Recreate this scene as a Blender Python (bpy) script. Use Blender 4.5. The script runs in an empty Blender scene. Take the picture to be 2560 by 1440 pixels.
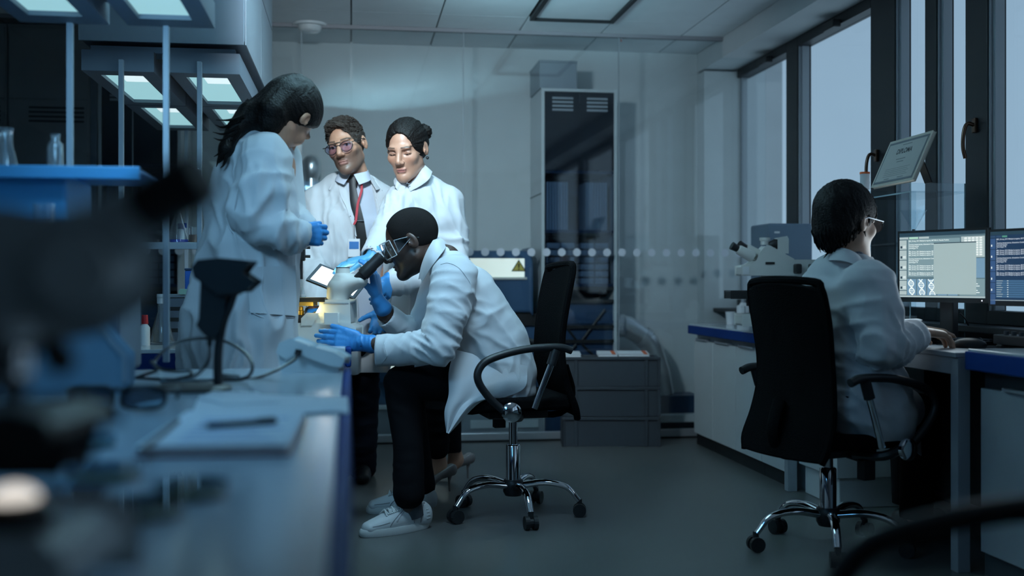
import bpy, bmesh, math, random
import numpy as np
from mathutils import Vector, Matrix

SC = bpy.context.scene
COL = SC.collection
random.seed(7)
RNG = np.random.default_rng(7)
PI = math.pi

# ------------------------------------------------------------------ camera
F_PX, CAM_H = 2763.0, 0.97
YAW = math.atan(402.0 / F_PX)
SY, CY = math.sin(YAW), math.cos(YAW)
cam_d = bpy.data.cameras.new('camera')
cam = bpy.data.objects.new('camera', cam_d)
COL.objects.link(cam)
cam.location = (0, 0, CAM_H)
cam.rotation_euler = (PI / 2, 0, -YAW)
cam_d.sensor_width = 36.0
cam_d.lens = F_PX / 2560.0 * 36.0
cam_d.shift_y = -15.0 / 2560.0
cam_d.clip_start = 0.05
cam_d.dof.use_dof = True
cam_d.dof.focus_distance = 4.55
cam_d.dof.aperture_fstop = 1.5
SC.camera = cam

# ------------------------------------------------------------------ sky, exposure, lamps
SC.view_settings.view_transform = 'Standard'
SC.view_settings.look = 'None'
SC.view_settings.gamma = 1.0
SC.view_settings.use_curve_mapping = False
SC.view_settings.exposure = -0.08
world = bpy.data.worlds.new('dusk_sky')
SC.world = world
world.use_nodes = True
wn, wl = world.node_tree.nodes, world.node_tree.links
wn.clear()
w_out = wn.new('ShaderNodeOutputWorld')
w_bg = wn.new('ShaderNodeBackground')
w_tc = wn.new('ShaderNodeTexCoord')
w_sep = wn.new('ShaderNodeSeparateXYZ')
w_map = wn.new('ShaderNodeMapRange')
w_ramp = wn.new('ShaderNodeValToRGB')
w_noise = wn.new('ShaderNodeTexNoise')
w_mix = wn.new('ShaderNodeMixRGB')
w_noise.inputs['Scale'].default_value = 2.2
w_noise.inputs['Detail'].default_value = 4
w_map.inputs['From Min'].default_value = -0.3
w_map.inputs['From Max'].default_value = 0.7
w_ramp.color_ramp.elements[0].color = (0.265, 0.395, 0.50, 1)
w_ramp.color_ramp.elements[1].color = (0.12, 0.19, 0.27, 1)
w_mix.blend_type = 'OVERLAY'
w_mix.inputs['Fac'].default_value = 0.16
wl.new(w_tc.outputs['Generated'], w_sep.inputs[0])
wl.new(w_sep.outputs['Z'], w_map.inputs['Value'])
wl.new(w_map.outputs[0], w_ramp.inputs[0])
wl.new(w_tc.outputs['Generated'], w_noise.inputs['Vector'])
wl.new(w_ramp.outputs[0], w_mix.inputs[1])
wl.new(w_noise.outputs['Fac'], w_mix.inputs[2])
wl.new(w_mix.outputs[0], w_bg.inputs['Color'])
w_bg.inputs['Strength'].default_value = 1.55
wl.new(w_bg.outputs[0], w_out.inputs['Surface'])


def lamp(name, loc, target, size, power, color, size_y=None, spread=180):
    d = bpy.data.lights.new(name, 'AREA')
    d.shape = 'RECTANGLE'
    d.size = size
    d.size_y = size_y or size
    d.energy = power
    d.color = color
    d.spread = math.radians(spread)
    o = bpy.data.objects.new(name, d)
    COL.objects.link(o)
    o.location = loc
    o.rotation_euler = (Vector(target) - Vector(loc)).to_track_quat('-Z', 'Y').to_euler()
    return o


# added fill lights out of frame, and the light-shelf lamps over the near bench
lamp('aisle_fill_light', (0.55, 3.45, 2.44), (0.25, 4.7, 0.8), 0.55, 5.5, (0.50, 0.78, 1.0), 0.45, 62)  # added unseen area light over the aisle; the room's ceiling lights are off
lamp('wall_wash_fill', (-0.08, 3.6, 2.2), (0.72, 7.17, 1.30), 0.20, 10.5, (0.72, 0.89, 1.0), 0.15, 82)  # added unseen light that brightens the back wall and the standing pair
lamp('bench_canopy_lamp', (-0.62, 1.8, 1.74), (-0.5, 2.3, 0.72), 0.5, 4.5, (0.14, 0.52, 1.0), 1.0, 130)
lamp('bench_canopy_far_lamp', (-0.60, 2.62, 1.745), (-0.18, 4.0, 1.05), 0.42, 6.5, (0.30, 0.66, 1.0), 0.3, 120)
lamp('ceiling_wash_fill', (-0.14, 3.3, 1.92), (0.82, 5.3, 3.27), 0.5, 46, (0.42, 0.82, 1.0), 0.5, 47)  # added unseen light thrown upward to brighten the ceiling

# ------------------------------------------------------------------ photo helper: a picture ray cut with a real plane


def ray(px, py):
    t = (px - 1280.0) / F_PX
    return Vector((SY + CY * t, CY - SY * t, (705.0 - py) / F_PX))


def at(px, py, D):
    r = ray(px, py)
    return Vector((r.x * D, r.y * D, CAM_H + r.z * D))


def onz(px, py, z):
    r = ray(px, py)
    return at(px, py, (z - CAM_H) / r.z)


def onx(px, py, X):
    return at(px, py, X / ray(px, py).x)


def ony(px, py, Y):
    return at(px, py, Y / ray(px, py).y)


# ------------------------------------------------------------------ materials
MATS = {}


def mat(name, rgb, rough=0.5, metal=0.0, var=0.06, vscale=6.0, bump=0.0, bscale=80.0, emit=None, estr=0.0, trans=0.0, spec=0.5, coat=0.0, sheen=0.0, ior=1.45, alpha=1.0):
    if name in MATS:
        return MATS[name]
    m = bpy.data.materials.new(name)
    m.use_nodes = True
    nt = m.node_tree
    b = nt.nodes['Principled BSDF']
    tc = nt.nodes.new('ShaderNodeTexCoord')
    nz = nt.nodes.new('ShaderNodeTexNoise')
    nz.inputs['Scale'].default_value = vscale
    nz.inputs['Detail'].default_value = 3
    nt.links.new(tc.outputs['Object'], nz.inputs['Vector'])
    mr = nt.nodes.new('ShaderNodeMapRange')
    mr.inputs['To Min'].default_value = 1 - var
    mr.inputs['To Max'].default_value = 1 + var
    nt.links.new(nz.outputs['Fac'], mr.inputs['Value'])
    mx = nt.nodes.new('ShaderNodeMixRGB')
    mx.blend_type = 'MULTIPLY'
    mx.inputs['Fac'].default_value = 1
    mx.inputs[1].default_value = (*rgb, 1)
    nt.links.new(mr.outputs[0], mx.inputs[2])
    nt.links.new(mx.outputs[0], b.inputs['Base Color'])
    b.inputs['Roughness'].default_value = rough
    b.inputs['Metallic'].default_value = metal
    b.inputs['Specular IOR Level'].default_value = spec
    b.inputs['IOR'].default_value = ior
    b.inputs['Transmission Weight'].default_value = trans
    b.inputs['Coat Weight'].default_value = coat
    b.inputs['Sheen Weight'].default_value = sheen
    if alpha < 1:
        b.inputs['Alpha'].default_value = alpha
    if emit:
        b.inputs['Emission Color'].default_value = (*emit, 1)
        b.inputs['Emission Strength'].default_value = estr
    if bump:
        n2 = nt.nodes.new('ShaderNodeTexNoise')
        n2.inputs['Scale'].default_value = bscale
        n2.inputs['Detail'].default_value = 4
        nt.links.new(tc.outputs['Object'], n2.inputs['Vector'])
        bp = nt.nodes.new('ShaderNodeBump')
        bp.inputs['Strength'].default_value = bump
        bp.inputs['Distance'].default_value = 0.01
        nt.links.new(n2.outputs['Fac'], bp.inputs['Height'])
        nt.links.new(bp.outputs[0], b.inputs['Normal'])
    MATS[name] = m
    return m


def pane_mat(name, tint, refl=1.0, ior=1.5, rough=0.0):
    """thin sheet of glass: clear transmission plus a fresnel reflection, the same from every side"""
    if name in MATS:
        return MATS[name]
    m = bpy.data.materials.new(name)
    m.use_nodes = True
    nt = m.node_tree
    nt.nodes.clear()
    out = nt.nodes.new('ShaderNodeOutputMaterial')
    tr = nt.nodes.new('ShaderNodeBsdfTransparent')
    gl = nt.nodes.new('ShaderNodeBsdfGlossy')
    lw = nt.nodes.new('ShaderNodeLayerWeight')
    pw = nt.nodes.new('ShaderNodeMath')
    ad = nt.nodes.new('ShaderNodeMath')
    mu = nt.nodes.new('ShaderNodeMath')
    mx = nt.nodes.new('ShaderNodeMixShader')
    nz = nt.nodes.new('ShaderNodeTexNoise')
    mr = nt.nodes.new('ShaderNodeMapRange')
    nz.inputs['Scale'].default_value = 4
    mr.inputs['To Min'].default_value = rough
    mr.inputs['To Max'].default_value = rough + 0.02
    nt.links.new(nz.outputs['Fac'], mr.inputs['Value'])
    nt.links.new(mr.outputs[0], gl.inputs['Roughness'])
    tr.inputs['Color'].default_value = (*tint, 1)
    r0 = ((ior - 1) / (ior + 1)) ** 2
    lw.inputs['Blend'].default_value = 0.5
    pw.operation = 'POWER'
    pw.inputs[1].default_value = 5
    ad.operation = 'MULTIPLY_ADD'
    ad.inputs[1].default_value = 1 - r0
    ad.inputs[2].default_value = r0
    nt.links.new(lw.outputs['Facing'], pw.inputs[0])
    nt.links.new(pw.outputs[0], ad.inputs[0])
    mu.operation = 'MULTIPLY'
    mu.inputs[1].default_value = refl
    mu.use_clamp = True
    nt.links.new(ad.outputs[0], mu.inputs[0])
    nt.links.new(mu.outputs[0], mx.inputs['Fac'])
    nt.links.new(tr.outputs[0], mx.inputs[1])
    nt.links.new(gl.outputs[0], mx.inputs[2])
    nt.links.new(mx.outputs[0], out.inputs['Surface'])
    MATS[name] = m
    return m


def attr_mat(name, rough=0.5, bump=0.0, bscale=120.0, sheen=0.0, sss=0.0):
    """colour read from the mesh's own colour attribute (skin, lips, brows, stubble)"""
    if name in MATS:
        return MATS[name]
    m = bpy.data.materials.new(name)
    m.use_nodes = True
    nt = m.node_tree
    b = nt.nodes['Principled BSDF']
    a = nt.nodes.new('ShaderNodeAttribute')
    a.attribute_name = 'tone'
    nz = nt.nodes.new('ShaderNodeTexNoise')
    nz.inputs['Scale'].default_value = 40
    mr = nt.nodes.new('ShaderNodeMapRange')
    mr.inputs['To Min'].default_value = 0.88
    mr.inputs['To Max'].default_value = 1.1
    nt.links.new(nz.outputs['Fac'], mr.inputs['Value'])
    mx = nt.nodes.new('ShaderNodeMixRGB')
    mx.blend_type = 'MULTIPLY'
    mx.inputs['Fac'].default_value = 1
    nt.links.new(a.outputs['Color'], mx.inputs[1])
    nt.links.new(mr.outputs[0], mx.inputs[2])
    nt.links.new(mx.outputs[0], b.inputs['Base Color'])
    b.inputs['Roughness'].default_value = rough
    b.inputs['Subsurface Weight'].default_value = sss
    b.inputs['Subsurface Radius'].default_value = (0.01, 0.004, 0.002)
    MATS[name] = m
    return m


# ------------------------------------------------------------------ mesh builder
class MB:
    def __init__(s):
        s.v, s.f, s.m = [], [], []
        s.mi = 0

    def add(s, vs, fs):
        o = len(s.v)
        s.v += [tuple(p) for p in vs]
        s.f += [tuple(i + o for i in f) for f in fs]
        s.m += [s.mi] * len(fs)
        return s

    def box(s, lo, hi, R=None, c=None):
        x0, y0, z0 = lo
        x1, y1, z1 = hi
        vs = [Vector(p) for p in ((x0, y0, z0), (x1, y0, z0), (x1, y1, z0), (x0, y1, z0), (x0, y0, z1), (x1, y0, z1), (x1, y1, z1), (x0, y1, z1))]
        if R is not None:
            c = Vector(c) if c is not None else Vector((0, 0, 0))
            vs = [R @ (p - c) + c for p in vs]
        return s.add(vs, [(0, 3, 2, 1), (4, 5, 6, 7), (0, 1, 5, 4), (1, 2, 6, 5), (2, 3, 7, 6), (3, 0, 4, 7)])

    def cbox(s, c, d, R=None):
        c = Vector(c)
        h = Vector(d) / 2
        return s.box(c - h, c + h, R, c)

    def prism(s, poly, ext):
        """poly: 3-D points of one face (in order); ext: extrusion vector"""
        n = len(poly)
        e = Vector(ext)
        a = [Vector(p) for p in poly]
        nrm = Vector((0, 0, 0))
        for i in range(n):
            nrm += a[i].cross(a[(i + 1) % n])
        if nrm.dot(e) > 0:
            a = a[::-1]
        vs = a + [p + e for p in a]
        fs = [tuple(range(n)), tuple(range(2 * n - 1, n - 1, -1))]
        fs += [(i, n + i, n + (i + 1) % n, (i + 1) % n) for i in range(n)]
        return s.add(vs, [f[::-1] if k >= 2 else f for k, f in enumerate(fs)])

    def rings(s, rings, cap=True, closed=True):
        n = len(rings[0])
        vs = [p for r in rings for p in r]
        fs = []
        for i in range(len(rings) - 1):
            for j in range(n if closed else n - 1):
                k = (j + 1) % n
                fs.append((i * n + j, i * n + k, (i + 1) * n + k, (i + 1) * n + j))
        if cap and closed:
            fs.append(tuple(range(n))[::-1])
            fs.append(tuple((len(rings) - 1) * n + j for j in range(n)))
        return s.add(vs, fs)

    def tube(s, pts, r, n=10, flat=None, cap=True):
        pts = [Vector(p) for p in pts]
        rr = r if isinstance(r, (list, tuple)) else [r] * len(pts)
        rings = []
        u = None
        for i, p in enumerate(pts):
            t = (pts[min(i + 1, len(pts) - 1)] - pts[max(i - 1, 0)])
            if t.length < 1e-9:
                t = Vector((0, 0, 1))
            t.normalize()
            if u is None:
                u = t.cross(Vector((0, 0, 1)))
                if u.length < 0.05:
                    u = t.cross(Vector((1, 0, 0)))
            u = (u - t * u.dot(t)).normalized()
            w = t.cross(u)
            fl = flat if flat else 1.0
            rings.append([p + (u * math.cos(2 * PI * j / n) * rr[i] + w * math.sin(2 * PI * j / n) * rr[i] * fl) for j in range(n)])
        return s.rings(rings, cap)

    def cyl(s, a, b, r0, r1=None, n=20, cap=True):
        return s.tube([a, b], [r0, r0 if r1 is None else r1], n, cap=cap)

    def lathe(s, prof, c=(0, 0, 0), axis=(0, 0, 1), n=24, cap=True):
        ax = Vector(axis).normalized()
        u = ax.orthogonal().normalized()
        w = ax.cross(u)
        c = Vector(c)
        rings = [[c + ax * z + (u * math.cos(2 * PI * j / n) + w * math.sin(2 * PI * j / n)) * max(r, 1e-5) for j in range(n)] for r, z in prof]
        return s.rings(rings, cap)

    def ell(s, c, r, R=None, n=16, m=10):
        c = Vector(c)
        rings = []
        for i in range(m + 1):
            a = -PI / 2 + PI * i / m
            ring = []
            for j in range(n):
                b = 2 * PI * j / n
                p = Vector((r[0] * math.cos(a) * math.cos(b), r[1] * math.cos(a) * math.sin(b), r[2] * math.sin(a)))
                ring.append(c + (R @ p if R else p))
            rings.append(ring)
        return s.rings(rings, True)

    def sheet(s, grid, t):
        """grid[i][j] points; a cloth or plate of thickness t (solid)"""
        ni, nj = len(grid), len(grid[0])
        g = [[Vector(p) for p in row] for row in grid]
        nr = [[None] * nj for _ in range(ni)]
        for i in range(ni):
            for j in range(nj):
                a = g[min(i + 1, ni - 1)][j] - g[max(i - 1, 0)][j]
                b = g[i][min(j + 1, nj - 1)] - g[i][max(j - 1, 0)]
                q = a.cross(b)
                nr[i][j] = q.normalized() if q.length > 1e-9 else Vector((0, 0, 1))
        A = [g[i][j] + nr[i][j] * t / 2 for i in range(ni) for j in range(nj)]
        B = [g[i][j] - nr[i][j] * t / 2 for i in range(ni) for j in range(nj)]
        N = ni * nj
        fs = []
        for i in range(ni - 1):
            for j in range(nj - 1):
                a, b, c, d = i * nj + j, (i + 1) * nj + j, (i + 1) * nj + j + 1, i * nj + j + 1
                fs.append((a, b, c, d))
                fs.append((N + d, N + c, N + b, N + a))
        for i in range(ni - 1):
            for j in (0, nj - 1):
                a, b = i * nj + j, (i + 1) * nj + j
                fs.append((a, N + a, N + b, b) if j == 0 else (b, N + b, N + a, a))
        for j in range(nj - 1):
            for i in (0, ni - 1):
                a, b = i * nj + j, i * nj + j + 1
                fs.append((b, N + b, N + a, a) if i == 0 else (a, N + a, N + b, b))
        return s.add(A + B, fs)


def obj(name, mb, m, parent=None, bevel=0.0, smooth=False, kind=None, label=None, segs=2, tri=False):
    me = bpy.data.meshes.new(name)
    vs = mb.v
    if parent is not None:
        base = parent['_base'] if '_base' in parent else (0, 0, 0)
        vs = [(x - base[0], y - base[1], z - base[2]) for x, y, z in vs]
    me.from_pydata(vs, [], mb.f)
    ms = m if isinstance(m, (list, tuple)) else [m]
    for q in ms:
        me.materials.append(q)
    if len(ms) > 1:
        me.polygons.foreach_set('material_index', mb.m)
    if smooth:
        me.polygons.foreach_set('use_smooth', [True] * len(me.polygons))
    me.update()
    o = bpy.data.objects.new(name, me)
    COL.objects.link(o)
    if parent is not None:
        o.parent = parent
        o['_base'] = tuple(parent['_base']) if '_base' in parent else (0, 0, 0)
    if bevel:
        b = o.modifiers.new('bevel', 'BEVEL')
        b.width = bevel
        b.segments = segs
        b.limit_method = 'ANGLE'
        b.angle_limit = math.radians(40)
        b.harden_normals = False
    if smooth == 'auto' or smooth:
        try:
            me.set_sharp_from_angle(angle=math.radians(42))
        except Exception:
            pass
    if kind:
        o['kind'] = kind
    if label:
        o['label'] = label
    return o


def thing(name, label, cat, base=(0, 0, 0), group=None):
    """an Empty at the thing's base; its parts are built in world coordinates and shifted to it"""
    o = bpy.data.objects.new(name, None)
    COL.objects.link(o)
    o.location = base
    o['_base'] = tuple(base)
    o['label'] = label
    o['category'] = cat
    if group:
        o['group'] = group
    return o


def tag(o, label, cat, group=None):
    o['label'] = label
    o['category'] = cat
    if group:
        o['group'] = group
    return o


def struct(name, mb, m, **k):
    o = obj(name, mb, m, **k)
    o['kind'] = 'structure'
    return o


def copy_part(src, parent, loc=None):
    c = src.copy()
    COL.objects.link(c)
    c.parent = parent
    if loc is not None:
        c.location = loc
    return c


def copy_tree(root, loc, label=None, rotz=None):
    r = root.copy()
    COL.objects.link(r)
    r.location = loc
    if rotz is not None:
        r.rotation_euler = (0, 0, rotz)
    if label:
        r['label'] = label
    for ch in list(root.children):
        c = copy_part(ch, r)
        for g in list(ch.children):
            copy_part(g, c)
    return r


def Rz(a):
    return Matrix.Rotation(a, 3, 'Z')


def bez(pts, n=24):
    """Catmull-Rom through the points"""
    P = [Vector(p) for p in pts]
    P = [P[0] * 2 - P[1]] + P + [P[-1] * 2 - P[-2]]
    out = []
    segs = len(P) - 3
    per = max(2, n // segs)
    for i in range(segs):
        a, b, c, d = P[i:i + 4]
        for k in range(per):
            t = k / per
            out.append(0.5 * ((2 * b) + (c - a) * t + (2 * a - 5 * b + 4 * c - d) * t * t + (-a + 3 * b - 3 * c + d) * t ** 3))
    out.append(P[-2])
    return out


# ------------------------------------------------------------------ signed-distance modelling (bodies, clothes, gloves, hair)
def V3(p):
    return np.array(p, dtype=np.float32)


def s_cone(a, b, ra, rb):
    a, b = V3(a), V3(b)
    ba = b - a
    L2 = float(ba @ ba) + 1e-12

    def f(p):
        q = p - a
        h = np.clip((q @ ba) / L2, 0, 1)
        return np.linalg.norm(q - h[:, None] * ba, axis=1) - (ra + (rb - ra) * h)
    return f


def s_ell(c, r, R=None):
    c, r = V3(c), V3(r)
    RT = np.array(R, dtype=np.float32) if R is not None else None

    def f(p):
        q = p - c
        if RT is not None:
            q = q @ RT
        k0 = np.linalg.norm(q / r, axis=1)
        k1 = np.linalg.norm(q / (r * r), axis=1)
        return np.where(k1 > 1e-6, k0 * (k0 - 1) / np.maximum(k1, 1e-6), -r.min())
    return f


def s_limb(pts, ru, rv, side):
    """tube along a polyline with elliptical section; ru along SIDE, rv across"""
    segs = []
    for i in range(len(pts) - 1):
        a, b = V3(pts[i]), V3(pts[i + 1])
        w = b - a
        L = float(np.linalg.norm(w)) + 1e-9
        w = w / L
        sd = V3(side[i] if isinstance(side, list) else side)
        u = sd - w * float(sd @ w)
        u = u / (np.linalg.norm(u) + 1e-9)
        v = np.cross(w, u)
        segs.append((a, w, u, v, L, ru[i], ru[i + 1], rv[i], rv[i + 1]))

    def f(p):
        best = None
        for a, w, u, v, L, u0, u1, v0, v1 in segs:
            q = p - a
            t = q @ w
            h = np.clip(t / L, 0, 1)
            e = t - h * L
            U = u0 + (u1 - u0) * h
            W = v0 + (v1 - v0) * h
            m = np.minimum(U, W)
            x, y, z = (q @ u) / U, (q @ v) / W, e / m
            k0 = np.sqrt(x * x + y * y + z * z)
            x, y, z = x / U, y / W, z / m
            k1 = np.sqrt(x * x + y * y + z * z)
            d = np.where(k1 > 1e-6, k0 * (k0 - 1) / np.maximum(k1, 1e-6), -m)
            best = d if best is None else np.minimum(best, d)
        return best
    return f


def s_box(c, h, R=None, r=0.0):
    c, h = V3(c), V3(h)
    RT = np.array(R, dtype=np.float32) if R is not None else None

    def f(p):
        q = p - c
        if RT is not None:
            q = q @ RT
        q = np.abs(q) - (h - r)
        return np.linalg.norm(np.maximum(q, 0), axis=1) + np.minimum(q.max(axis=1), 0) - r
    return f


def s_plane(p0, n):
    p0, n = V3(p0), V3(Vector(n).normalized())
    return lambda p: (p - p0) @ n


def smin(a, b, k):
    if k <= 0:
        return np.minimum(a, b)
    h = np.clip(0.5 + 0.5 * (b - a) / k, 0, 1)
    return b + (a - b) * h - k * h * (1 - h)


def smax(a, b, k):
    return -smin(-a, -b, k)


class SDF:
    """ordered list of (op, function, blend): '+' union, '-' cut, '&' keep"""

    def __init__(s):
        s.ops = []

    def add(s, f, k=0.02):
        s.ops.append(('+', f, k))
        return s

    def cut(s, f, k=0.01):
        s.ops.append(('-', f, k))
        return s

    def keep(s, f, k=0.01):
        s.ops.append(('&', f, k))
        return s

    def __call__(s, p):
        d = None
        for op, f, k in s.ops:
            e = f(p)
            if d is None:
                d = e
            elif op == '+':
                d = smin(d, e, k)
            elif op == '-':
                d = smax(d, -e, k)
            else:
                d = smax(d, e, k)
        return d


def frame_fn(f, c, R, sc=1.0):
    """f is given in a local frame; place it with rotation R (3x3), scale and origin c"""
    c = V3(c)
    Rm = np.array(R, dtype=np.float32)
    return lambda p: f(((p - c) @ Rm) / sc) * sc


_CORN = np.array([(i, j, k) for i in (0, 1) for j in (0, 1) for k in (0, 1)])
_EDG = [(a, b) for a in range(8) for b in range(a + 1, 8) if np.abs(_CORN[a] - _CORN[b]).sum() == 1]


def sdf_mesh(f, lo, hi, h, proj=2, slack=1.6):
    B = 8
    lo = np.array(lo, float) - 2 * h
    hi = np.array(hi, float) + 2 * h
    nb = np.ceil((hi - lo) / (h * B)).astype(int) + 1
    n = nb * B
    g = np.stack(np.meshgrid(*[np.arange(q) for q in nb], indexing='ij'), -1).reshape(-1, 3)
    cen = (lo + (g * B + (B - 1) / 2) * h).astype(np.float32)
    d = f(cen)
    act = np.abs(d) < h * B * 0.87 * slack
    vol = np.repeat(np.repeat(np.repeat(d.reshape(nb), B, 0), B, 1), B, 2).astype(np.float32)
    loc = np.stack(np.meshgrid(*[np.arange(B)] * 3, indexing='ij'), -1).reshape(-1, 3)
    ga = g[act]
    for s0 in range(0, len(ga), 400):
        gg = ga[s0:s0 + 400]
        idx = (gg[:, None, :] * B + loc[None]).reshape(-1, 3)
        val = f((lo + idx * h).astype(np.float32))
        vol[idx[:, 0], idx[:, 1], idx[:, 2]] = val
    ins = vol < 0
    cs = np.zeros(tuple(n - 1), np.int8)
    for c in _CORN:
        cs += ins[c[0]:n[0] - 1 + c[0], c[1]:n[1] - 1 + c[1], c[2]:n[2] - 1 + c[2]]
    cells = np.argwhere((cs > 0) & (cs < 8))
    cv = np.stack([vol[cells[:, 0] + c[0], cells[:, 1] + c[1], cells[:, 2] + c[2]] for c in _CORN], 1)
    acc = np.zeros((len(cells), 3))
    cnt = np.zeros(len(cells))
    for a, b in _EDG:
        va, vb = cv[:, a], cv[:, b]
        x = (va < 0) != (vb < 0)
        t = va[x] / (va[x] - vb[x])
        acc[x] += _CORN[a] + t[:, None] * (_CORN[b] - _CORN[a])
        cnt[x] += 1
    verts = lo + (cells + acc / cnt[:, None]) * h
    ids = -np.ones(tuple(n - 1), np.int32)
    ids[cells[:, 0], cells[:, 1], cells[:, 2]] = np.arange(len(cells))
    faces = []
    for ax in range(3):
        u, v = (ax + 1) % 3, (ax + 2) % 3
        sl0 = [slice(1, -1)] * 3
        sl1 = [slice(1, -1)] * 3
        sl0[ax] = slice(0, n[ax] - 1)
        sl1[ax] = slice(1, n[ax])
        A, Bq = ins[tuple(sl0)], ins[tuple(sl1)]
        e = np.argwhere(A != Bq)
        off = np.array([1, 1, 1])
        off[ax] = 0
        e = e + off
        du = np.zeros(3, int)
        du[u] = 1
        dv = np.zeros(3, int)
        dv[v] = 1
        q = [e - du - dv, e - dv, e, e - du]
        q = np.stack([ids[c[:, 0], c[:, 1], c[:, 2]] for c in q], 1)
        fl = ins[e[:, 0], e[:, 1], e[:, 2]]
        q = np.where(fl[:, None], q, q[:, ::-1])
        faces.append(q)
    faces = np.concatenate(faces)
    faces = faces[(faces >= 0).all(1)]
    verts = verts.astype(np.float32)
    for _ in range(proj):
        nrm, d0 = sdf_grad(f, verts)
        step = np.clip(d0, -h, h)[:, None] * nrm
        verts = verts - 0.8 * step
    return verts, faces


def sdf_grad(f, v, e=0.0015):
    d0 = f(v)
    g = np.stack([f(v + V3(np.eye(3)[i] * e)) - d0 for i in range(3)], 1) / e
    L = np.linalg.norm(g, axis=1, keepdims=True)
    return g / np.maximum(L, 0.3), d0


def np_obj(name, verts, faces, m, parent=None, tone=None, smooth=True, label=None):
    base = np.array(parent['_base'] if parent is not None and '_base' in parent else (0, 0, 0))
    v = np.asarray(verts, float) - base
    me = bpy.data.meshes.new(name)
    me.from_pydata(v.tolist(), [], np.asarray(faces).tolist())
    me.materials.append(m)
    if smooth:
        me.polygons.foreach_set('use_smooth', [True] * len(me.polygons))
    if tone is not None:
        a = me.color_attributes.new('tone', 'FLOAT_COLOR', 'POINT')
        col = np.ones((len(v), 4), np.float32)
        col[:, :3] = tone
        a.data.foreach_set('color', col.ravel())
    me.update()
    o = bpy.data.objects.new(name, me)
    COL.objects.link(o)
    if parent is not None:
        o.parent = parent
        o['_base'] = tuple(base)
    if label:
        o['label'] = label
    return o


# gradient noise for cloth folds
_PERM = RNG.permutation(256)
_PERM = np.concatenate([_PERM, _PERM, _PERM])
_GR = RNG.normal(size=(256, 3))
_GR /= np.linalg.norm(_GR, axis=1, keepdims=True)


def pnoise(p):
    i = np.floor(p).astype(int)
    fr = p - i
    i &= 255
    u = fr * fr * fr * (fr * (fr * 6 - 15) + 10)
    out = 0
    for c in _CORN:
        hsh = _PERM[_PERM[_PERM[(i[:, 0] + c[0]) & 255] + ((i[:, 1] + c[1]) & 255)] + ((i[:, 2] + c[2]) & 255)] & 255
        dd = (_GR[hsh] * (fr - c)).sum(1)
        w = np.prod(np.where(c == 1, u, 1 - u), axis=1)
        out = out + w * dd
    return out


def ridge(x):
    return (1 - np.abs(x) * 2.2).clip(-1, 1)

# ================================================================== palette
m_wall = mat('wall_paint', (0.60, 0.625, 0.63), 0.75, bump=0.05, bscale=200)
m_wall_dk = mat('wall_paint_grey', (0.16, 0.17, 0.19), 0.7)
m_floor = mat('floor_vinyl', (0.10, 0.105, 0.102), 0.30, var=0.08, vscale=2.5, bump=0.03, bscale=300)
m_tile = mat('ceiling_tile_mineral', (0.76, 0.78, 0.79), 0.9, bump=0.12, bscale=160)
m_grid = mat('ceiling_grid_grey', (0.10, 0.12, 0.13), 0.6)
m_frame = mat('window_frame_black', (0.012, 0.014, 0.017), 0.45)
m_reveal = mat('window_reveal_daylit_grey', (0.30, 0.33, 0.36), 0.35)  # paler than the frame: daylight on its side faces put into the colour
m_alu = mat('aluminium', (0.55, 0.57, 0.60), 0.35, metal=0.7)
m_post = mat('post_grey_paint', (0.34, 0.40, 0.46), 0.4)
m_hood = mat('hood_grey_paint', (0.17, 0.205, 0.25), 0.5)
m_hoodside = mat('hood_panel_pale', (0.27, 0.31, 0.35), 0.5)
m_trough = mat('trough_white', (0.75, 0.78, 0.78), 0.6)
m_lit = mat('light_panel_cyan', (0.3, 0.4, 0.42), 0.5, emit=(0.36, 0.68, 0.74), estr=0.85)
m_lit2 = mat('lamp_panel_white', (0.6, 0.6, 0.6), 0.5, emit=(0.72, 0.90, 0.95), estr=1.0)
m_glass = pane_mat('partition_glass', (0.955, 0.98, 0.985), 1.6, 1.5)
m_winglass = pane_mat('window_glass', (0.98, 0.99, 1.0), 0.45, 1.45)
m_dot = mat('frosted_dot', (0.56, 0.60, 0.66), 0.8, emit=None)
m_white = mat('white_laminate', (0.62, 0.65, 0.66), 0.35)
m_greylam = mat('grey_laminate', (0.30, 0.33, 0.36), 0.4)
m_blue = mat('blue_edge_trim', (0.008, 0.033, 0.155), 0.6, spec=0.08)
m_top = mat('worktop_pale', (0.50, 0.56, 0.60), 0.16, var=0.03, vscale=3)
m_black = mat('black_plastic', (0.012, 0.013, 0.015), 0.45)
m_blackgl = mat('black_gloss', (0.010, 0.014, 0.022), 0.12)
m_dkgrey = mat('dark_grey_plastic', (0.045, 0.052, 0.062), 0.5)
m_navy = mat('navy_panel', (0.018, 0.05, 0.11), 0.4)
m_chrome = mat('chrome', (0.75, 0.77, 0.80), 0.08, metal=1.0, var=0.02)
m_offwhite = mat('instrument_white', (0.66, 0.67, 0.64), 0.38)
m_paper = mat('paper', (0.72, 0.74, 0.76), 0.8)
m_clear = pane_mat('clear_acrylic', (0.90, 0.95, 0.97), 1.0, 1.49)
m_lab = pane_mat('lab_glass', (0.86, 0.92, 0.95), 1.3, 1.6)

# ================================================================== shell
struct('floor', MB().box((-3.1, -2.0, -0.1), (2.9, 7.4, 0.0)), m_floor)
struct('wall_back', MB().box((-3.1, 7.17, 0), (2.9, 7.32, 2.62)), m_wall)
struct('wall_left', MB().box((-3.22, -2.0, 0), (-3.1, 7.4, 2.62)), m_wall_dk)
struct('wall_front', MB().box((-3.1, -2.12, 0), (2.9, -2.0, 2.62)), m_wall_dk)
# return of the wall beside the first window
struct('wall_return', MB().box((2.30, 7.02, 0), (2.60, 7.17, 2.36)), m_wall)
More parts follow.
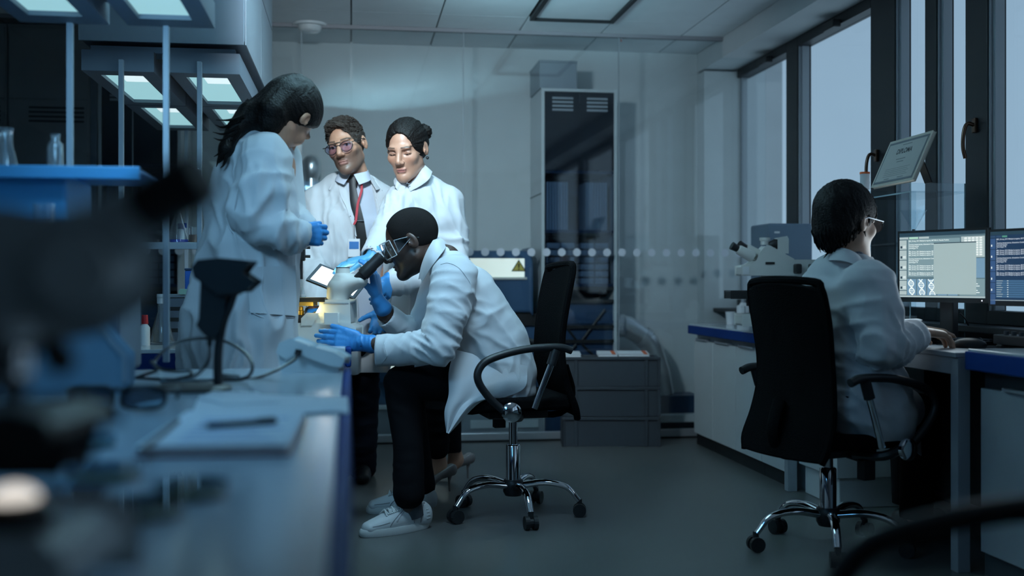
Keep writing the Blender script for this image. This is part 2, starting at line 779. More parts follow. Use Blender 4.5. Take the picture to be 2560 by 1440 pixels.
# right wall under the sill
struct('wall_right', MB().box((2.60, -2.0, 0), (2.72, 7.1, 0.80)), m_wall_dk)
struct('trim_1', MB().box((2.30, -2.0, 2.375), (2.72, 7.17, 2.55)), m_wall)          # lowered ceiling edge along the windows

XL = [-2.028, -1.521, -1.014, -0.507, 0.0, 0.507, 1.014, 1.521, 2.03, 2.30]
YL = [7.17, 6.665, 6.31, 5.80, 5.295, 4.79, 4.285, 3.78, 3.275]
ceil = struct('ceiling', MB().box((-3.1, -2.0, 2.512), (2.72, 7.4, 2.62)), m_grid)
tile_me = {}
for i in range(len(XL) - 1):
    for j in range(len(YL) - 1):
        if i == 6 and j in (2, 3):
            continue                                            # the framed light panel hangs in these two bays
        x0, x1 = XL[i] + 0.005, XL[i + 1] - 0.005
        y1, y0 = YL[j] - 0.0016, YL[j + 1] + 0.0016
        k = (round(x1 - x0, 3), round(y1 - y0, 3))
        if k not in tile_me:
            hx, hy = k[0] / 2, k[1] / 2
            t = obj('ceiling_tile', MB().box((-hx, -hy, -0.012), (hx, hy, 0.0)), m_tile, parent=ceil)
            tile_me[k] = t.data
        else:
            t = bpy.data.objects.new('ceiling_tile', tile_me[k])
            COL.objects.link(t)
            t.parent = ceil
        t.location = ((x0 + x1) / 2, (y0 + y1) / 2, 2.512)
obj('ceiling_board', MB().box((-3.1, 3.28 - 5.28, 2.50), (2.30, 3.27, 2.511)).box((-3.1, 3.28, 2.50), (-2.04, 7.17, 2.511)), m_tile, parent=ceil)

# ceiling light, switched off
t = thing('ceiling_light', 'square ceiling light switched off, with a black frame', 'light', (1.27, 5.9, 2.5))
fr = MB()
for (a, b) in (((1.02, 6.28), (1.516, 6.305)), ((1.02, 5.32), (1.516, 5.345)), ((1.02, 5.345), (1.045, 6.28)), ((1.491, 5.345), (1.516, 6.28))):
    fr.box((a[0], a[1], 2.478), (b[0], b[1], 2.511))
obj('frame', fr, m_black, t)
obj('diffuser', MB().box((1.046, 5.346, 2.492), (1.490, 6.279, 2.505)), m_tile, t)

# smoke detector
c = onz(774, 60, 2.5)
t = thing('smoke_detector', 'round white smoke detector on the ceiling near the hanging hood', 'smoke detector', (c.x, c.y, 2.5))
obj('base_plate', MB().lathe([(0.0, 2.486), (0.098, 2.486), (0.102, 2.492), (0.102, 2.4995)], (c.x, c.y, 0), n=32), m_white, t, smooth=True)
obj('sensor_head', MB().lathe([(0.0, 2.452), (0.055, 2.454), (0.066, 2.464), (0.070, 2.486)], (c.x, c.y, 0), n=32), m_white, t, smooth=True)
# sprinkler
c = onz(1553, 101, 2.47)
t = thing('sprinkler', 'tiny red tipped sprinkler head on the ceiling above the glass wall', 'sprinkler', (c.x, c.y, 2.5))
obj('body', MB().cyl((c.x, c.y, 2.499), (c.x, c.y, 2.475), 0.009, 0.006), m_alu, t)
obj('bulb', MB().cyl((c.x, c.y, 2.475), (c.x, c.y, 2.462), 0.004), mat('red_glass', (0.5, 0.05, 0.03), 0.3), t, label='red glass bulb')

# ------------------------------------------------------------------ windows
XG, XF = 2.585, 2.525
sill_z, head_z = 0.80, 2.318


def yx(px, X):
    return onx(px, 500, X).y


bars = [(yx(2018, 2.585), yx(1965, XF)), (yx(2266, 2.585), yx(2176, XF)), (yx(2372, 2.585), yx(2312, XF)), (yx(2502, 2.585), yx(2413, XF))]
edges = [7.02, bars[0][1], bars[0][0], bars[1][1], bars[1][0], bars[2][1], bars[2][0], bars[3][1], bars[3][0], 2.95, 2.75, 1.3, 1.1, -0.5, -0.7, -2.0]
opens = [(edges[i], edges[i + 1]) for i in range(0, len(edges), 2)]
mull = [(edges[i], edges[i + 1]) for i in range(1, len(edges) - 1, 2)]
for n, (y1, y0) in enumerate(opens, 1):
    w = struct('window_%d' % n, MB().box((XG, y0, sill_z), (XG + 0.008, y1, head_z)), m_winglass)
    fm = MB()
    fm.box((XF, y0, head_z), (2.61, y1, 2.375))
    fm.box((XF, y0, sill_z), (2.61, y1, sill_z + 0.055))
    obj('window_frame', fm, m_frame, w, bevel=0.003)
    # slim inner sash with the daylight on its edge put into its pale colour
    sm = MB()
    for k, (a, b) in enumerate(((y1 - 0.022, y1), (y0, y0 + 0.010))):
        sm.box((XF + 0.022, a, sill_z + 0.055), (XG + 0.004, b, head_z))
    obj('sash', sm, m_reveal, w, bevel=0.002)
for n, (y1, y0) in enumerate(mull, 2):
    w = struct('trim_%d' % n, MB().box((XF, y0, 0.80), (2.61, y1, 2.375)), m_frame, bevel=0.003)
    obj('daylit_edge_strip', MB().box((XF + 0.008, y0 - 0.006, 0.82), (XF + 0.026, y0, 2.37)).box((XF + 0.034, y0 - 0.006, 0.82), (XF + 0.052, y0, 2.37)), m_reveal, w)  # daylight on the mullion's near side, painted as pale strips
# blind brackets on the window heads
for px, py in ((1910, 160), (2075, 88)):
    p = onx(px, py, XF - 0.03)
    t = thing('blind_bracket', 'dark blind bracket on the window head ' + ('beside the glass wall' if px < 2000 else 'of the tall second window'), 'bracket', (p.x, p.y, 2.33))
    obj('clip', MB().box((XF - 0.045, p.y - 0.07, 2.30), (XF, p.y + 0.07, 2.34)), m_black, t, bevel=0.006)
# window handles, each on the frame it opens
m_brz = mat('bronze', (0.12, 0.07, 0.05), 0.3, metal=0.8)
for (px, py, host) in ((2172, 420, 'trim_3'), (2415, 350, 'trim_5')):
    p = onx(px, py, XF - 0.045)
    hst = bpy.data.objects[host]
    ro = obj('window_handle', MB().box((XF - 0.014, p.y - 0.014, p.z + 0.03), (XF, p.y + 0.014, p.z + 0.09)), m_brz, hst, bevel=0.004, label='curved bronze window handle')
    obj('lever', MB().tube(bez([(XF - 0.01, p.y, p.z + 0.062), (XF - 0.04, p.y, p.z + 0.066), (XF - 0.055, p.y, p.z + 0.03), (XF - 0.058, p.y, p.z - 0.03), (XF - 0.048, p.y, p.z - 0.075)], 20), [0.008] * 21, 10), m_brz, ro, smooth=True)
# sill
struct('sill', MB().box((2.36, -2.0, 0.775), (2.60, 7.02, 0.80)), m_frame, bevel=0.004)

# ------------------------------------------------------------------ glass partition
JX = [-3.1, -2.217, -1.254, -0.291, 0.672, 1.635, 2.585]
YP = 6.66
part = thing('glass_partition', 'floor to ceiling glass wall with a row of frosted dots', 'glass wall', (0, YP, 0))
for i in range(6):
    pn = obj('glass_pane', MB().box((JX[i] + 0.002, YP - 0.005, 0.055), (JX[i + 1] - 0.002, YP + 0.005, 2.478)), m_glass, part)
obj('bottom_rail', MB().box((-3.1, YP - 0.022, 0.012), (2.30, YP + 0.022, 0.056)), m_alu, part, bevel=0.003)
obj('floor_gasket', MB().box((-3.1, YP - 0.018, 0.0), (2.30, YP + 0.018, 0.012)), m_black, part)
obj('top_rail', MB().box((-3.1, YP - 0.014, 2.478), (2.585, YP + 0.014, 2.4995)), mat('rail_grey', (0.25, 0.25, 0.27), 0.5), part)
jm = MB()
for x in JX[1:-1]:
    jm.box((x - 0.0022, YP - 0.006, 0.06), (x + 0.0022, YP + 0.006, 2.478))
obj('pane_joint', jm, mat('joint_silicone', (0.30, 0.35, 0.38), 0.5), part)
dot_o = None
for k in range(41):
    x = -1.37 + 0.0945 * k
    if dot_o is None:
        dot_o = obj('frosted_dot', MB().lathe([(0.0, 0), (0.0245, 0), (0.0245, 0.0012), (0.0, 0.0012)], (0, 0, 0), (0, -1, 0), 28), m_dot)
        dot_o.parent = part
        d = dot_o
    else:
        d = copy_part(dot_o, part)
    d.location = (x, -0.0055, 1.152)

# ------------------------------------------------------------------ hanging hood over the second bench
hx0, hx1 = -1.0, -0.398
t = thing('ventilation_hood', 'big boxy grey ventilation hood hanging from the ceiling over the benches', 'hood', (-0.7, 4.95, 2.5))
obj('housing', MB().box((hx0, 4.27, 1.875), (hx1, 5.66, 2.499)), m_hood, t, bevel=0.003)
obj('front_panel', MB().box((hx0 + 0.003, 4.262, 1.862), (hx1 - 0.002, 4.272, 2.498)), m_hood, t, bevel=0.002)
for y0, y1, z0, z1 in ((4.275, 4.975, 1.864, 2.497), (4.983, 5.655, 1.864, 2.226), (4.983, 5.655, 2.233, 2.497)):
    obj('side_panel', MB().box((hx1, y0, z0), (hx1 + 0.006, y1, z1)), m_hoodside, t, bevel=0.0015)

# light canopies
cy0, cy1, cz0, cz1 = 4.31, 5.95, 1.76, 1.838
can = thing('light_canopy', 'grey light canopy with four glowing troughs above the second bench, under the hood', 'light', (-0.708, 4.31, 1.76), 'light canopies over the benches')
for xa, xb, oa, ob in ((-0.996, -0.735, -0.945, -0.79), (-0.68, -0.42, -0.63, -0.475)):
    hm = MB()
    hm.box((xa, cy0, cz0), (oa, cy1, cz1)).box((ob, cy0, cz0), (xb, cy1, cz1))
    for ya, yb in ((cy0, 4.40), (5.05, 5.20), (5.85, cy1)):
        hm.box((oa, ya, cz0), (ob, yb, cz1))
    hm.box((oa, 4.40, cz1 - 0.006), (ob, 5.85, cz1))
    hs = obj('housing', hm, m_hood, can)
    obj('seam', MB().box((xa - 0.001, 5.122, cz0 - 0.001), (xb + 0.001, 5.127, cz1)), m_dkgrey, can)
    for ya, yb in ((4.40, 5.05), (5.20, 5.85)):
        df = obj('light_trough', MB().box((oa, ya, cz0 + 0.014), (ob, yb, cz0 + 0.022)), m_lit, can)
        obj('lamp_panel', MB().box((oa + 0.058, ya + 0.03, cz0 + 0.0105), (ob - 0.002, ya + 0.19, cz0 + 0.0138)), m_lit2, df)
obj('bridge', MB().box((-0.735, 4.36, cz1 - 0.02), (-0.68, 5.9, cz1)), m_dkgrey, can)
for yh in (4.34, 5.58):
    obj('hanger', MB().box((-0.97, yh, cz1), (-0.44, yh + 0.04, 1.86)), m_hood, can)
for x in (-0.85, -0.566):
    for y in (4.285, 5.935):
        obj('post', MB().box((x - 0.009, y, 0.722), (x + 0.009, y + 0.022, 1.80)), m_post, can, bevel=0.002)
# the near canopy: the same fitting over the first bench
can2 = copy_tree(can, (-0.708, 4.31 - 2.41, 1.76), 'grey light canopy with glowing troughs above the near bench, on two slim posts')
for c_ in list(can2.children):
    if c_.name.startswith('post') and min(v.co.y for v in c_.data.vertices) < 0.5:
        bpy.data.objects.remove(c_)                            # its near end hangs from the ceiling, not on posts
for x in (-0.85, -0.566):
    obj('hanger', MB().box((x - 0.01, 2.0, 1.838), (x + 0.01, 2.02, 2.50)), m_post, None).parent = can2
for c_ in can2.children:
    if c_.name.startswith('hanger') and len(c_.data.vertices) == 8 and max(v.co.z for v in c_.data.vertices) > 2.4:
        c_.location = (0.708, -(4.31 - 2.41), -1.76)

# ------------------------------------------------------------------ benches
def bench(label, y0, y1, x0=-1.42, x1=0.0, z=0.72):
    t = thing('lab_bench', label, 'bench', ((x0 + x1) / 2, y0, 0), 'lab benches')
    obj('worktop', MB().box((x0 + 0.02, y0 + 0.014, z - 0.016), (x1 - 0.022, y1 - 0.014, z)), m_top, t, bevel=0.003)
    for xa, xb in ((x1 - 0.022, x1), (x0, x0 + 0.02)):
        obj('side_edge', MB().box((xa, y0, z - 0.075), (xb, y1, z)), m_blue, t, bevel=0.008, segs=3)
    for ya, yb in ((y0, y0 + 0.014), (y1 - 0.014, y1)):
        obj('front_edge', MB().box((x0 + 0.02, ya, z - 0.075), (x1 - 0.022, yb, z - 0.016)), m_blue, t, bevel=0.002)
        obj('top_edge', MB().box((x0 + 0.02, ya - 0.001, z - 0.016), (x1 - 0.022, yb + 0.001, z)), m_top, t, bevel=0.003)
    obj('carcass', MB().box((x0 + 0.08, y0 + 0.06, 0.0), (x1 - 0.05, y1 - 0.06, z - 0.016)), m_dkgrey, t)
    n = max(1, round((y1 - y0 - 0.12) / 0.55))
    w = (y1 - y0 - 0.12) / n
    for k in range(n):
        d = obj('door', MB().box((x1 - 0.05, y0 + 0.062 + k * w, 0.02), (x1 - 0.032, y0 + 0.056 + (k + 1) * w, z - 0.09)), m_white, t, bevel=0.002)
        obj('handle', MB().box((x1 - 0.034, y0 + 0.10 + k * w, z - 0.16), (x1 - 0.026, y0 + 0.20 + k * w, z - 0.145)), m_alu, d)
    return t


bench('near lab bench with pale glossy top and blue edge, holding notebook and scanner', -0.9, 3.27)
bench('second lab bench with blue edge under the white microscope the group works at', 4.25, 5.25)

# ------------------------------------------------------------------ right side counter with cabinets
YD = onx(1975, 1000, 2.03).y
t = thing('window_counter', 'long pale worktop with blue edge under the window, far end by the glass wall', 'counter', (2.2, 5.2, 0), 'window side counters')
obj('worktop', MB().box((2.0, YD, 0.705), (2.59, 6.40, 0.72)), m_top, t, bevel=0.003)
obj('front_edge', MB().box((1.996, YD, 0.662), (2.03, 6.405, 0.712)), m_blue, t, bevel=0.004)
obj('end_edge', MB().box((2.03, 6.39, 0.662), (2.59, 6.405, 0.712)), m_blue, t, bevel=0.004)
zt, zb = 0.625, 0.07
cabs = [(6.40, onx(1780, 1000, 2.03).y), (onx(1780, 1000, 2.03).y, onx(1837, 1000, 2.03).y), (onx(1837, 1000, 2.03).y, onx(1902, 1000, 2.03).y)]
names = ['pale base cabinet at the far end of the window counter, next to the glass wall', 'pale base cabinet in the middle of the window counter run', 'pale base cabinet beside the drawer unit under the window counter']
for (y1, y0), lab in zip(cabs, names):
    c = thing('base_cabinet', lab, 'cabinet', (2.2, (y0 + y1) / 2, 0), 'base cabinets under the window counter')
    obj('body', MB().box((2.055, y0 + 0.001, 0.0), (2.58, y1 - 0.001, 0.66)), m_greylam, c)
    obj('plinth', MB().box((2.052, y0 + 0.001, 0.0), (2.056, y1 - 0.001, zb)), m_black, c)
    d = obj('door', MB().box((2.034, y0 + 0.003, zb), (2.054, y1 - 0.003, zt)), m_white, c, bevel=0.002)
    obj('handle', MB().box((2.022, y0 + 0.10, zt), (2.054, y1 - 0.06, zt + 0.012)), m_alu, d, bevel=0.002)
y1 = cabs[2][1]
y0 = onx(1975, 1000, 2.03).y
c = thing('drawer_unit', 'pale drawer unit with blue grip bands beside the swivel chair at the window', 'drawers', (2.2, (y0 + y1) / 2, 0))
obj('body', MB().box((2.055, y0, 0.0), (2.58, y1 - 0.001, 0.66)), m_greylam, c)
obj('plinth', MB().box((2.052, y0, 0.0), (2.056, y1 - 0.001, zb)), m_black, c)
for za, zc in ((0.07, 0.26), (0.263, 0.45), (0.453, 0.64)):
    d = obj('drawer', MB().box((2.034, y0 + 0.003, za), (2.054, y1 - 0.003, zc)), m_white, c, bevel=0.002)
    g = obj('grip_band', MB().box((2.026, y0 + 0.004, zc - 0.05), (2.035, y1 - 0.004, zc - 0.004)), m_blue, d, bevel=0.002)
    obj('label_slot', MB().box((2.024, y0 + 0.1, zc - 0.036), (2.0265, y1 - 0.1, zc - 0.016)), m_greylam, d)

# desk
DZ = 0.735
t = thing('desk', 'pale computer desk with square metal frame under the monitors', 'desk', (2.25, 4.3, 0))
obj('desk_top', MB().box((1.99, 3.43, DZ - 0.018), (2.59, YD - 0.004, DZ)), m_greylam, t, bevel=0.003)
obj('apron', MB().box((2.0, 3.47, DZ - 0.075), (2.02, YD - 0.004, DZ - 0.018)), m_greylam, t, bevel=0.002)
for y in (3.43, YD - 0.05):
    obj('leg', MB().box((2.0, y, 0), (2.045, y + 0.045, DZ - 0.018)), m_greylam, t, bevel=0.002)
    obj('leg', MB().box((2.53, y, 0), (2.575, y + 0.045, DZ - 0.018)), m_greylam, t, bevel=0.002)
obj('back_panel', MB().box((2.545, 3.475, 0.05), (2.56, YD - 0.052, DZ - 0.02)), m_black, t)
# pedestal under the far end of the desk
t = thing('pedestal', 'white pedestal on a low foot under the far end of the desk', 'pedestal', (2.2, 4.95, 0))
obj('body', MB().box((2.05, YD - 0.46, 0.13), (2.45, YD - 0.055, 0.64)), m_white, t, bevel=0.004)
obj('foot', MB().box((2.07, YD - 0.44, 0.0), (2.42, YD - 0.08, 0.13)), m_white, t, bevel=0.004)
obj('door_line', MB().box((2.048, YD - 0.13, 0.15), (2.051, YD - 0.125, 0.62)), m_dkgrey, t)
# near counter at the right edge of the picture
t = thing('window_counter', 'near worktop with dark blue edge beyond the desk leg, under the second monitor', 'counter', (2.2, 2.5, 0), 'window side counters')
obj('worktop', MB().box((2.02, 1.2, DZ), (2.59, 3.405, DZ + 0.014)), m_top, t, bevel=0.003)
obj('front_edge', MB().box((2.012, 1.2, DZ - 0.055), (2.04, 3.41, DZ + 0.006)), m_blue, t, bevel=0.004)
obj('end_edge', MB().box((2.04, 3.398, DZ - 0.055), (2.59, 3.41, DZ + 0.006)), m_blue, t, bevel=0.004)
obj('carcass', MB().box((2.08, 1.2, 0.0), (2.58, 3.40, DZ)), m_dkgrey, t)
for k in range(4):
    ya = 1.22 + 0.545 * k
    d = obj('door', MB().box((2.06, ya, 0.08), (2.08, ya + 0.538, 0.62)), m_greylam, t, bevel=0.002)
    obj('handle', MB().box((2.048, ya + 0.15, 0.622), (2.08, ya + 0.40, 0.632)), m_alu, d)

# ================================================================== things behind the glass
def slab(poly_px, D0, D1, mbx=None):
    """outline given where it stands at depth D0, carried straight back to D1 (real depth, same size)"""
    mbx = mbx or MB()
    pts = [at(px, py, D0) for px, py in poly_px]
    fwd = Vector((SY, CY, 0)) * (D1 - D0)
    return mbx.prism(pts, fwd)


def text_part(name, body, size, m, origin, xdir, ydir, parent, extrude=0.0, align='LEFT'):
    cu = bpy.data.curves.new(name, 'FONT')
    cu.body = body
    cu.size = size
    cu.extrude = extrude
    cu.offset = size * 0.022
    cu.align_x = align
    tmp = bpy.data.objects.new(name, cu)
    COL.objects.link(tmp)
    dg = bpy.context.evaluated_depsgraph_get()
    me = bpy.data.meshes.new_from_object(tmp.evaluated_get(dg))
    COL.objects.unlink(tmp)
    bpy.data.objects.remove(tmp)
    xd, yd = Vector(xdir).normalized(), Vector(ydir).normalized()
    zd = xd.cross(yd)
    base = Vector(parent['_base']) if '_base' in parent else Vector((0, 0, 0))
    M4 = Matrix(((xd.x, yd.x, zd.x, origin[0] - base.x), (xd.y, yd.y, zd.y, origin[1] - base.y), (xd.z, yd.z, zd.z, origin[2] - base.z), (0, 0, 0, 1)))
    me.transform(M4)
    me.name = name
    me.materials.clear()
    me.materials.append(m)
    o = bpy.data.objects.new(name, me)
    COL.objects.link(o)
    o.parent = parent
    o['_base'] = tuple(base)
    return o


# tall black glazed cabinet in white carcass
def tall_cabinet(x0, x1, label):
    y0, y1 = 6.74, 7.165
    t = thing('tall_cabinet', label, 'cabinet', ((x0 + x1) / 2, y0, 0), 'tall cabinets behind the glass')
    zt = 2.17
    obj('side', MB().box((x0, y0, 0), (x0 + 0.02, y1, zt)), m_white, t, bevel=0.002)
    obj('side', MB().box((x1 - 0.02, y0, 0), (x1, y1, zt)), m_white, t, bevel=0.002)
    obj('joint_strip', MB().box((x0 - 0.001, y0 + 0.01, 1.515), (x0, y1, 1.523)), m_dkgrey, t)
    obj('top', MB().box((x0 + 0.02, y0, zt - 0.018), (x1 - 0.02, y1, zt)), m_white, t)
    obj('back', MB().box((x0 + 0.02, y1 - 0.012, 0.72), (x1 - 0.02, y1, zt - 0.018)), m_navy, t)
    xm = (x0 + x1) / 2
    for z in (0.72, 0.95, 1.285, 1.655):
        obj('shelf', MB().box((x0 + 0.02, y0 + 0.015, z - 0.009), (x1 - 0.02, y1 - 0.012, z + 0.009)), m_navy, t)
    obj('base_cabinet', MB().box((x0 + 0.02, y0 + 0.02, 0.0), (x1 - 0.02, y1, 0.42)), m_navy, t)
    br = MB()
    for z in (0.60, 0.69, 0.85, 0.93):
        br.box((x0 + 0.02, y0 + 0.002, z - 0.011), (x1 - 0.02, y0 + 0.016, z + 0.011))
    obj('cross_rail', br, m_black, t)
    for s in (-1, 1):
        obj('brace', MB().tube([(xm + s * 0.165, y0 + 0.01, 0.80), (xm + s * 0.02, y0 + 0.01, 0.61)], 0.008, 6), m_black, t)
        obj('brace', MB().tube([(xm + s * 0.165, y0 + 0.01, 0.44), (xm + s * 0.02, y0 + 0.01, 0.58)], 0.008, 6), m_black, t)
    obj('brace_panel', MB().box((x0 + 0.02, y0 + 0.03, 0.42), (x1 - 0.02, y0 + 0.04, 0.84)), m_navy, t)
    for xa, xb in ((x0 + 0.022, xm - 0.001), (xm + 0.001, x1 - 0.022)):
        d = obj('door', MB().box((xa, y0 - 0.001, 1.665), (xb, y0 + 0.012, zt - 0.02)), m_blackgl, t, bevel=0.001)
        for k in range(4):
            z = zt - 0.06 - 0.024 * k
            obj('louver', MB().box((xa + 0.045, y0 - 0.006, z - 0.007), (xb - 0.04, y0 - 0.001, z + 0.007)), m_greylam, d, bevel=0.001)
        g = obj('glass_door', MB().box((xa, y0 + 0.002, 0.94), (xb, y0 + 0.008, 1.663)), pane_mat('smoked_glass', (0.72, 0.78, 0.85), 1.0, 1.5), t)
    return t, x0, x1, y0


tc, x0, x1, y0 = tall_cabinet(1.165, 1.645, 'tall cabinet with dark doors and vents behind the glass, left of the silver elbow pipe')
xm = (x0 + x1) / 2
ORD = ['first','second','third','fourth','fifth','sixth','seventh','eighth']
m_bind = mat('binder_grey', (0.26, 0.33, 0.40), 0.6)
first_bind = None
k = 0
for grp, (xa, n) in zip(('left', 'right'), ((x0 + 0.045, 8), (xm + 0.055, 8))):
    for i in range(n):
        bx = xa + i * 0.0175
        b = obj('binder', MB().box((-0.0075, 0, 0), (0.0075, 0.22, 0.30)), m_bind, bevel=0.002) if first_bind is None else copy_part(first_bind, None)
        first_bind = first_bind or b
        b.location = (bx, y0 + 0.04, 1.2945)
        tag(b, ORD[i] + ' thin binder from the left, ' + grp + ' door of the cabinet beside the pipe', 'binder', 'binders in the tall cabinet')
        k += 1
fb = None
for grp, xa in (('left', x0 + 0.035), ('right', xm + 0.012)):
    for i in range(2):
        for j in range(6):
            b = obj('storage_bin', MB().box((-0.042, 0, 0), (0.042, 0.2, 0.034)).box((-0.036, -0.004, 0.008), (0.036, 0, 0.03)), m_bind, bevel=0.002) if fb is None else copy_part(fb, None)
            fb = fb or b
            b.location = (xa + 0.045 + i * 0.092, y0 + 0.03, 0.9595 + j * 0.044)
            tag(b, 'drawer bin, ' + ORD[5 - j] + ' from top, ' + ('left' if i == 0 else 'right') + ' column, ' + grp + ' door, cabinet beside the pipe', 'bin', 'drawer bins in the tall cabinet')
# pale box on top of the cabinet
c = thing('cardboard_box', 'pale blue box standing on top of the tall cabinet', 'box', (1.27, 6.8, 2.17))
obj('box_body', MB().box((1.155, 6.745, 2.1705), (1.39, 7.12, 2.33)), m_hoodside, c, bevel=0.003)
obj('lid', MB().box((1.152, 6.742, 2.33), (1.393, 7.123, 2.345)), m_hoodside, c, bevel=0.002)
t2, a0, a1, ya = tall_cabinet(-1.465, -0.995, 'tall dark cabinet behind the glass seen between the light canopy posts')
for i in range(8):
    b = copy_part(first_bind, None)
    b.location = (a0 + 0.05 + i * 0.0175, ya + 0.04, 1.2945)
    b['label'] = ORD[i] + ' thin binder from the left, dark cabinet behind the bench posts'
    b['group'] = 'binders in the cabinet behind the posts'
for i in range(2):
    for j in range(6):
        b = copy_part(fb, None)
        b.location = (a0 + 0.29 + i * 0.092, ya + 0.03, 0.9595 + j * 0.044)
        b['label'] = 'drawer bin, ' + ORD[5 - j] + ' from top, ' + ('left' if i == 0 else 'right') + ' column, cabinet behind the bench posts'
        b['group'] = 'drawer bins in the cabinet behind the posts'
# grey cabinets with louvres on the far left
m_gcab = mat('cabinet_grey', (0.26, 0.27, 0.28), 0.6)
for k, (xa, xb, lab) in enumerate(((-2.42, -1.965, 'grey steel cabinet with louvred doors at the far left behind the glass'), (-1.96, -1.505, 'grey steel cabinet with louvres behind the glass, beside the dark cabinet'))):
    t = thing('steel_cabinet', lab, 'cabinet', ((xa + xb) / 2, 6.72, 0), 'grey steel cabinets')
    obj('body', MB().box((xa, 6.725, 0), (xb, 7.16, 2.46)), m_gcab, t, bevel=0.003)
    d = obj('door', MB().box((xa + 0.01, 6.712, 0.05), (xb - 0.01, 6.725, 2.02)), m_gcab, t, bevel=0.002)
    obj('upper_door', MB().box((xa + 0.01, 6.712, 2.03), (xb - 0.01, 6.725, 2.44)), m_gcab, t, bevel=0.002)
    for q in range(4):
        z = 1.98 - 0.026 * q
        obj('louver', MB().box((xa + 0.12, 6.706, z - 0.008), (xb - 0.03, 6.7125, z + 0.004)), m_black, d)
t = thing('partition_post', 'slim grey post beside the dark cabinet behind the glass', 'post', (-1.49, 6.73, 0))
obj('shaft', MB().box((-1.502, 6.722, 0), (-1.468, 6.736, 2.49)), m_hood, t, bevel=0.002)

# silver ducts
m_duct = mat('duct_silver', (0.70, 0.72, 0.74), 0.28, metal=0.85, bump=0.05, bscale=30)
t = thing('duct_pipe', 'silver elbow duct pipe bending down beside the crates behind the glass', 'duct', (1.75, 6.9, 0))
pts = bez([(1.60, 6.86, 0.70), (1.675, 6.86, 0.70)], 4)
obj('socket', MB().lathe([(0.055, 0), (0.075, 0.0), (0.075, 0.055), (0.055, 0.055)], (1.66, 6.86, 0.695), (1, 0, 0), 24), m_greylam, t, smooth=True)
obj('elbow', MB().tube([(1.70, 6.86, 0.70), (1.735, 6.86, 0.69), (1.87, 6.86, 0.60)], [0.062, 0.066, 0.066], 24), m_duct, t, smooth=True)
obj('downpipe', MB().tube([(1.862, 6.86, 0.607), (1.90, 6.86, 0.55), (1.955, 6.86, 0.40), (1.985, 6.86, 0.25)], [0.066, 0.068, 0.062, 0.06], 24), m_duct, t, smooth=True)
obj('clamp_ring', MB().tube([(1.838, 6.86, 0.622), (1.866, 6.86, 0.603)], [0.071, 0.071], 24), m_alu, t, smooth=True)
obj('foot', MB().box((1.66, 6.78, 0.0), (2.2, 7.0, 0.25)), m_navy, t, bevel=0.005)
obj('foot_rail', MB().box((1.655, 6.70, 0.09), (2.2, 6.78, 0.14)), m_white, t, bevel=0.005)
t = thing('duct_pipe', 'silver duct pipe with rounded top rising behind the standing man in glasses', 'duct', (-0.20, 7.05, 0.8))
px0 = ony(778, 400, 7.06)
obj('shaft', MB().tube([(px0.x, 7.06, 0.8), (px0.x, 7.06, 1.66)], [0.045, 0.045], 24), m_duct, t, smooth=True)
obj('collar', MB().lathe([(0.045, 1.62), (0.062, 1.66), (0.062, 1.70), (0.060, 1.72), (0.046, 1.752), (0.02, 1.768), (0.0, 1.770)], (px0.x, 7.06, 0), n=24), m_duct, t, smooth=True)

# large analyser behind the glass
m_mach = mat('analyser_blue', (0.045, 0.10, 0.19), 0.35)
m_mlit = mat('lit_display_panel', (0.6, 0.65, 0.6), 0.5, emit=(0.80, 0.92, 0.86), estr=0.80)
mx0, mx1 = 0.12, 1.155
t = thing('analyser', 'large blue laboratory analyser with glowing white panel and warning triangle behind the glass', 'machine', (0.64, 6.72, 0))
pr = [(mx0, 6.72, 0.78), (mx0, 6.72, 1.06), (mx0, 6.78, 1.165), (mx0, 7.12, 1.165), (mx0, 7.12, 0.78)]
obj('upper_housing', MB().prism(pr, (mx1 - mx0 - 0.05, 0, 0)), m_mach, t, bevel=0.02, segs=3)
obj('black_band', MB().box((mx0, 6.74, 0.70), (mx1 - 0.01, 7.12, 0.775)), m_black, t)
lp = MB().box((0.33, 6.713, 1.0), (1.055, 6.7195, 1.115))
dpnl = obj('display_panel', lp, m_mlit, t, bevel=0.006)
obj('display_lip', MB().box((0.32, 6.705, 0.985), (1.07, 6.7195, 1.0)), m_offwhite, t, bevel=0.003)
cx = ony(1297, 665, 6.71).x
tri = [(cx - 0.047, 6.7128, 1.035), (cx + 0.047, 6.7128, 1.035), (cx, 6.7128, 1.108)]
m_yel = mat('warning_yellow', (0.62, 0.50, 0.10), 0.5)
w = obj('warning_triangle', MB().prism(tri, (0, -0.002, 0)), m_black, dpnl)
obj('warning_face', MB().prism([(cx - 0.036, 6.7105, 1.041), (cx + 0.036, 6.7105, 1.041), (cx, 6.7105, 1.096)], (0, -0.001, 0)), m_yel, dpnl)
obj('exclamation_mark', MB().prism([(cx - 0.003, 6.7094, 1.056), (cx + 0.003, 6.7094, 1.056), (cx + 0.0055, 6.7094, 1.082), (cx - 0.0055, 6.7094, 1.082)], (0, -0.001, 0)).box((cx - 0.004, 6.7084, 1.044), (cx + 0.004, 6.7094, 1.051)), m_black, dpnl)
obj('lower_housing', MB().box((mx0, 6.76, 0.22), (mx1 + 0.02, 7.12, 0.70)), m_mach, t, bevel=0.01)
obj('lit_tray', MB().box((mx0 - 0.05, 6.715, 0.44), (0.62, 6.78, 0.565)), m_mlit, t, bevel=0.006)
obj('front_band', MB().box((mx0 - 0.05, 6.70, 0.36), (0.66, 6.76, 0.43)), m_navy, t, bevel=0.006)
obj('front_shelf', MB().box((mx0 - 0.06, 6.70, 0.20), (1.0, 6.76, 0.225)), m_white, t, bevel=0.004)
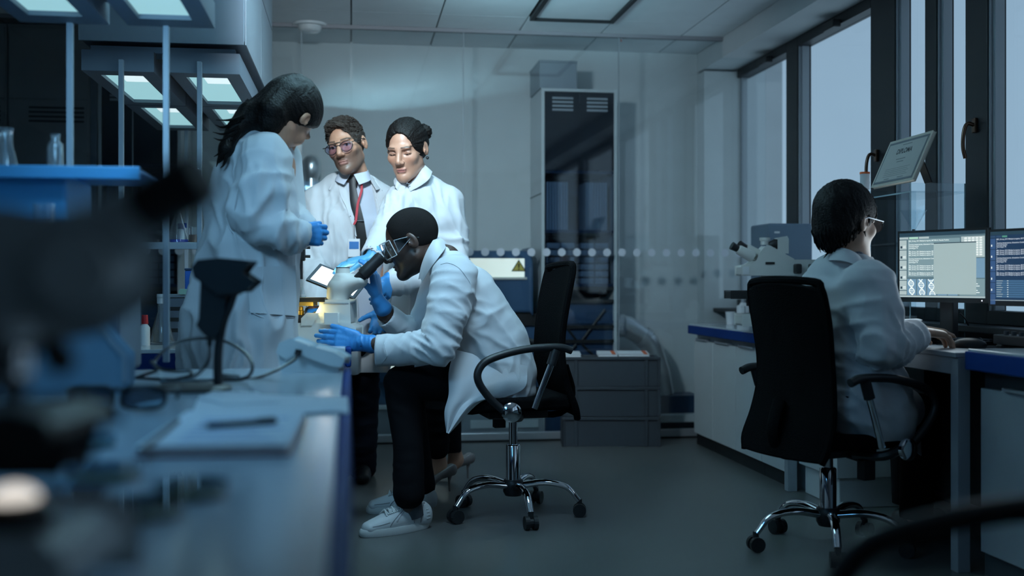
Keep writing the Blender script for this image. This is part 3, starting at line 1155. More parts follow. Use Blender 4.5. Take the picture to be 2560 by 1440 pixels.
obj('plinth', MB().box((mx0 - 0.06, 6.72, 0.0), (mx1 + 0.02, 7.1, 0.20)), m_greylam, t, bevel=0.004)
obj('plinth_strip', MB().box((0.30, 6.71, 0.075), (0.60, 6.7195, 0.125)).box((0.72, 6.71, 0.075), (1.14, 6.7195, 0.125)), m_white, t, bevel=0.002)

# ------------------------------------------------------------------ stack of crates
m_crate = mat('crate_grey', (0.032, 0.040, 0.050), 0.55)
cl = onz(1405, 1117, 0)
cr = onz(1652, 1117, 0)
dx = (cr - cl)
ex = dx.normalized()
ey = Vector((-ex.y, ex.x, 0))
W, Dp, Hc = dx.length, 0.215, 0.176
labs = ['dark grey plastic crate on the floor, bottom of the stack by the glass wall', 'dark grey plastic crate in the middle of the three high stack', 'dark grey open crate on top of the stack, holding papers']
R3 = Matrix((ex, ey, Vector((0, 0, 1)))).transposed()
for k in range(3):
    t = thing('crate', labs[k], 'crate', (cl.x + ex.x * W / 2, cl.y + ex.y * W / 2, k * Hc), 'crates in the stack')
    o0 = cl + Vector((0, 0, k * Hc + (0.002 if k else 0)))

    def bx(mb, lo, hi):
        vs = [o0 + R3 @ Vector(p) for p in ((lo[0], lo[1], lo[2]), (hi[0], lo[1], lo[2]), (hi[0], hi[1], lo[2]), (lo[0], hi[1], lo[2]), (lo[0], lo[1], hi[2]), (hi[0], lo[1], hi[2]), (hi[0], hi[1], hi[2]), (lo[0], hi[1], hi[2]))]
        return mb.add(vs, [(0, 3, 2, 1), (4, 5, 6, 7), (0, 1, 5, 4), (1, 2, 6, 5), (2, 3, 7, 6), (3, 0, 4, 7)])
    h = Hc - 0.002
    m = MB()
    bx(m, (0.012, 0.012, 0), (W - 0.012, Dp - 0.012, 0.01))
    bx(m, (0.012, 0.012, 0.01), (W - 0.012, 0.02, h - 0.01))
    bx(m, (0.012, Dp - 0.02, 0.01), (W - 0.012, Dp - 0.012, h - 0.01))
    bx(m, (0.012, 0.02, 0.01), (0.02, Dp - 0.02, h - 0.01))
    bx(m, (W - 0.02, 0.02, 0.01), (W - 0.012, Dp - 0.02, h - 0.01))
    obj('walls', m, m_crate, t)
    m = MB()
    for (lo, hi) in (((0, 0), (W, 0.02)), ((0, Dp - 0.02), (W, Dp)), ((0, 0.02), (0.02, Dp - 0.02)), ((W - 0.02, 0.02), (W, Dp - 0.02))):
        bx(m, (*lo, h - 0.018), (*hi, h))
    obj('rim', m, m_crate, t, bevel=0.003)
    for xa in (0.0, 0.075, W - 0.093, W - 0.018):
        obj('rib', bx(MB(), (xa, 0.0, 0.0), (xa + 0.018, 0.012, h - 0.018)), m_crate, t, bevel=0.002)
    for yb in (0.0, Dp / 2, Dp - 0.018):
        obj('rib', bx(MB(), (0.0, yb, 0.0), (0.012, yb + 0.018, h - 0.018)), m_crate, t, bevel=0.002)
zt = 3 * Hc
m_orange = mat('orange_print', (0.65, 0.12, 0.03), 0.5)
t = thing('envelope', 'flat white packet lying at the left corner of the crate top', 'packet', tuple(cl + R3 @ Vector((0.05, 0.1, zt))))
for (u0, u1, v, lab) in ((0.02, 0.11, 0.06, 0), (0.22, 0.33, 0.09, 1), (0.34, 0.52, 0.10, 2)):
    if lab:
        t = thing('envelope', 'white packet with orange end on the crate top, ' + ('middle one' if lab == 1 else 'long one at the far side'), 'packet', tuple(cl + R3 @ Vector((u0, v, zt))), None)
    pk = [cl + R3 @ Vector(p) for p in ((u0, v - 0.05, zt + 0.001), (u1, v - 0.05, zt + 0.001), (u1, v + 0.12, zt + 0.012), (u0, v + 0.12, zt + 0.012))]
    obj('sleeve', MB().prism(pk, (0, 0, 0.012)), m_paper, t, bevel=0.003)
    if lab:
        pk = [cl + R3 @ Vector(p) for p in ((u1 - 0.03, v - 0.0505, zt + 0.012), (u1 - 0.008, v - 0.0505, zt + 0.012), (u1 - 0.008, v + 0.11, zt + 0.024), (u1 - 0.03, v + 0.11, zt + 0.024))]
        obj('orange_band', MB().prism(pk, (0, 0, 0.002)), m_orange, t)

# ================================================================== swivel chairs
m_mesh = mat('chair_black_mesh', (0.0035, 0.0035, 0.004), 0.9, bump=0.4, bscale=260, spec=0.05)


def chair(label, loc, rotz):
    t = thing('swivel_chair', label, 'chair', (0, 0, 0), 'black swivel chairs')
    # seat
    g = []
    for i in range(9):
        v = -1 + i / 4
        row = []
        for j in range(9):
            u = -1 + j / 4
            r = 1 - 0.10 * (u * u * v * v)
            row.append((u * 0.235 * r, 0.02 + v * 0.235 * r, 0.478 - 0.012 * max(0, v) ** 3 + 0.008 * u * u))
        g.append(row)
    obj('seat', MB().sheet(g, 0.055), m_mesh, t, smooth=True, bevel=0.015, segs=3)
    obj('seat_plate', MB().box((-0.11, -0.12, 0.415), (0.11, 0.13, 0.452)), m_black, t, bevel=0.006)
    # backrest
    prof = [(0.42, -0.250, 0.205), (0.47, -0.236, 0.222), (0.56, -0.205, 0.212), (0.66, -0.190, 0.196), (0.76, -0.192, 0.190), (0.88, -0.208, 0.196), (0.97, -0.226, 0.196), (1.015, -0.236, 0.188), (1.038, -0.242, 0.165)]
    g = []
    for z, y, w in prof:
        g.append([(u * w, y + 0.035 * u * u - 0.0, z - (0.02 if z > 1.03 else 0.0) * u * u) for u in [-1 + k / 6 for k in range(13)]])
    obj('backrest', MB().sheet(g, 0.022), m_mesh, t, smooth=True, bevel=0.006)
    rim = [Vector((w, y + 0.035, z)) for z, y, w in prof] + [Vector((0.0, -0.243, 1.046))] + [Vector((-w, y + 0.035, z)) for z, y, w in prof[::-1]]
    obj('back_frame', MB().tube(bez(rim, 80), 0.014, 8), m_mesh, t, smooth=True)
    obj('back_bracket', MB().tube(bez([(0, -0.05, 0.425), (0, -0.20, 0.42), (0, -0.255, 0.50), (0, -0.225, 0.62)], 12), [0.03] * 13, 10, flat=0.45), m_mesh, t, smooth=True)
    # gas lift
    obj('column', MB().lathe([(0.030, 0.11), (0.030, 0.292), (0.026, 0.297), (0.018, 0.298), (0.018, 0.395), (0.026, 0.40), (0.028, 0.43)], n=24), m_chrome, t, smooth=True)
    obj('hub', MB().lathe([(0.034, 0.085), (0.042, 0.10), (0.042, 0.145), (0.036, 0.152), (0.0, 0.152)], n=24), m_black, t, smooth=True)
    obj('tilt_lever', MB().tube([(0.05, -0.02, 0.43), (0.17, 0.02, 0.405)], 0.008, 8).box((0.15, -0.005, 0.345), (0.19, 0.045, 0.415)), m_black, t, bevel=0.004)
    for k in range(5):
        a = 2 * PI * k / 5 + 0.64
        d = Vector((math.cos(a), math.sin(a), 0))
        P = bez([Vector((0, 0, 0.128)) + d * 0.035, Vector((0, 0, 0.140)) + d * 0.13, Vector((0, 0, 0.122)) + d * 0.22, Vector((0, 0, 0.066)) + d * 0.272], 15)
        lg = obj('leg', MB().tube(P, [0.019 - 0.006 * i / len(P) for i in range(len(P))], 10, flat=0.8), m_chrome, t, smooth=True)
        w = d * 0.275
        e = Vector((-d.y, d.x, 0))
        cs = MB()
        for s in (-1, 1):
            cs.cyl(w + Vector((0, 0, 0.0275)) + e * (0.008 * s), w + Vector((0, 0, 0.0275)) + e * (0.026 * s), 0.0272, n=18)
        cs.cyl(w + Vector((0, 0, 0.03)), w + Vector((0, 0, 0.072)), 0.011, n=10)
        cs.cyl(w + Vector((0, 0, 0.0275)) - e * 0.012, w + Vector((0, 0, 0.0275)) + e * 0.012, 0.02, n=12)
        obj('castor', cs, m_black, lg)
    for s in (-1, 1):
        x = 0.290 * s
        P = bez([(x, -0.165, 0.700), (x, -0.11, 0.714), (x, 0.03, 0.707), (x * 1.02, 0.16, 0.674), (x * 1.03, 0.208, 0.637), (x * 1.03, 0.212, 0.587), (x, 0.165, 0.52), (x * 0.98, 0.10, 0.462)], 42)
        am = obj('armrest', MB().tube(P, 0.0155, 10), m_black, t, smooth=True)
        obj('arm_strut', MB().cyl((x, -0.085, 0.655), (x * 0.97, -0.015, 0.475), 0.0125, n=12), m_chrome, am, smooth=True)
        obj('strut_socket', MB().cyl((x, -0.100, 0.705), (x, -0.080, 0.645), 0.019, n=12), m_black, am, smooth=True)
        obj('arm_foot', MB().tube(bez([(x * 0.98, 0.10, 0.475), (x * 0.8, 0.04, 0.435), (x * 0.45, 0, 0.43)], 8), 0.017, 8), m_black, am, smooth=True)
        ca = MB().lathe([(0.0, 0.011), (0.020, 0.0095), (0.034, 0.004), (0.0385, 0.0), (0.039, -0.012), (0.0, -0.012)], (x + 0.019 * s, 0.082, 0.465), (s, 0, 0), 28)
        obj('pivot_cap', ca, m_chrome, am, smooth=True, label='round polished chrome pivot cap')
    t.location = loc
    t.rotation_euler = (0, 0, rotz)
    return t


def heading(cosr, sinf):
    """world rotation that turns local +Y to cosr*right + sinf*forward of the view"""
    d = Vector((CY, -SY, 0)) * cosr + Vector((SY, CY, 0)) * sinf
    return math.atan2(-d.x, d.y)


pc1 = at(1283, 1262, 4.59)
ch1 = chair('black swivel chair with tall back that the man at the microscope sits on', (pc1.x, pc1.y, 0), heading(-0.97, -0.24))
pc2 = at(2070, 1290, 4.02)
ch2 = copy_tree(ch1, (pc2.x, pc2.y, 0), 'black mesh swivel chair at the desk, back turned, under the person at the monitors', heading(0.90, 0.44))
for part_ in ch2.children:
    if part_.name.split('.')[0] not in ('column', 'hub', 'leg'):
        part_.location.z -= 0.068                              # the gas lift of this chair is set lower
pc3 = at(2890, 1440, 0.98)
ch3 = copy_tree(ch1, (pc3.x, pc3.y, 0), 'nearest black chair, only its blurred armrest shows at the bottom corner', heading(-0.99, 0.1))

# ================================================================== main microscope
MD = 4.40
t = thing('microscope', 'white inverted microscope lit yellow at the stage, on the second bench', 'microscope', tuple(at(820, 864, MD + 0.1)), 'microscopes')
obj('base', slab([(748, 811), (872, 811), (886, 822), (886, 865), (748, 865)], MD, MD + 0.22), m_offwhite, t, bevel=0.006, segs=3)
obj('body', slab([(777, 811), (793, 785), (803, 768), (803, 754), (870, 754), (872, 811)], MD + 0.015, MD + 0.20), m_offwhite, t, bevel=0.008, segs=3)
obj('body_seam', slab([(809, 757), (871, 757), (871, 760), (809, 760)], MD + 0.013, MD + 0.20), m_greylam, t)
obj('front_block', slab([(755, 811), (755, 797), (768, 784), (794, 785), (779, 811)], MD - 0.005, MD + 0.16), m_offwhite, t, bevel=0.004)
HS = SDF()
HS.add(s_limb([at(843, 758, MD + 0.10), at(847, 722, MD + 0.10), at(857, 694, MD + 0.10)], [0.058, 0.062, 0.044], [0.043, 0.048, 0.036], Vector((SY, CY, 0))), 0)
HS.add(s_limb([at(862, 712, MD + 0.10), at(902, 702, MD + 0.10)], [0.062, 0.062], [0.038, 0.028], Vector((SY, CY, 0))), 0.03)
HS.keep(s_plane(at(843, 754, MD + 0.10), (0, 0, -1)), 0.003)
HS.keep(s_plane(at(857, 682, MD + 0.10), (0, 0, 1)), 0.012)
hv, hf = sdf_mesh(HS, np.array(at(800, 770, MD - 0.02)), np.array(at(930, 670, MD + 0.22)), 0.005)
hd = np_obj('head', hv, hf, m_offwhite, t)
cp = at(857, 683, MD + 0.10)
obj('port_cap', MB().lathe([(0.030, 0), (0.0275, 0.021), (0.0, 0.021)], cp, n=28), m_offwhite, hd, smooth=True)
obj('port_ring', MB().lathe([(0.0282, 0.0212), (0.0282, 0.0245), (0.0, 0.0245)], cp, n=28), m_dkgrey, hd, smooth=True)
for k, dd in enumerate((0.068, 0.130)):
    a, b = at(892, 702, MD + dd), at(954, 640, MD + dd - 0.01)
    e = (b - a)
    ep = obj('eyepiece', MB().tube([a, a + e * 0.25, a + e * 0.26, a + e * 0.62, a + e * 0.65, a + e * 0.9, b], [0.022, 0.022, 0.0265, 0.0255, 0.023, 0.0245, 0.021], 22), m_black, t, smooth=True)
st = obj('stage', slab([(700, 746), (811, 746), (811, 754), (700, 754)], MD + 0.01, MD + 0.19), m_black, t, bevel=0.002)
dsh = at(747, 745, MD + 0.09)
obj('sample_dish', MB().lathe([(0.0, 0.0), (0.028, 0.0), (0.030, 0.009), (0.027, 0.009)], dsh, n=28), m_lab, st, smooth=True)
m_brass = mat('brass', (0.45, 0.33, 0.10), 0.35, metal=0.6)
obj('objective_turret', slab([(748, 755), (781, 755), (781, 763), (748, 763)], MD + 0.05, MD + 0.15), m_brass, t, bevel=0.003)
for q, px in enumerate((744, 752)):
    a, b = at(px, 766, MD + 0.08 + 0.05 * q), at(px - 1, 790, MD + 0.08 + 0.05 * q)
    obj('objective', MB().tube([a, a + (b - a) * 0.4, a + (b - a) * 0.45, b], [0.010, 0.012, 0.015, 0.015], 14), m_brass, t, smooth=True)
obj('left_knob_block', slab([(741, 789), (760, 789), (757, 833), (741, 833)], MD + 0.04, MD + 0.12), m_black, t, bevel=0.003)
obj('focus_knob', slab([(814, 786), (841, 786), (841, 808), (814, 808)], MD - 0.03, MD + 0.015), m_offwhite, t, bevel=0.006)
a = at(750, 698, MD + 0.10)
b = at(750, 612, MD + 0.10)
obj('illuminator_column', MB().tube([a, b], [0.012, 0.012], 16), m_black, t, smooth=True)
obj('illuminator_arm', MB().box(at(742, 652, MD + 0.08), at(764, 612, MD + 0.14)), m_black, t, bevel=0.004)
for py in (619, 641):
    q = at(762, py, MD + 0.09)
    obj('clamp_screw', MB().cyl(q, q + Vector((0.022, 0, 0)), 0.006, n=10), m_black, t)
obj('condenser_lens', MB().lathe([(0.011, 0), (0.014, -0.03), (0.021, -0.062)], a, n=20, cap=False), m_clear, t, smooth=True)
obj('power_light', MB().lathe([(0, 0), (0.004, 0.0), (0.004, 0.001), (0, 0.001)], at(827, 862, MD - 0.001), (0, -1, 0), 10), mat('green_led', (0.2, 0.5, 0.4), 0.4, emit=(0.3, 0.9, 0.7), estr=1.5), t)
# the microscope's own warm lamp over the stage
ml = lamp('stage_lamp', tuple(at(748, 716, MD + 0.10)), tuple(at(748, 800, MD + 0.10)), 0.03, 0.9, (1.0, 0.82, 0.35))
ml2 = bpy.data.lights.new('turret_glow', 'POINT')
ml2.energy = 0.28
ml2.color = (1.0, 0.80, 0.25)
ml2.shadow_soft_size = 0.012
o = bpy.data.objects.new('turret_glow', ml2)
COL.objects.link(o)
o.location = at(783, 772, MD + 0.0)

# tablet behind the microscope
t = thing('tablet', 'tablet with bright white screen propped behind the white microscope', 'tablet', tuple(at(835, 700, 4.68)))
TL, BL = at(801, 660, 4.74), at(767, 698, 4.62)
TR = at(916, 706, 4.74)
BR = BL + (TR - TL)
nn = (BL - TL).cross(TR - TL).normalized()
if nn.dot(Vector((0, -1, 0))) < 0:
    nn = -nn
obj('case', MB().prism([TL, BL, BR, TR], -nn * 0.008), m_dkgrey, t, bevel=0.003)
ins = lambda u, v: TL + (TR - TL) * u + (BL - TL) * v + nn * 0.0006
m_scrw = mat('white_screen', (0.6, 0.6, 0.6), 0.3, emit=(0.90, 0.88, 0.84), estr=1.15)
obj('screen', MB().prism([ins(0.05, 0.07), ins(0.05, 0.92), ins(0.95, 0.92), ins(0.95, 0.07)], -nn * 0.001), m_scrw, t)
tl = lamp('tablet_glow', tuple(TL + (BR - TL) * 0.5 + nn * 0.03), tuple(TL + (BR - TL) * 0.5 + nn * 1.0 + Vector((0.1, 0.3, 0.4))), 0.16, 0.5, (1.0, 0.90, 0.80))

# ================================================================== microscope by the window
WD = 5.55
t = thing('microscope', 'white upright microscope with dark eyepieces on the counter at the window', 'microscope', tuple(at(1960, 812, WD)), 'microscopes')
for k, (x0_, y0_) in enumerate(((1829, 614), (1848, 611))):
    a, b = at(x0_, y0_, WD + 0.03 * k), at(x0_ + 52, y0_ + 29, WD + 0.05 * k + 0.02)
    e = b - a
    ep = obj('eyepiece', MB().tube([a, a + e * 0.28], [0.021, 0.017], 16), m_black, t, smooth=True)
    obj('eyepiece_tube', MB().tube([a + e * 0.3, a + e * 0.36, a + e * 0.9, b], [0.020, 0.025, 0.028, 0.028], 18), m_offwhite, t, smooth=True)
obj('head', slab([(1893, 650), (1901, 632), (1917, 614), (1925, 615), (1984, 648), (1984, 651)], WD, WD + 0.12), m_offwhite, t, bevel=0.005)
obj('camera_port', MB().lathe([(0.022, 0), (0.022, 0.02), (0.027, 0.022), (0.027, 0.036), (0.0, 0.036)], at(1912, 612, WD + 0.06), n=20), m_offwhite, t, smooth=True)
obj('camera_body', slab([(1946, 596), (1967, 592), (1970, 598), (1970, 632), (1946, 631)], WD + 0.02, WD + 0.09), m_offwhite, t, bevel=0.004)
a = at(1922, 612, WD + 0.05)
obj('camera_coupler', MB().tube([a, at(1936, 608, WD + 0.05), at(1946, 611, WD + 0.05)], [0.012, 0.022, 0.026], 16), m_black, t, smooth=True)
obj('arm', slab([(1856, 666), (1876, 663), (1894, 652), (2052, 652), (2052, 690), (2010, 694), (1990, 686), (1856, 686)], WD - 0.01, WD + 0.15), m_offwhite, t, bevel=0.006)
obj('arm_step', slab([(1857, 667), (1873, 666), (1873, 686), (1857, 686)], WD - 0.014, WD + 0.10), m_paper, t)
obj('column', slab([(1962, 690), (2030, 690), (2030, 812), (1962, 812)], WD + 0.02, WD + 0.14), m_offwhite, t, bevel=0.006)
obj('foot', slab([(1858, 788), (2030, 788), (2030, 813), (1858, 813)], WD - 0.02, WD + 0.18), m_offwhite, t, bevel=0.006)
obj('badge', slab([(1914, 655), (1937, 655), (1937, 661), (1914, 661)], WD - 0.013, WD), m_black, t)
obj('nosepiece', MB().tube([at(1903, 694, WD + 0.06), at(1925, 688, WD + 0.06), at(1957, 690, WD + 0.06)], [0.018, 0.032, 0.03], 16), m_offwhite, t, smooth=True)
for k, px in enumerate((1911, 1932, 1953)):
    a, b = at(px + 1, 700, WD + 0.03 + 0.03 * k), at(px, 722, WD + 0.03 + 0.03 * k)
    obj('objective', MB().tube([a, a + (b - a) * 0.8, b], [0.0125, 0.0125, 0.008], 14), m_chrome, t, smooth=True)
for px in (1994, 2031):
    q = at(px, 672, WD - 0.03)
    obj('slider_knob', MB().cbox(q, (0.03, 0.05, 0.05)), m_black, t, bevel=0.008)
obj('stage', slab([(1828, 728), (1960, 728), (1960, 746), (1828, 746)], WD - 0.03, WD + 0.14), m_black, t, bevel=0.003)
obj('stage_bracket', slab([(1930, 746), (1965, 746), (1965, 770), (1940, 770)], WD + 0.03, WD + 0.12), m_black, t, bevel=0.003)
q = at(1875, 765, WD + 0.02)
obj('stage_knob', MB().cyl(q, q + Vector((0, 0, 0.05)), 0.018, n=16), m_black, t, smooth=True)
# blue grey instrument behind it
t = thing('instrument', 'blue grey boxy instrument behind the window microscope', 'instrument', tuple(at(1985, 812, 5.95)))
obj('housing', MB().box((2.248, 5.75, 0.7205), (2.50, 6.03, 1.29)), mat('instrument_bluegrey', (0.11, 0.16, 0.22), 0.45), t, bevel=0.012, segs=3)
obj('name_plate', MB().box((2.28, 5.747, 1.235), (2.31, 5.7505, 1.246)), m_white, t)
obj('foot', MB().box((2.26, 5.77, 0.7202), (2.49, 6.01, 0.7285)), m_black, t)
# cup and bottle
p = onz(1826, 811, 0.72)
p = at(1826, 811, (CAM_H - 0.72) * F_PX / (811 - 705))
t = thing('plastic_cup', 'white plastic cup on the window counter beside a white bottle', 'cup', (p.x, p.y, 0.7205))
obj('body', MB().lathe([(0.0, 0), (0.022, 0), (0.029, 0.072), (0.031, 0.074), (0.0275, 0.073), (0.020, 0.003)], (p.x, p.y, 0.7205), n=24), m_paper, t, smooth=True)
p = onz(1858, 812, 0.72)
t = thing('bottle', 'white bottle with ribbed sides on the window counter beside the cup', 'bottle', (p.x, p.y, 0.7205))
obj('body', MB().box((p.x - 0.033, p.y - 0.03, 0.7205), (p.x + 0.03, p.y + 0.03, 0.835)), m_paper, t, bevel=0.012, segs=3)
obj('shoulder', MB().lathe([(0.026, 0.833), (0.015, 0.85), (0.0, 0.85)], (p.x, p.y, 0), n=20), m_paper, t, smooth=True)
obj('cap', MB().lathe([(0.014, 0.848), (0.014, 0.872), (0.0, 0.872)], (p.x, p.y, 0), n=16), m_greylam, t, smooth=True)
obj('rib', MB().box((p.x - 0.004, p.y - 0.033, 0.73), (p.x + 0.002, p.y - 0.028, 0.83)), m_greylam, t, bevel=0.001)

# ================================================================== near bench: blurred microscope
ND = 0.86
m_ngrey = mat('near_scope_grey', (0.42, 0.47, 0.49), 0.45)
t = thing('microscope', 'big blurred grey microscope nearest the camera with black eyepiece', 'microscope', tuple(onz(120, 1500, 0.72)), 'microscopes')
a, b = at(355, 527, ND), at(508, 438, ND - 0.01)
e = b - a
obj('eyepiece', MB().tube([a, a + e * 0.05, a + e * 0.9, b], [0.019, 0.0225, 0.0225, 0.0195], 24), m_black, t, smooth=True)
a, b = at(150, 660, ND + 0.02), at(365, 522, ND)
obj('eyepiece_tube', MB().tube([a, a + (b - a) * 0.45, a + (b - a) * 0.5, b], [0.033, 0.030, 0.026, 0.023], 24), m_ngrey, t, smooth=True)
obj('head', slab([(-160, 820), (-160, 560), (20, 560), (150, 590), (250, 640), (240, 730), (140, 800), (0, 830)], ND - 0.02, ND + 0.07), m_ngrey, t, bevel=0.02, segs=4)
obj('head_side', MB().lathe([(0.0, 0.01), (0.026, 0.01), (0.028, 0.0), (0.0, -0.002)], at(190, 680, ND - 0.025), (0, -1, 0), 28), m_ngrey, t, smooth=True)
obj('arm', slab([(-330, 1520), (-330, 600), (-160, 600), (-160, 820), (-120, 900), (-170, 1100), (-170, 1520)], ND + 0.0, ND + 0.06), m_ngrey, t, bevel=0.012, segs=3)
obj('base', slab([(-330, 1519), (-330, 1380), (-150, 1370), (60, 1380), (120, 1420), (120, 1519)], ND - 0.07, ND + 0.09), m_ngrey, t, bevel=0.012, segs=3)
obj('nosepiece', MB().tube([at(-30, 800, ND + 0.02), at(10, 830, ND + 0.02), at(60, 850, ND + 0.02)], [0.03, 0.042, 0.04], 24), m_black, t, smooth=True)
for k, (px, py, qx, qy, r) in enumerate(((40, 860, 30, 1000, 0.011), (120, 850, 170, 930, 0.010), (-50, 850, -90, 960, 0.011))):
    a, b = at(px, py, ND - 0.005), at(qx, qy, ND - 0.005)
    e = b - a
    obj('objective', MB().tube([a, a + e * 0.35, a + e * 0.4, a + e * 0.8, b], [r, r, r * 1.15, r * 1.1, r * 0.5], 18), m_chrome if k == 0 else m_black, t, smooth=True)
q = at(48, 832, ND - 0.05)
obj('lamp_reflection_disc', MB().lathe([(0.0, 0.006), (0.010, 0.004), (0.012, 0.0), (0.0, -0.002)], q, (0.15, -0.6, 0.8), 20), m_white, t, smooth=True, label='white disc painting the lamp reflection on the nosepiece')  # white disc added in place of a lamp reflection on the nosepiece
obj('stage', slab([(-330, 1075), (20, 1040), (110, 1065), (120, 1110), (-330, 1130)], ND - 0.06, ND + 0.08), m_black, t, bevel=0.004)
obj('stage_knob', slab([(-100, 1110), (160, 1110), (140, 1175), (-100, 1175)], ND - 0.02, ND + 0.03), m_black, t, bevel=0.008)
q = at(35, 1260, ND)
obj('lamp_housing', MB().lathe([(0.0, -0.035), (0.03, -0.035), (0.028, 0.0), (0.020, 0.004)], q, n=24), m_black, t, smooth=True)
m_bulb = mat('field_lamp', (0.5, 0.5, 0.5), 0.4, emit=(1.0, 0.93, 0.84), estr=1.0)
obj('field_lens', MB().ell(q + Vector((0, 0, 0.002)), (0.0195, 0.0195, 0.013)), m_bulb, t, smooth=True)

# ------------------------------------------------------------------ wedge shaped instrument and box on the near bench
m_wedge = mat('instrument_lightblue', (0.20, 0.30, 0.38), 0.4)
t = thing('instrument', 'pale blue instrument with a sloping side, behind the blurred near microscope', 'instrument', tuple(onz(120, 983, 0.72)))
obj('side_shell', slab([(-60, 985), (-60, 640), (95, 650), (140, 690), (315, 888), (315, 955), (300, 985)], 2.465, 2.50), m_wedge, t, bevel=0.008, segs=3)
obj('edge_lip', slab([(140, 690), (315, 888), (315, 955), (303, 955), (303, 893), (134, 698)], 2.458, 2.47), m_hoodside, t)
t = thing('instrument', 'dark blue cabinet shaped instrument at the far end of the near bench', 'instrument', tuple(onz(300, 925, 0.72)))
b0 = at(294, 930, 2.92)
obj('housing', MB().box((b0.x - 0.34, b0.y, 0.7205), (b0.x, b0.y + 0.32, 1.055)), mat('instrument_slate', (0.10, 0.15, 0.21), 0.45), t, bevel=0.006)
obj('side_panel', MB().box((b0.x, b0.y + 0.012, 0.73), (b0.x + 0.004, b0.y + 0.31, 1.045)), m_hood, t, bevel=0.002)

# shelf on the near bench posts with glassware
t = thing('glass_shelf', 'blue tinted shelf on the near posts, holding clear glassware', 'shelf', (-0.8, 2.95, 1.22))
m_bluep = mat('blue_translucent_plastic', (0.10, 0.40, 0.72), 0.3, trans=0.3)
obj('shelf_plate', MB().box((-1.40, 2.86, 1.243), (-0.52, 3.26, 1.252)), m_bluep, t, bevel=0.002)
obj('front_rail', MB().box((-1.40, 2.845, 1.225), (-0.52, 2.86, 1.256)), m_bluep, t, bevel=0.002)
obj('shelf_leg', MB().box((-1.38, 3.20, 0.721), (-1.35, 3.23, 1.243)), m_post, t)
for x in (-0.85, -0.566):
    obj('post_clamp', MB().box((x - 0.014, 3.20, 1.222), (x + 0.014, 3.53, 1.243)), m_post, t)
t = thing('storage_box', 'translucent blue storage box hanging under the near glassware shelf', 'box', (-0.95, 2.9, 1.12))
obj('tub', MB().box((-1.25, 2.88, 1.12), (-0.70, 3.15, 1.238)), m_bluep, t, bevel=0.01)
obj('label', MB().box((-1.0, 2.877, 1.16), (-0.93, 2.88, 1.185)), m_paper, t)
for k, (px, D, hgt, r, rn, lab) in enumerate(((138, 3.0, 0.118, 0.0215, 0.012, 'tall narrow clear bottle on the near shelf against the first slim post'), (14, 2.93, 0.125, 0.036, 0.018, 'clear conical flask on the near shelf beside the narrow bottle'))):
    q = at(px, 430, D)
    t = thing('glass_bottle' if k == 0 else 'conical_flask', lab, 'bottle' if k == 0 else 'flask', (q.x, q.y, 1.2525))
    if k == 0:
        pf = [(0.0, 0), (r, 0), (r, hgt * 0.72), (r * 0.9, hgt * 0.78), (rn, hgt * 0.85), (rn, hgt * 0.95), (rn * 1.15, hgt), (rn * 0.95, hgt), (rn * 0.85, hgt * 0.85), (r * 0.9, hgt * 0.72), (r * 0.9, 0.004), (0, 0.004)]
    else:
        pf = [(0.0, 0), (r, 0), (r, 0.006), (rn, hgt * 0.62), (rn, hgt * 0.93), (rn * 1.2, hgt), (rn * 1.05, hgt), (rn * 0.9, hgt * 0.62), (r * 0.94, 0.008), (0, 0.004)]
    obj('glass_body', MB().lathe(pf, (q.x, q.y, 1.2525), n=28, cap=False), mat('clear_glass', (0.9, 0.95, 0.97), 0.03, trans=0.95, ior=1.45, var=0.0), t, smooth=True)
m_clearg = MATS['clear_glass']
q = at(110, 520, 2.6)
t = thing('beaker', 'small clear beaker hanging by the blue box under the near shelf', 'beaker', (q.x, q.y, 1.1))
obj('glass_body', MB().lathe([(0, 0), (0.022, 0), (0.023, 0.055), (0.021, 0.055), (0.020, 0.003), (0, 0.003)], (q.x, q.y, 1.10), n=20, cap=False), m_clearg, t, smooth=True)
obj('stand', MB().cyl((q.x, q.y, 0.721), (q.x, q.y, 1.0995), 0.012, n=10), m_post, t)

# ------------------------------------------------------------------ scanner, cables, white device
SD = 2.55
t = thing('barcode_scanner', 'black handheld barcode scanner resting in its gooseneck stand on the near bench', 'scanner', tuple(onz(500, 980, 0.72)))
sc = lambda x, y: (360 + x / 3.4275, 540 + y / 3.4275)
obj('scanner_head', slab([sc(435, 445), sc(470, 402), sc(640, 385), sc(862, 408), sc(800, 492), sc(910, 565), sc(845, 625), sc(640, 645), sc(520, 560), sc(450, 510)], SD - 0.035, SD + 0.04), m_black, t, bevel=0.009, segs=3)
obj('handle', slab([sc(525, 555), sc(655, 610), sc(650, 820), sc(612, 960), sc(590, 1000), sc(545, 990), sc(495, 930), sc(512, 890)], SD - 0.02, SD + 0.022), m_black, t, bevel=0.012, segs=3)
a, b = at(*sc(565, 990), SD), at(*sc(562, 1115), SD)
obj('cable_boot', MB().tube([a, b], [0.009, 0.006], 10), m_black, t, smooth=True)
P = [at(*sc(775, 640), SD), at(*sc(735, 760), SD), at(*sc(680, 900), SD), at(*sc(645, 1080), SD), at(*sc(632, 1250), SD), at(*sc(634, 1470), SD), at(*sc(630, 1520), SD)]
obj('gooseneck', MB().tube(bez(P, 24), 0.0105, 10), m_black, t, smooth=True)
q = onz(480, 975, 0.72)
obj('stand_base', MB().lathe([(0.0, 0.0005), (0.088, 0.0005), (0.090, 0.006), (0.080, 0.013), (0.0, 0.016)], (q.x, q.y, 0.72), n=36), m_black, t, smooth=True)
obj('cradle', slab([sc(690, 620), sc(790, 610), sc(770, 660), sc(720, 670)], SD - 0.03, SD + 0.03), m_black, t, bevel=0.004)
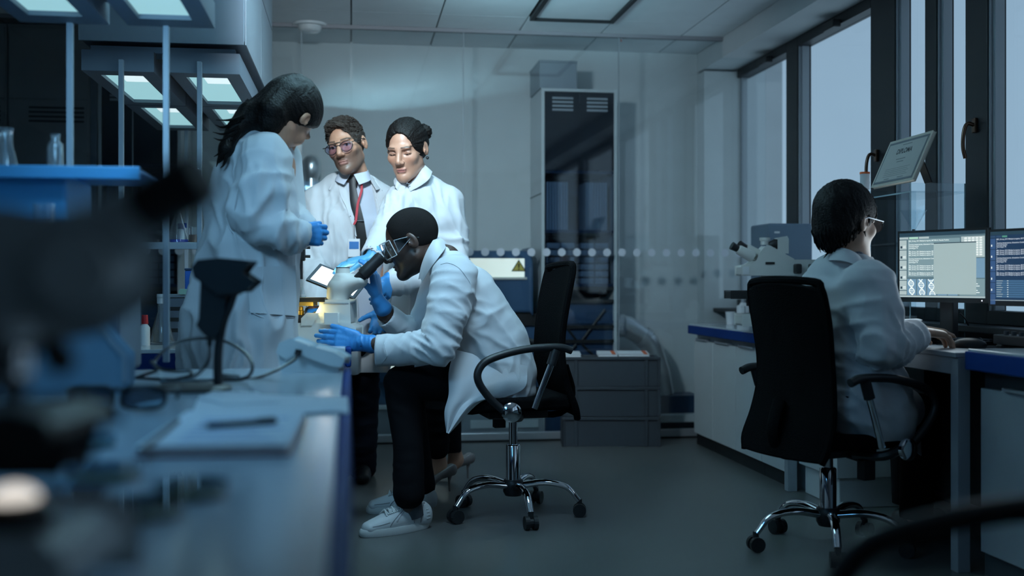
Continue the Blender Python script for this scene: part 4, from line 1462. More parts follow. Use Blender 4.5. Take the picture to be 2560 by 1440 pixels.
obj('button', MB().lathe([(0, 0.002), (0.008, 0.001), (0.009, 0), (0, -0.002)], at(*sc(690, 392), SD), (0, 0, 1), 16), m_greylam, t, smooth=True)
t = thing('cable', 'black cable looping from the scanner across the near bench', 'cable', tuple(onz(400, 945, 0.72)))
cab = [at(524, 868, SD), at(522, 900, SD + 0.03), at(500, 930, SD + 0.1), at(470, 946, 2.82), at(400, 948, 2.80), at(330, 944, 2.84)]
m_cab = mat('cable_rubber', (0.015, 0.016, 0.018), 0.3)
obj('lead', MB().tube(bez(cab, 40), 0.0042, 8), m_cab, t, smooth=True)
cab = [at(330, 947, 2.78), at(392, 925, 2.76), at(386, 905, 2.80), at(430, 862, 2.85), at(500, 846, 2.86), at(570, 856, 2.84), at(622, 892, 2.80), at(629, 930, 2.76), at(600, 948, 2.78), at(520, 951, 2.76), at(400, 953, 2.74)]
obj('loop', MB().tube(bez(cab, 70), 0.0042, 8), m_cab, t, smooth=True)
cab = [at(378, 903, 2.75), at(400, 922, 2.72), at(440, 928, 2.7), at(474, 928, 2.7), at(476, 938, 2.68), at(440, 948, 2.68)]
obj('loop_end', MB().tube(bez(cab, 30), 0.0042, 8), m_cab, t, smooth=True)
cab = [at(590, 950, 2.82), at(640, 945, 2.86), at(690, 926, 2.94), at(735, 900, 3.0), at(744, 884, 3.02)]
obj('device_lead', MB().tube(bez(cab, 30), 0.004, 8), m_cab, t, smooth=True)
a, b = at(545, 945, 2.80), at(598, 948, 2.80)
obj('plug', MB().tube([a, a + (b - a) * 0.2, b], [0.008, 0.013, 0.011], 10), m_cab, t, smooth=True)

wd = lambda x, y: (460 + x / 3.13, 500 + y / 3.13)
t = thing('desk_terminal', 'white wedge shaped tabletop device with a cable, at the far end of the near bench', 'device', tuple(onz(770, 930, 0.72)))
m_dev = mat('device_white', (0.60, 0.66, 0.68), 0.3)
obj('base', slab([wd(745, 1185), wd(845, 1150), wd(960, 1190), wd(1170, 1250), wd(1195, 1330), wd(1165, 1352), wd(780, 1352)], 3.06, 3.17), m_dev, t, bevel=0.006, segs=3)
obj('rear_hump', slab([wd(740, 1190), wd(758, 1132), wd(832, 1102), wd(955, 1148), wd(968, 1180), wd(870, 1190), wd(800, 1230)], 3.05, 3.18), m_dev, t, bevel=0.007, segs=3)
obj('top_lid', slab([wd(935, 1200), wd(990, 1160), wd(1160, 1205), wd(1238, 1252), wd(1222, 1290), wd(1160, 1285), wd(985, 1225)], 3.045, 3.185), m_dev, t, bevel=0.006, segs=3)
obj('port', slab([wd(878, 1172), wd(918, 1180), wd(905, 1218), wd(868, 1205)], 3.04, 3.075), m_black, t, bevel=0.002)

# ------------------------------------------------------------------ paperwork on the near bench
def flat_quad(px, z, th):
    pts = [onz(x, y, z) for x, y in px]
    return MB().prism(pts, (0, 0, th))


t = thing('notebook', 'open notebook with red edged cover lying on the near bench', 'notebook', tuple(onz(540, 1090, 0.72)))
NBq = [(336, 1146), (722, 1140), (764, 1049), (470, 1047)]
m_red = mat('cover_dark_red', (0.20, 0.02, 0.03), 0.5)
obj('cover', flat_quad(NBq, 0.7205, 0.003), m_red, t, bevel=0.001)
ctr = sum((onz(x, y, 0.72) for x, y in NBq), Vector()) / 4
pg = [(ctr + (onz(x, y, 0.72) - ctr) * 0.972) for x, y in NBq]
obj('page_block', MB().prism([Vector((p.x, p.y, 0.7236)) for p in pg], (0, 0, 0.012)), m_paper, t, bevel=0.002)
obj('spine_strip', MB().tube([onz(352, 1128, 0.738), onz(445, 1052, 0.738)], 0.004, 8), m_black, t)
m_blprint = mat('blue_print', (0.15, 0.28, 0.55), 0.7)
pf = MB()
for k in range(7):
    u0, v = 0.22, 0.1 + 0.1 * k
    A = [pg[0] + (pg[1] - pg[0]) * u + (pg[3] - pg[0]) * vv for u, vv in ((u0, v), (0.9 - 0.08 * (k % 3), v), (0.9 - 0.08 * (k % 3), v + 0.02), (u0, v + 0.02))]
    pf.prism([Vector((p.x, p.y, 0.7357)) for p in A], (0, 0, 0.0003))
obj('writing', pf, m_blprint, t)
t = thing('pen', 'black pen with silver tip lying on the open notebook', 'pen', tuple(onz(600, 1056, 0.74)))
a, b = onz(497, 1066, 0.741), onz(692, 1052, 0.741)
e = b - a
obj('barrel', MB().tube([a + e * 0.1, a + e * 0.12, b - e * 0.02, b], [0.003, 0.0047, 0.0047, 0.003], 12), m_black, t, smooth=True)
obj('tip', MB().tube([a, a + e * 0.1], [0.0008, 0.003], 10), m_chrome, t, smooth=True)
obj('clip', MB().tube([b - e * 0.02 + Vector((0, 0, 0.006)), b - e * 0.26 + Vector((0, 0, 0.006))], 0.0012, 6), m_black, t)
sheets = ([(488, 1006), (700, 1036), (872, 1034), (868, 994), (520, 984)], [(482, 1030), (600, 1040), (862, 1030), (840, 1000), (500, 990)], [(500, 998), (560, 1012), (700, 1008), (640, 982), (530, 980)])
sl = ['loose white sheet under the others, in the papers beyond the notebook', 'loose white sheet in the middle of the papers beyond the notebook', 'small folded white sheet on top of the papers beyond the notebook']
for k, q in enumerate(sheets):
    o = flat_quad(q, 0.7205 + 0.0022 * k, 0.0016)
    p0 = onz(*q[0], 0.72)
    tt = thing('paper_sheet', sl[k], 'paper', (p0.x, p0.y, 0.7205 + 0.0022 * k), 'papers on the near bench')
    obj('sheet', o, m_paper, tt)
# spectacles
t = thing('eyeglasses', 'black framed glasses lying folded open on the near bench', 'glasses', tuple(onz(280, 1035, 0.72)))
gc = onz(250, 1020, 0.74)
for k, (px, py) in enumerate(((228, 1016), (358, 1018))):
    c0 = at(px, py, 2.10)
    c0.z = max(c0.z, 0.72 + 0.031)
    ring = [c0 + Vector((0.040 * math.copysign(abs(math.cos(a)) ** 0.6, math.cos(a)), 0.006 * math.cos(2 * a), 0.021 * math.copysign(abs(math.sin(a)) ** 0.6, math.sin(a)))) for a in np.linspace(0, 2 * PI, 25)]
    rm = obj('rim', MB().tube(ring, 0.0042, 8), m_black, t, smooth=True)
    obj('lens', MB().prism(ring[:-1], (0, 0.0015, 0)), pane_mat('lens_smoke', (0.28, 0.32, 0.38), 1.2, 1.5), rm)
    sg = -1 if k == 0 else 1
    e0 = c0 + Vector((0.041 * sg, 0, 0.012))
    obj('temple', MB().tube(bez([e0, e0 + Vector((0.012 * sg, 0.05, 0.0)), e0 + Vector((0.006 * sg, 0.12, -0.004)), e0 + Vector((-0.002 * sg, 0.155, -0.03))], 18), 0.0034, 8), m_black, t, smooth=True)
a, b = at(275, 1006, 2.10), at(312, 1007, 2.10)
a.z = b.z = 0.762
obj('bridge', MB().tube(bez([a, (a + b) / 2 + Vector((0, 0, 0.005)), b], 8), 0.004, 8), m_black, t, smooth=True)
# petri dishes
m_agar = mat('agar_amber', (0.22, 0.16, 0.05), 0.3)
m_agar2 = mat('agar_pale', (0.45, 0.48, 0.42), 0.4)
PD = [((215, 1118), 0.042, m_agar2, 'petri dish with pale filling beside the near microscope stage, nearest the notebook corner'), ((262, 1200), 0.043, m_agar, 'clear petri dish in the middle of the dishes, beyond the lowest one'), ((352, 1292), 0.044, m_agar, 'petri dish with amber filling closest to the camera'), ((478, 1243), 0.040, m_agar, 'petri dish set apart toward the bench edge with amber filling'), ((160, 1265), 0.042, m_agar, 'petri dish beside the near microscope lamp')]
for (px, r, ma, lab) in PD:
    q = onz(px[0], px[1], 0.72)
    t = thing('petri_dish', lab, 'petri dish', (q.x, q.y, 0.7205), 'petri dishes on the near bench')
    obj('dish', MB().lathe([(0, 0), (r, 0), (r, 0.013), (r - 0.0015, 0.013), (r - 0.0015, 0.0012), (0, 0.0012)], (q.x, q.y, 0.7205), n=36, cap=False), m_lab, t, smooth=True)
    obj('agar', MB().lathe([(0, 0.0014), (r - 0.002, 0.0014), (r - 0.002, 0.006), (0, 0.006)], (q.x, q.y, 0.7205), n=32, cap=False), ma, t, smooth=True)
    obj('lid', MB().lathe([(0, 0.0165), (r + 0.0018, 0.0165), (r + 0.0018, 0.005), (r + 0.0006, 0.005), (r + 0.0006, 0.0152), (0, 0.0152)], (q.x, q.y, 0.7205), n=36, cap=False), m_lab, t, smooth=True)

# ================================================================== second bench: shelf and glassware at its left
t = thing('glass_shelf', 'narrow glass shelf on the second bench carrying a blue bottomed flask', 'shelf', (-0.75, 4.45, 1.10))
obj('shelf_plate', MB().box((-1.25, 4.44, 1.118), (-0.50, 4.72, 1.126)), m_clear, t)
obj('front_rail', MB().box((-1.25, 4.425, 1.097), (-0.50, 4.44, 1.124)), m_post, t, bevel=0.002)
obj('side_rail', MB().box((-0.515, 4.44, 1.10), (-0.50, 4.72, 1.118)), m_post, t)
for y in (4.45, 4.70):
    obj('bracket', MB().box((-0.60, y, 1.0), (-0.575, y + 0.012, 1.118)), m_post, t)
    obj('leg', MB().box((-0.60, y, 0.7205), (-0.575, y + 0.012, 1.0)), m_post, t)


def flask(px, py, D, h, r, label, liquid=None, cap=None, zb=None):
    q = at(px, py, D)
    z = zb if zb is not None else q.z
    t = thing('conical_flask', label, 'flask', (q.x, q.y, z))
    obj('glass_body', MB().lathe([(0, 0), (r, 0), (r * 1.0, h * 0.05), (r * 0.30, h * 0.70), (r * 0.30, h * 0.93), (r * 0.38, h), (r * 0.33, h), (r * 0.26, h * 0.70), (r * 0.93, h * 0.06), (0, h * 0.02)], (q.x, q.y, z), n=32, cap=False), m_clearg, t, smooth=True)
    if liquid:
        obj('liquid', MB().lathe([(0, h * 0.022), (r * 0.93, h * 0.03), (r * 0.90, h * 0.10), (0, h * 0.10)], (q.x, q.y, z), n=28, cap=False), liquid, t, smooth=True)
    if cap:
        obj('stopper', MB().lathe([(0, h * 0.86), (r * 0.34, h * 0.86), (r * 0.36, h * 1.06), (0, h * 1.06)], (q.x, q.y, z), n=18), cap, t, smooth=True)
    return t


m_bliq = mat('blue_liquid', (0.01, 0.05, 0.55), 0.2)
flask(444, 605, 4.55, 0.175, 0.047, 'conical flask with blue liquid in its base on the glass shelf of the second bench', m_bliq, None, 1.1265)
flask(404, 876, 4.42, 0.19, 0.052, 'clear conical flask with white stopper standing on the second bench top', None, m_paper, 0.7205)
q = at(455, 600, 4.66)
t = thing('sample_tube', 'white sample tube with blue cap behind the blue bottomed flask', 'tube', (q.x, q.y, 1.1265))
obj('tube', MB().lathe([(0, 0), (0.017, 0), (0.017, 0.072), (0, 0.072)], (q.x, q.y, 1.1265), n=18), m_paper, t, smooth=True)
obj('cap', MB().lathe([(0.019, 0.072), (0.019, 0.092), (0, 0.092)], (q.x, q.y, 1.1265), n=18), m_blue, t, smooth=True)
q = at(484, 600, 4.55)
t = thing('beaker', 'small beaker with orange brown liquid on the glass shelf beside the coat', 'beaker', (q.x, q.y, 1.1265))
obj('glass_body', MB().lathe([(0, 0), (0.02, 0), (0.02, 0.07), (0.018, 0.07), (0.018, 0.003), (0, 0.003)], (q.x, q.y, 1.1265), n=20, cap=False), m_clearg, t, smooth=True)
obj('liquid', MB().lathe([(0, 0.004), (0.0175, 0.004), (0.0175, 0.038), (0, 0.038)], (q.x, q.y, 1.1265), n=18, cap=False), mat('orange_liquid', (0.30, 0.14, 0.08), 0.3), t, smooth=True)
q = at(383, 603, 4.52)
t = thing('petri_dish', 'clear petri dish on the glass shelf of the second bench', 'petri dish', (q.x, q.y, 1.1265))
obj('dish', MB().lathe([(0, 0), (0.04, 0), (0.04, 0.014), (0.038, 0.014), (0.038, 0.002), (0, 0.002)], (q.x, q.y, 1.1265), n=28, cap=False), m_lab, t, smooth=True)
obj('lid', MB().lathe([(0, 0.018), (0.042, 0.018), (0.042, 0.005), (0.041, 0.005), (0.041, 0.0165), (0, 0.0165)], (q.x, q.y, 1.1265), n=28, cap=False), m_lab, t, smooth=True)
# grey slotted instrument below the shelf
q = at(395, 870, 4.62)
t = thing('instrument', 'grey slotted instrument on the second bench under the glass shelf', 'instrument', (q.x, q.y, 0.7205))
x0_, x1_ = q.x, q.x + 0.22
obj('housing', MB().box((x0_, q.y, 0.7205), (x1_, q.y + 0.25, 0.905)), mat('instrument_grey', (0.10, 0.13, 0.17), 0.45), t, bevel=0.005)
for z in (0.76, 0.805, 0.85):
    obj('slot', MB().box((x0_ + 0.02, q.y - 0.003, z), (x1_ - 0.01, q.y + 0.001, z + 0.016)), m_black, t)
obj('top_plate', MB().box((x0_ - 0.006, q.y - 0.008, 0.905), (x1_ + 0.006, q.y + 0.255, 0.917)), m_hood, t, bevel=0.003)
m_green = mat('pale_green_plastic', (0.35, 0.55, 0.45), 0.4)
fv = None
for k in range(3):
    u = at(456 + 9 * k, 737, 4.64)
    v = obj('vial', MB().lathe([(0, -0.02), (0.010, -0.02), (0.010, 0.015), (0.012, 0.016), (0.012, 0.028), (0, 0.028)], (0, 0, 0), (0, -1, 0), 14), m_green, smooth=True) if fv is None else copy_part(fv, None)
    fv = fv or v
    v.location = (u.x, u.y, 0.9295)
    tag(v, ORD[k] + ' pale green vial from the left lying on the grey slotted instrument', 'vial', 'green vials on the instrument')
t = thing('pipette_box', 'bright blue plastic box on the grey slotted instrument, against the white coat', 'box', tuple(at(475, 735, 4.78)))
u = at(462, 735, 4.80)
obj('tub', MB().box((u.x, u.y, 0.9175), (u.x + 0.09, u.y + 0.06, 1.02)), mat('box_blue', (0.02, 0.10, 0.42), 0.4), t, bevel=0.004)
obj('lid', MB().box((u.x - 0.002, u.y - 0.002, 1.02), (u.x + 0.092, u.y + 0.062, 1.03)), m_navy, t, bevel=0.003)
q = at(362, 815, 4.35)
t = thing('squeeze_bottle', 'small bottle with red cap on the second bench, half hidden by the slate instrument', 'bottle', (q.x, q.y, 0.7205))
obj('body', MB().lathe([(0, 0), (0.02, 0), (0.02, 0.07), (0.01, 0.085), (0, 0.085)], (q.x, q.y, 0.7205), n=18), m_paper, t, smooth=True)
obj('cap', MB().lathe([(0.014, 0.085), (0.012, 0.12), (0, 0.12)], (q.x, q.y, 0.7205), n=16), mat('cap_red', (0.45, 0.02, 0.03), 0.4), t, smooth=True)

# ================================================================== desk: monitors, keyboard, shelf, diploma
def emis(name, c, s=1.0):
    return mat(name, tuple(x * 0.3 for x in c), 0.4, emit=c, estr=s)


def monitor(label, TLp, TRp, BLp, Dl, Dr, kind):
    A, B = at(*TLp, Dl), at(*TRp, Dr)
    A2 = at(*BLp, Dl)
    h = A.z - A2.z
    B.z = A.z = A.z
    X = (B - A)
    X.z = 0
    w = X.length
    X.normalize()
    Zv = Vector((0, 0, 1))
    N = X.cross(Zv)                                            # points toward the sitter
    if N.dot(-Vector((SY, CY, 0))) < 0:
        N = -N
    base = (A + B) / 2
    t = thing('monitor', label, 'monitor', (base.x, base.y, DZ), 'monitors on the desk')

    def P(u, v, n=0.0):
        return A + X * (u * w) - Zv * (v * h) + N * n

    def rect(mb, u0, v0, u1, v1, n0, n1):
        return mb.prism([P(u0, v0, n0), P(u1, v0, n0), P(u1, v1, n0), P(u0, v1, n0)], N * (n1 - n0))
    obj('bezel', rect(MB(), -0.015, -0.02, 1.015, 1.055, -0.022, -0.0005), m_black, t, bevel=0.004)
    sc_ = obj('screen', rect(MB(), 0, 0, 1, 1, -0.0005, 0.0), emis('screen_base_' + kind, (0.10, 0.17, 0.20) if kind == 'a' else (0.010, 0.035, 0.085)), t)
    st = MB()
    c0 = P(0.5, 1.0, -0.05)
    st.box((c0.x - 0.03, c0.y - 0.018, DZ + 0.012), (c0.x + 0.03, c0.y + 0.018, A.z - h * 0.5), Rz(math.atan2(X.y, X.x)), (c0.x, c0.y, DZ))
    obj('stand_column', st, m_black, t, bevel=0.005)
    obj('stand_base', MB().cbox((c0.x, c0.y, DZ + 0.0065), (0.24, 0.19, 0.012), Rz(math.atan2(X.y, X.x))), m_black, t, bevel=0.005)
    obj('power_led', MB().lathe([(0, 0), (0.0025, 0), (0.0025, 0.001), (0, 0.001)], P(0.965, 1.035, 0.0), N, 8), emis('led_white', (0.8, 0.85, 1.0), 1.5), t)

    def panel(name, rs, m, lvl=1):
        mb = MB()
        for (u0, v0, u1, v1) in rs:
            rect(mb, u0, v0, u1, v1, 0.0001 * lvl, 0.0001 * lvl + 0.0002)
        return obj(name, mb, m, sc_, kind='stuff' if len(rs) > 1 else None)

    def txt(lines, u, v, size, dv, m):
        return text_part('screen_text', '\n'.join(lines), size, m, P(u, v, 0.0012), X, Zv, sc_)
    return t, P, panel, txt, w, h, sc_


codes = ['MRI_Group_2313 Medipol progress, BKT003-A: Results Positive', '>', 'Scanning temperatures, dimensions Continues;', 'Scanning beyond', 'Scanning go 7%', '>',
         'MRI_Group_2313 Medipol progress, BKT003-A: Results Positive', 'MRI_Group_2313 Medipol progress, BKT003-A: Results Positive', 'MRI_Group_2313 Medipol progress, BKT003-C: Results Positive', '>',
         'Scanning temperatures, dimensions Continues;', 'Scanning beyond', 'Scanning go 7%', '>',
         'MRI_Group_2313 Medipol progress, BKT003-A: Results Positive', 'MRI_Group_2313 Medipol progress, BKT003-A: Results Positive', 'MRI_Group_2313 Medipol progress, BKT003-A: Results Negative', '>',
         'MRI_Group_2313 Medipol progress, BKT003-A: Results Positive', 'MRI_Group_2313 Medipol progress, BKT003-C: Results Negative', '>', 'Scanning beyond']
t, P, panel, txt, w, h, screen_a = monitor('bright monitor with a pale window over code and DNA pictures, in front of the sitter', (2249, 584), (2463, 573), (2247, 743), 4.40, 4.08, 'a')
m_s1 = emis('ui_pale', (0.42, 0.50, 0.50))
m_s2 = emis('ui_mid', (0.20, 0.30, 0.33))
m_s3 = emis('ui_white', (0.80, 0.88, 0.86))
m_s4 = emis('ui_blue', (0.17, 0.30, 0.42))
m_s5 = emis('ui_window', (0.36, 0.46, 0.46))
m_s6 = emis('ui_green', (0.42, 0.66, 0.52))
m_s7 = emis('ui_dark', (0.02, 0.05, 0.075))
panel('top_bar', [(0, 0, 1, 0.055)], m_s7)
panel('tab', [(0.0, 0.065, 0.11, 0.095), (0.24, 0.065, 0.36, 0.095)], m_s1)
panel('active_tab', [(0.12, 0.065, 0.23, 0.095)], m_s6)
panel('side_card', [(0.0, 0.11 + 0.158 * k, 0.088, 0.255 + 0.158 * k) for k in range(5)] + [(0.0, 0.90, 0.088, 0.96)], m_s1)
panel('code_pane', [(0.105, 0.10, 0.72, 0.685)], m_s2)
panel('grid_pane', [(0.735, 0.085, 0.995, 0.395)], m_s1)
panel('grid_cell', [(0.77 + 0.042 * i, 0.10 + 0.035 * j, 0.80 + 0.042 * i, 0.125 + 0.035 * j) for i in range(5) for j in range(8)], m_s3, 3)
panel('photo_pane', [(0.735, 0.41, 0.995, 0.70)], m_s4)
panel('picture_frame', [(0.095 + 0.122 * k, 0.715, 0.205 + 0.122 * k, 0.965) for k in range(5)], m_s4)
panel('list_pane', [(0.715, 0.715, 0.995, 0.965)], m_s2)
panel('list_line', [(0.75, 0.75 + 0.032 * k, 0.90 + 0.02 * (k % 3), 0.762 + 0.032 * k) for k in range(6)], m_s3, 3)
panel('task_bar', [(0.0, 0.972, 1, 0.995)], m_s1)
panel('dial', [(0.012, 0.20 + 0.158 * k, 0.034, 0.235 + 0.158 * k) for k in range(5)], m_s7, 3)
panel('dial_value', [(0.044, 0.195 + 0.158 * k + 0.014 * q, 0.078, 0.203 + 0.158 * k + 0.014 * q) for k in range(5) for q in range(3)], m_s3, 3)
for k in range(3):
    sm = MB()
    u0 = 0.10 + 0.122 * k
    for ph in (0, PI):
        pp = [P(u0 + 0.05 + 0.032 * math.sin(3.2 * s + ph + k * 0.6) + 0.02 * (0.5 - s / 2.0), 0.96 - 0.12 * s, 0.001) for s in np.linspace(0, 2.0, 14)]
        sm.tube(pp, 0.0022, 4)
    for s in np.linspace(0.15, 1.85, 9):
        sm.tube([P(u0 + 0.05 + 0.032 * math.sin(3.2 * s + ph + k * 0.6) + 0.02 * (0.5 - s / 2.0), 0.96 - 0.12 * s, 0.001) for ph in (0, PI)], 0.0014, 4)
    obj('helix_picture', sm, m_s3, screen_a)
txt(codes[:20], 0.115, 0.135, h * 0.0275, 0, m_s3)
panel('open_window', [(0.42, 0.175, 0.905, 0.945)], m_s5, 16)
panel('open_window_bar', [(0.42, 0.165, 0.905, 0.178)], m_s7, 18)

t, P, panel, txt, w, h, screen_a = monitor('dark blue monitor cut by the picture edge, right of the bright monitor', (2476, 580), (2700, 562), (2474, 752), 4.02, 3.70, 'b')
panel('top_bar', [(0, 0, 1, 0.05)], m_s7)
panel('tab', [(0.0, 0.06, 0.06, 0.085), (0.07, 0.06, 0.13, 0.085)], emis('ui_navy', (0.03, 0.07, 0.14)))
panel('active_tab', [(0.14, 0.06, 0.20, 0.085)], emis('ui_teal', (0.09, 0.28, 0.20)))
panel('side_card', [(0.0, 0.10 + 0.16 * k, 0.06, 0.25 + 0.16 * k) for k in range(6)], emis('ui_cardblue', (0.035, 0.085, 0.20)))
panel('dial', [(0.01, 0.185 + 0.16 * k, 0.022, 0.215 + 0.16 * k) for k in range(5)], m_s3, 3)
panel('list_row', [(0.07, 0.70 + 0.032 * k, 1.0, 0.726 + 0.032 * k) for k in range(8)], emis('ui_rowblue', (0.05, 0.13, 0.24)))
panel('list_line', [(0.075, 0.706 + 0.032 * k, 0.15 - 0.01 * (k % 3), 0.713 + 0.032 * k) for k in range(8)], m_s1, 4)
panel('list_value', [(0.20, 0.706 + 0.032 * k, 0.215, 0.714 + 0.032 * k) for k in range(8)], m_s3, 4)
txt(codes[:20], 0.075, 0.12, h * 0.027, 0, emis('ui_text', (0.55, 0.62, 0.70)))
panel('task_bar', [(0.0, 0.985, 1, 0.993)], m_s1)
# the screens' light on the sitter
lamp('monitor_glow', tuple(at(2350, 660, 4.15)), tuple(at(2180, 640, 4.0)), 0.35, 1.4, (0.75, 0.90, 1.0))

# keyboard, mouse, controller, papers
t = thing('keyboard', 'black keyboard under the hands of the person at the desk', 'keyboard', (2.2, 4.0, DZ))
kb0 = onz(2300, 858, DZ)
KR = Rz(-PI / 2 + 0.25)
obj('case', MB().cbox((kb0.x + 0.09, kb0.y - 0.02, DZ + 0.010), (0.40, 0.14, 0.016), KR), m_black, t, bevel=0.004)
km = None
for r in range(4):
    for k in range(14):
        q = Vector((kb0.x + 0.09, kb0.y - 0.02, DZ + 0.0205)) + KR @ Vector((-0.177 + 0.0272 * k, -0.048 + 0.031 * r, 0))
        if km is None:
            km = obj('key', MB().cbox((0, 0, 0), (0.020, 0.022, 0.006)), m_dkgrey, bevel=0.0015)
            ko = km
            ko.parent = t
        else:
            ko = copy_part(km, t)
        ko.location = q - Vector(t['_base'])
        ko.rotation_euler = (0, 0, -PI / 2 + 0.25)
q = onz(2415, 866, DZ)
t = thing('mouse_pad', 'dark mouse pad on the desk corner', 'mouse pad', (q.x, q.y, DZ))
obj('pad', MB().cbox((q.x + 0.06, q.y + 0.02, DZ + 0.002), (0.20, 0.22, 0.003), Rz(0.1)), m_black, t, bevel=0.001)
q = onz(2405, 856, DZ + 0.02)
t = thing('computer_mouse', 'black computer mouse on the pad at the desk corner', 'mouse', (q.x + 0.03, q.y, DZ + 0.0038))
obj('shell', MB().ell((q.x + 0.03, q.y, DZ + 0.0105), (0.034, 0.058, 0.026), Rz(0.9)), m_black, t, smooth=True)
obj('wheel', MB().cyl((q.x + 0.06, q.y - 0.012, DZ + 0.030), (q.x + 0.066, q.y - 0.005, DZ + 0.030), 0.007, n=12), m_dkgrey, t)
q = onz(2530, 860, DZ + 0.02)
t = thing('control_box', 'black control box with knobs at the right end of the desk top', 'controller', (q.x, q.y, DZ + 0.0145))
obj('case', MB().cbox((q.x + 0.06, q.y, DZ + 0.032), (0.14, 0.20, 0.034)), m_black, t, bevel=0.004)
for k in range(4):
    obj('knob', MB().cyl((q.x + 0.02, q.y - 0.07 + 0.045 * k, DZ + 0.049), (q.x + 0.02, q.y - 0.07 + 0.045 * k, DZ + 0.062), 0.009, n=12), m_dkgrey, t)
for k, (px, py, lab) in enumerate(((2345, 833, 'white paper on the desk behind the keyboard, beside the monitor stand'), (2470, 862, 'pale card lying on the desk between mouse and control box'))):
    q = onz(px, py, DZ)
    t = thing('paper_sheet', lab, 'paper', (q.x, q.y, DZ))
    obj('sheet', MB().cbox((q.x + 0.02, q.y, DZ + 0.0012), (0.16, 0.12, 0.0018), Rz(0.3)), m_paper, t)
t = thing('cable', 'thin cable hanging from the bright monitor to the desk', 'cable', tuple(onz(2430, 835, DZ)))
obj('lead', MB().tube(bez([at(2400, 783, 4.3), at(2415, 800, 4.3), at(2427, 830, 4.32)], 14), 0.003, 6), m_cab, t, smooth=True)

# clear acrylic stand with the diploma
sh = 1.335
s0 = onx(2190, 500, 2.22)
t = thing('acrylic_stand', 'clear acrylic shelf stand behind the monitors, carrying the diploma', 'shelf', (2.40, 4.4, DZ))
sy1, sy0 = onx(2185, 470, 2.30).y, onx(2400, 470, 2.48).y
obj('top_shelf', MB().box((2.26, sy0, sh), (2.50, sy1, sh + 0.008)), m_clear, t)
obj('mid_shelf', MB().box((2.26, sy0, 1.127), (2.50, sy1, 1.135)), m_clear, t)
obj('end_panel', MB().box((2.26, sy0 - 0.006, DZ + 0.0005), (2.50, sy0, sh + 0.04)), m_clear, t)
obj('end_panel', MB().box((2.26, sy1, DZ + 0.0005), (2.50, sy1 + 0.006, sh + 0.04)), m_clear, t)
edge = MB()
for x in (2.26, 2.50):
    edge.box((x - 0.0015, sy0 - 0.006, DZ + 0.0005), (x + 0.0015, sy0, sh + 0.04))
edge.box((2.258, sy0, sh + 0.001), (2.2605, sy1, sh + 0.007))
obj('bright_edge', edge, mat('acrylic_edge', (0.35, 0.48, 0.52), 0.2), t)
dBL, dBR = at(2177, 472, 4.40), at(2280, 456, 4.05)
dBL.z = dBR.z = sh + 0.0085
dX = (dBR - dBL)
dw = dX.length
dX.normalize()
back = Vector((-dX.y, dX.x, 0))
if back.dot(Vector((SY, CY, 0))) < 0:
    back = -back
dU = (Vector((0, 0, 1)) * math.cos(0.42) + back * math.sin(0.42)).normalized()
dN = -(back * math.cos(0.42) - Vector((0, 0, 1)) * math.sin(0.42)).normalized()
dh = 0.20
t = thing('diploma', 'framed diploma leaning on the clear acrylic shelf by the window', 'diploma', tuple((dBL + dBR) / 2))
rot = lambda u, v, n=0.0: dBL + dX * u + dU * v + dN * n
q4 = lambda u0, v0, u1, v1, n: [rot(u0, v0, n), rot(u1, v0, n), rot(u1, v1, n), rot(u0, v1, n)]
obj('frame', MB().prism(q4(0, 0.003, dw, dh, 0), -dN * 0.014), mat('frame_pale', (0.50, 0.47, 0.40), 0.4), t, bevel=0.002)
obj('mount', MB().prism(q4(0.012, 0.012, dw - 0.012, dh - 0.010, 0.0004), dN * 0.0008), mat('mount_grey', (0.16, 0.17, 0.19), 0.7), t)
ds = obj('certificate', MB().prism(q4(0.022, 0.020, dw - 0.022, dh - 0.020, 0.0014), dN * 0.0006), mat('certificate_paper', (0.46, 0.45, 0.43), 0.8), t)
m_ink = mat('ink_black', (0.03, 0.03, 0.035), 0.7)
text_part('certificate_text', 'DIPLOMA', 0.030, m_ink, rot(dw * 0.5, dh * 0.66, 0.0024), dX, dU, ds, align='CENTER')
ln = MB()
for k in range(5):
    ln.prism(q4(dw * 0.22, dh * (0.34 - 0.04 * k), dw * (0.80 - 0.04 * (k % 2)), dh * (0.348 - 0.04 * k), 0.0022), dN * 0.0002)
for (u0, u1, v) in ((0.40, 0.62, 0.84), (0.38, 0.60, 0.53), (0.42, 0.58, 0.47), (0.28, 0.40, 0.12), (0.60, 0.74, 0.12)):
    ln.prism(q4(dw * u0, dh * v, dw * u1, dh * (v + 0.018), 0.0022), dN * 0.0002)
obj('certificate_lines', ln, mat('ink_grey', (0.22, 0.22, 0.22), 0.8), ds, kind='stuff')
obj('easel_back', MB().prism([rot(dw * 0.8, 0.09, -0.015), rot(dw * 0.95, 0.09, -0.015), rot(dw * 0.95, 0.0, -0.015) + back * 0.07, rot(dw * 0.8, 0.0, -0.015) + back * 0.07], dX * 0.002 + back * 0.004), m_black, t)
q = at(2162, 478, 4.46)
t = thing('jar', 'white plastic jar with orange lid on the acrylic shelf beside the diploma', 'jar', (q.x, q.y, sh + 0.0085))
obj('body', MB().lathe([(0, 0), (0.019, 0), (0.019, 0.062), (0, 0.062)], (q.x, q.y, sh + 0.0085), n=20), m_paper, t, smooth=True)
obj('lid', MB().lathe([(0.020, 0.062), (0.020, 0.070), (0, 0.070)], (q.x, q.y, sh + 0.0085), n=20), m_orange, t, smooth=True)
q = at(2284, 580, 4.4)
t = thing('funnel', 'clear glass funnel standing on the middle acrylic shelf', 'funnel', (q.x, q.y, 1.1355))
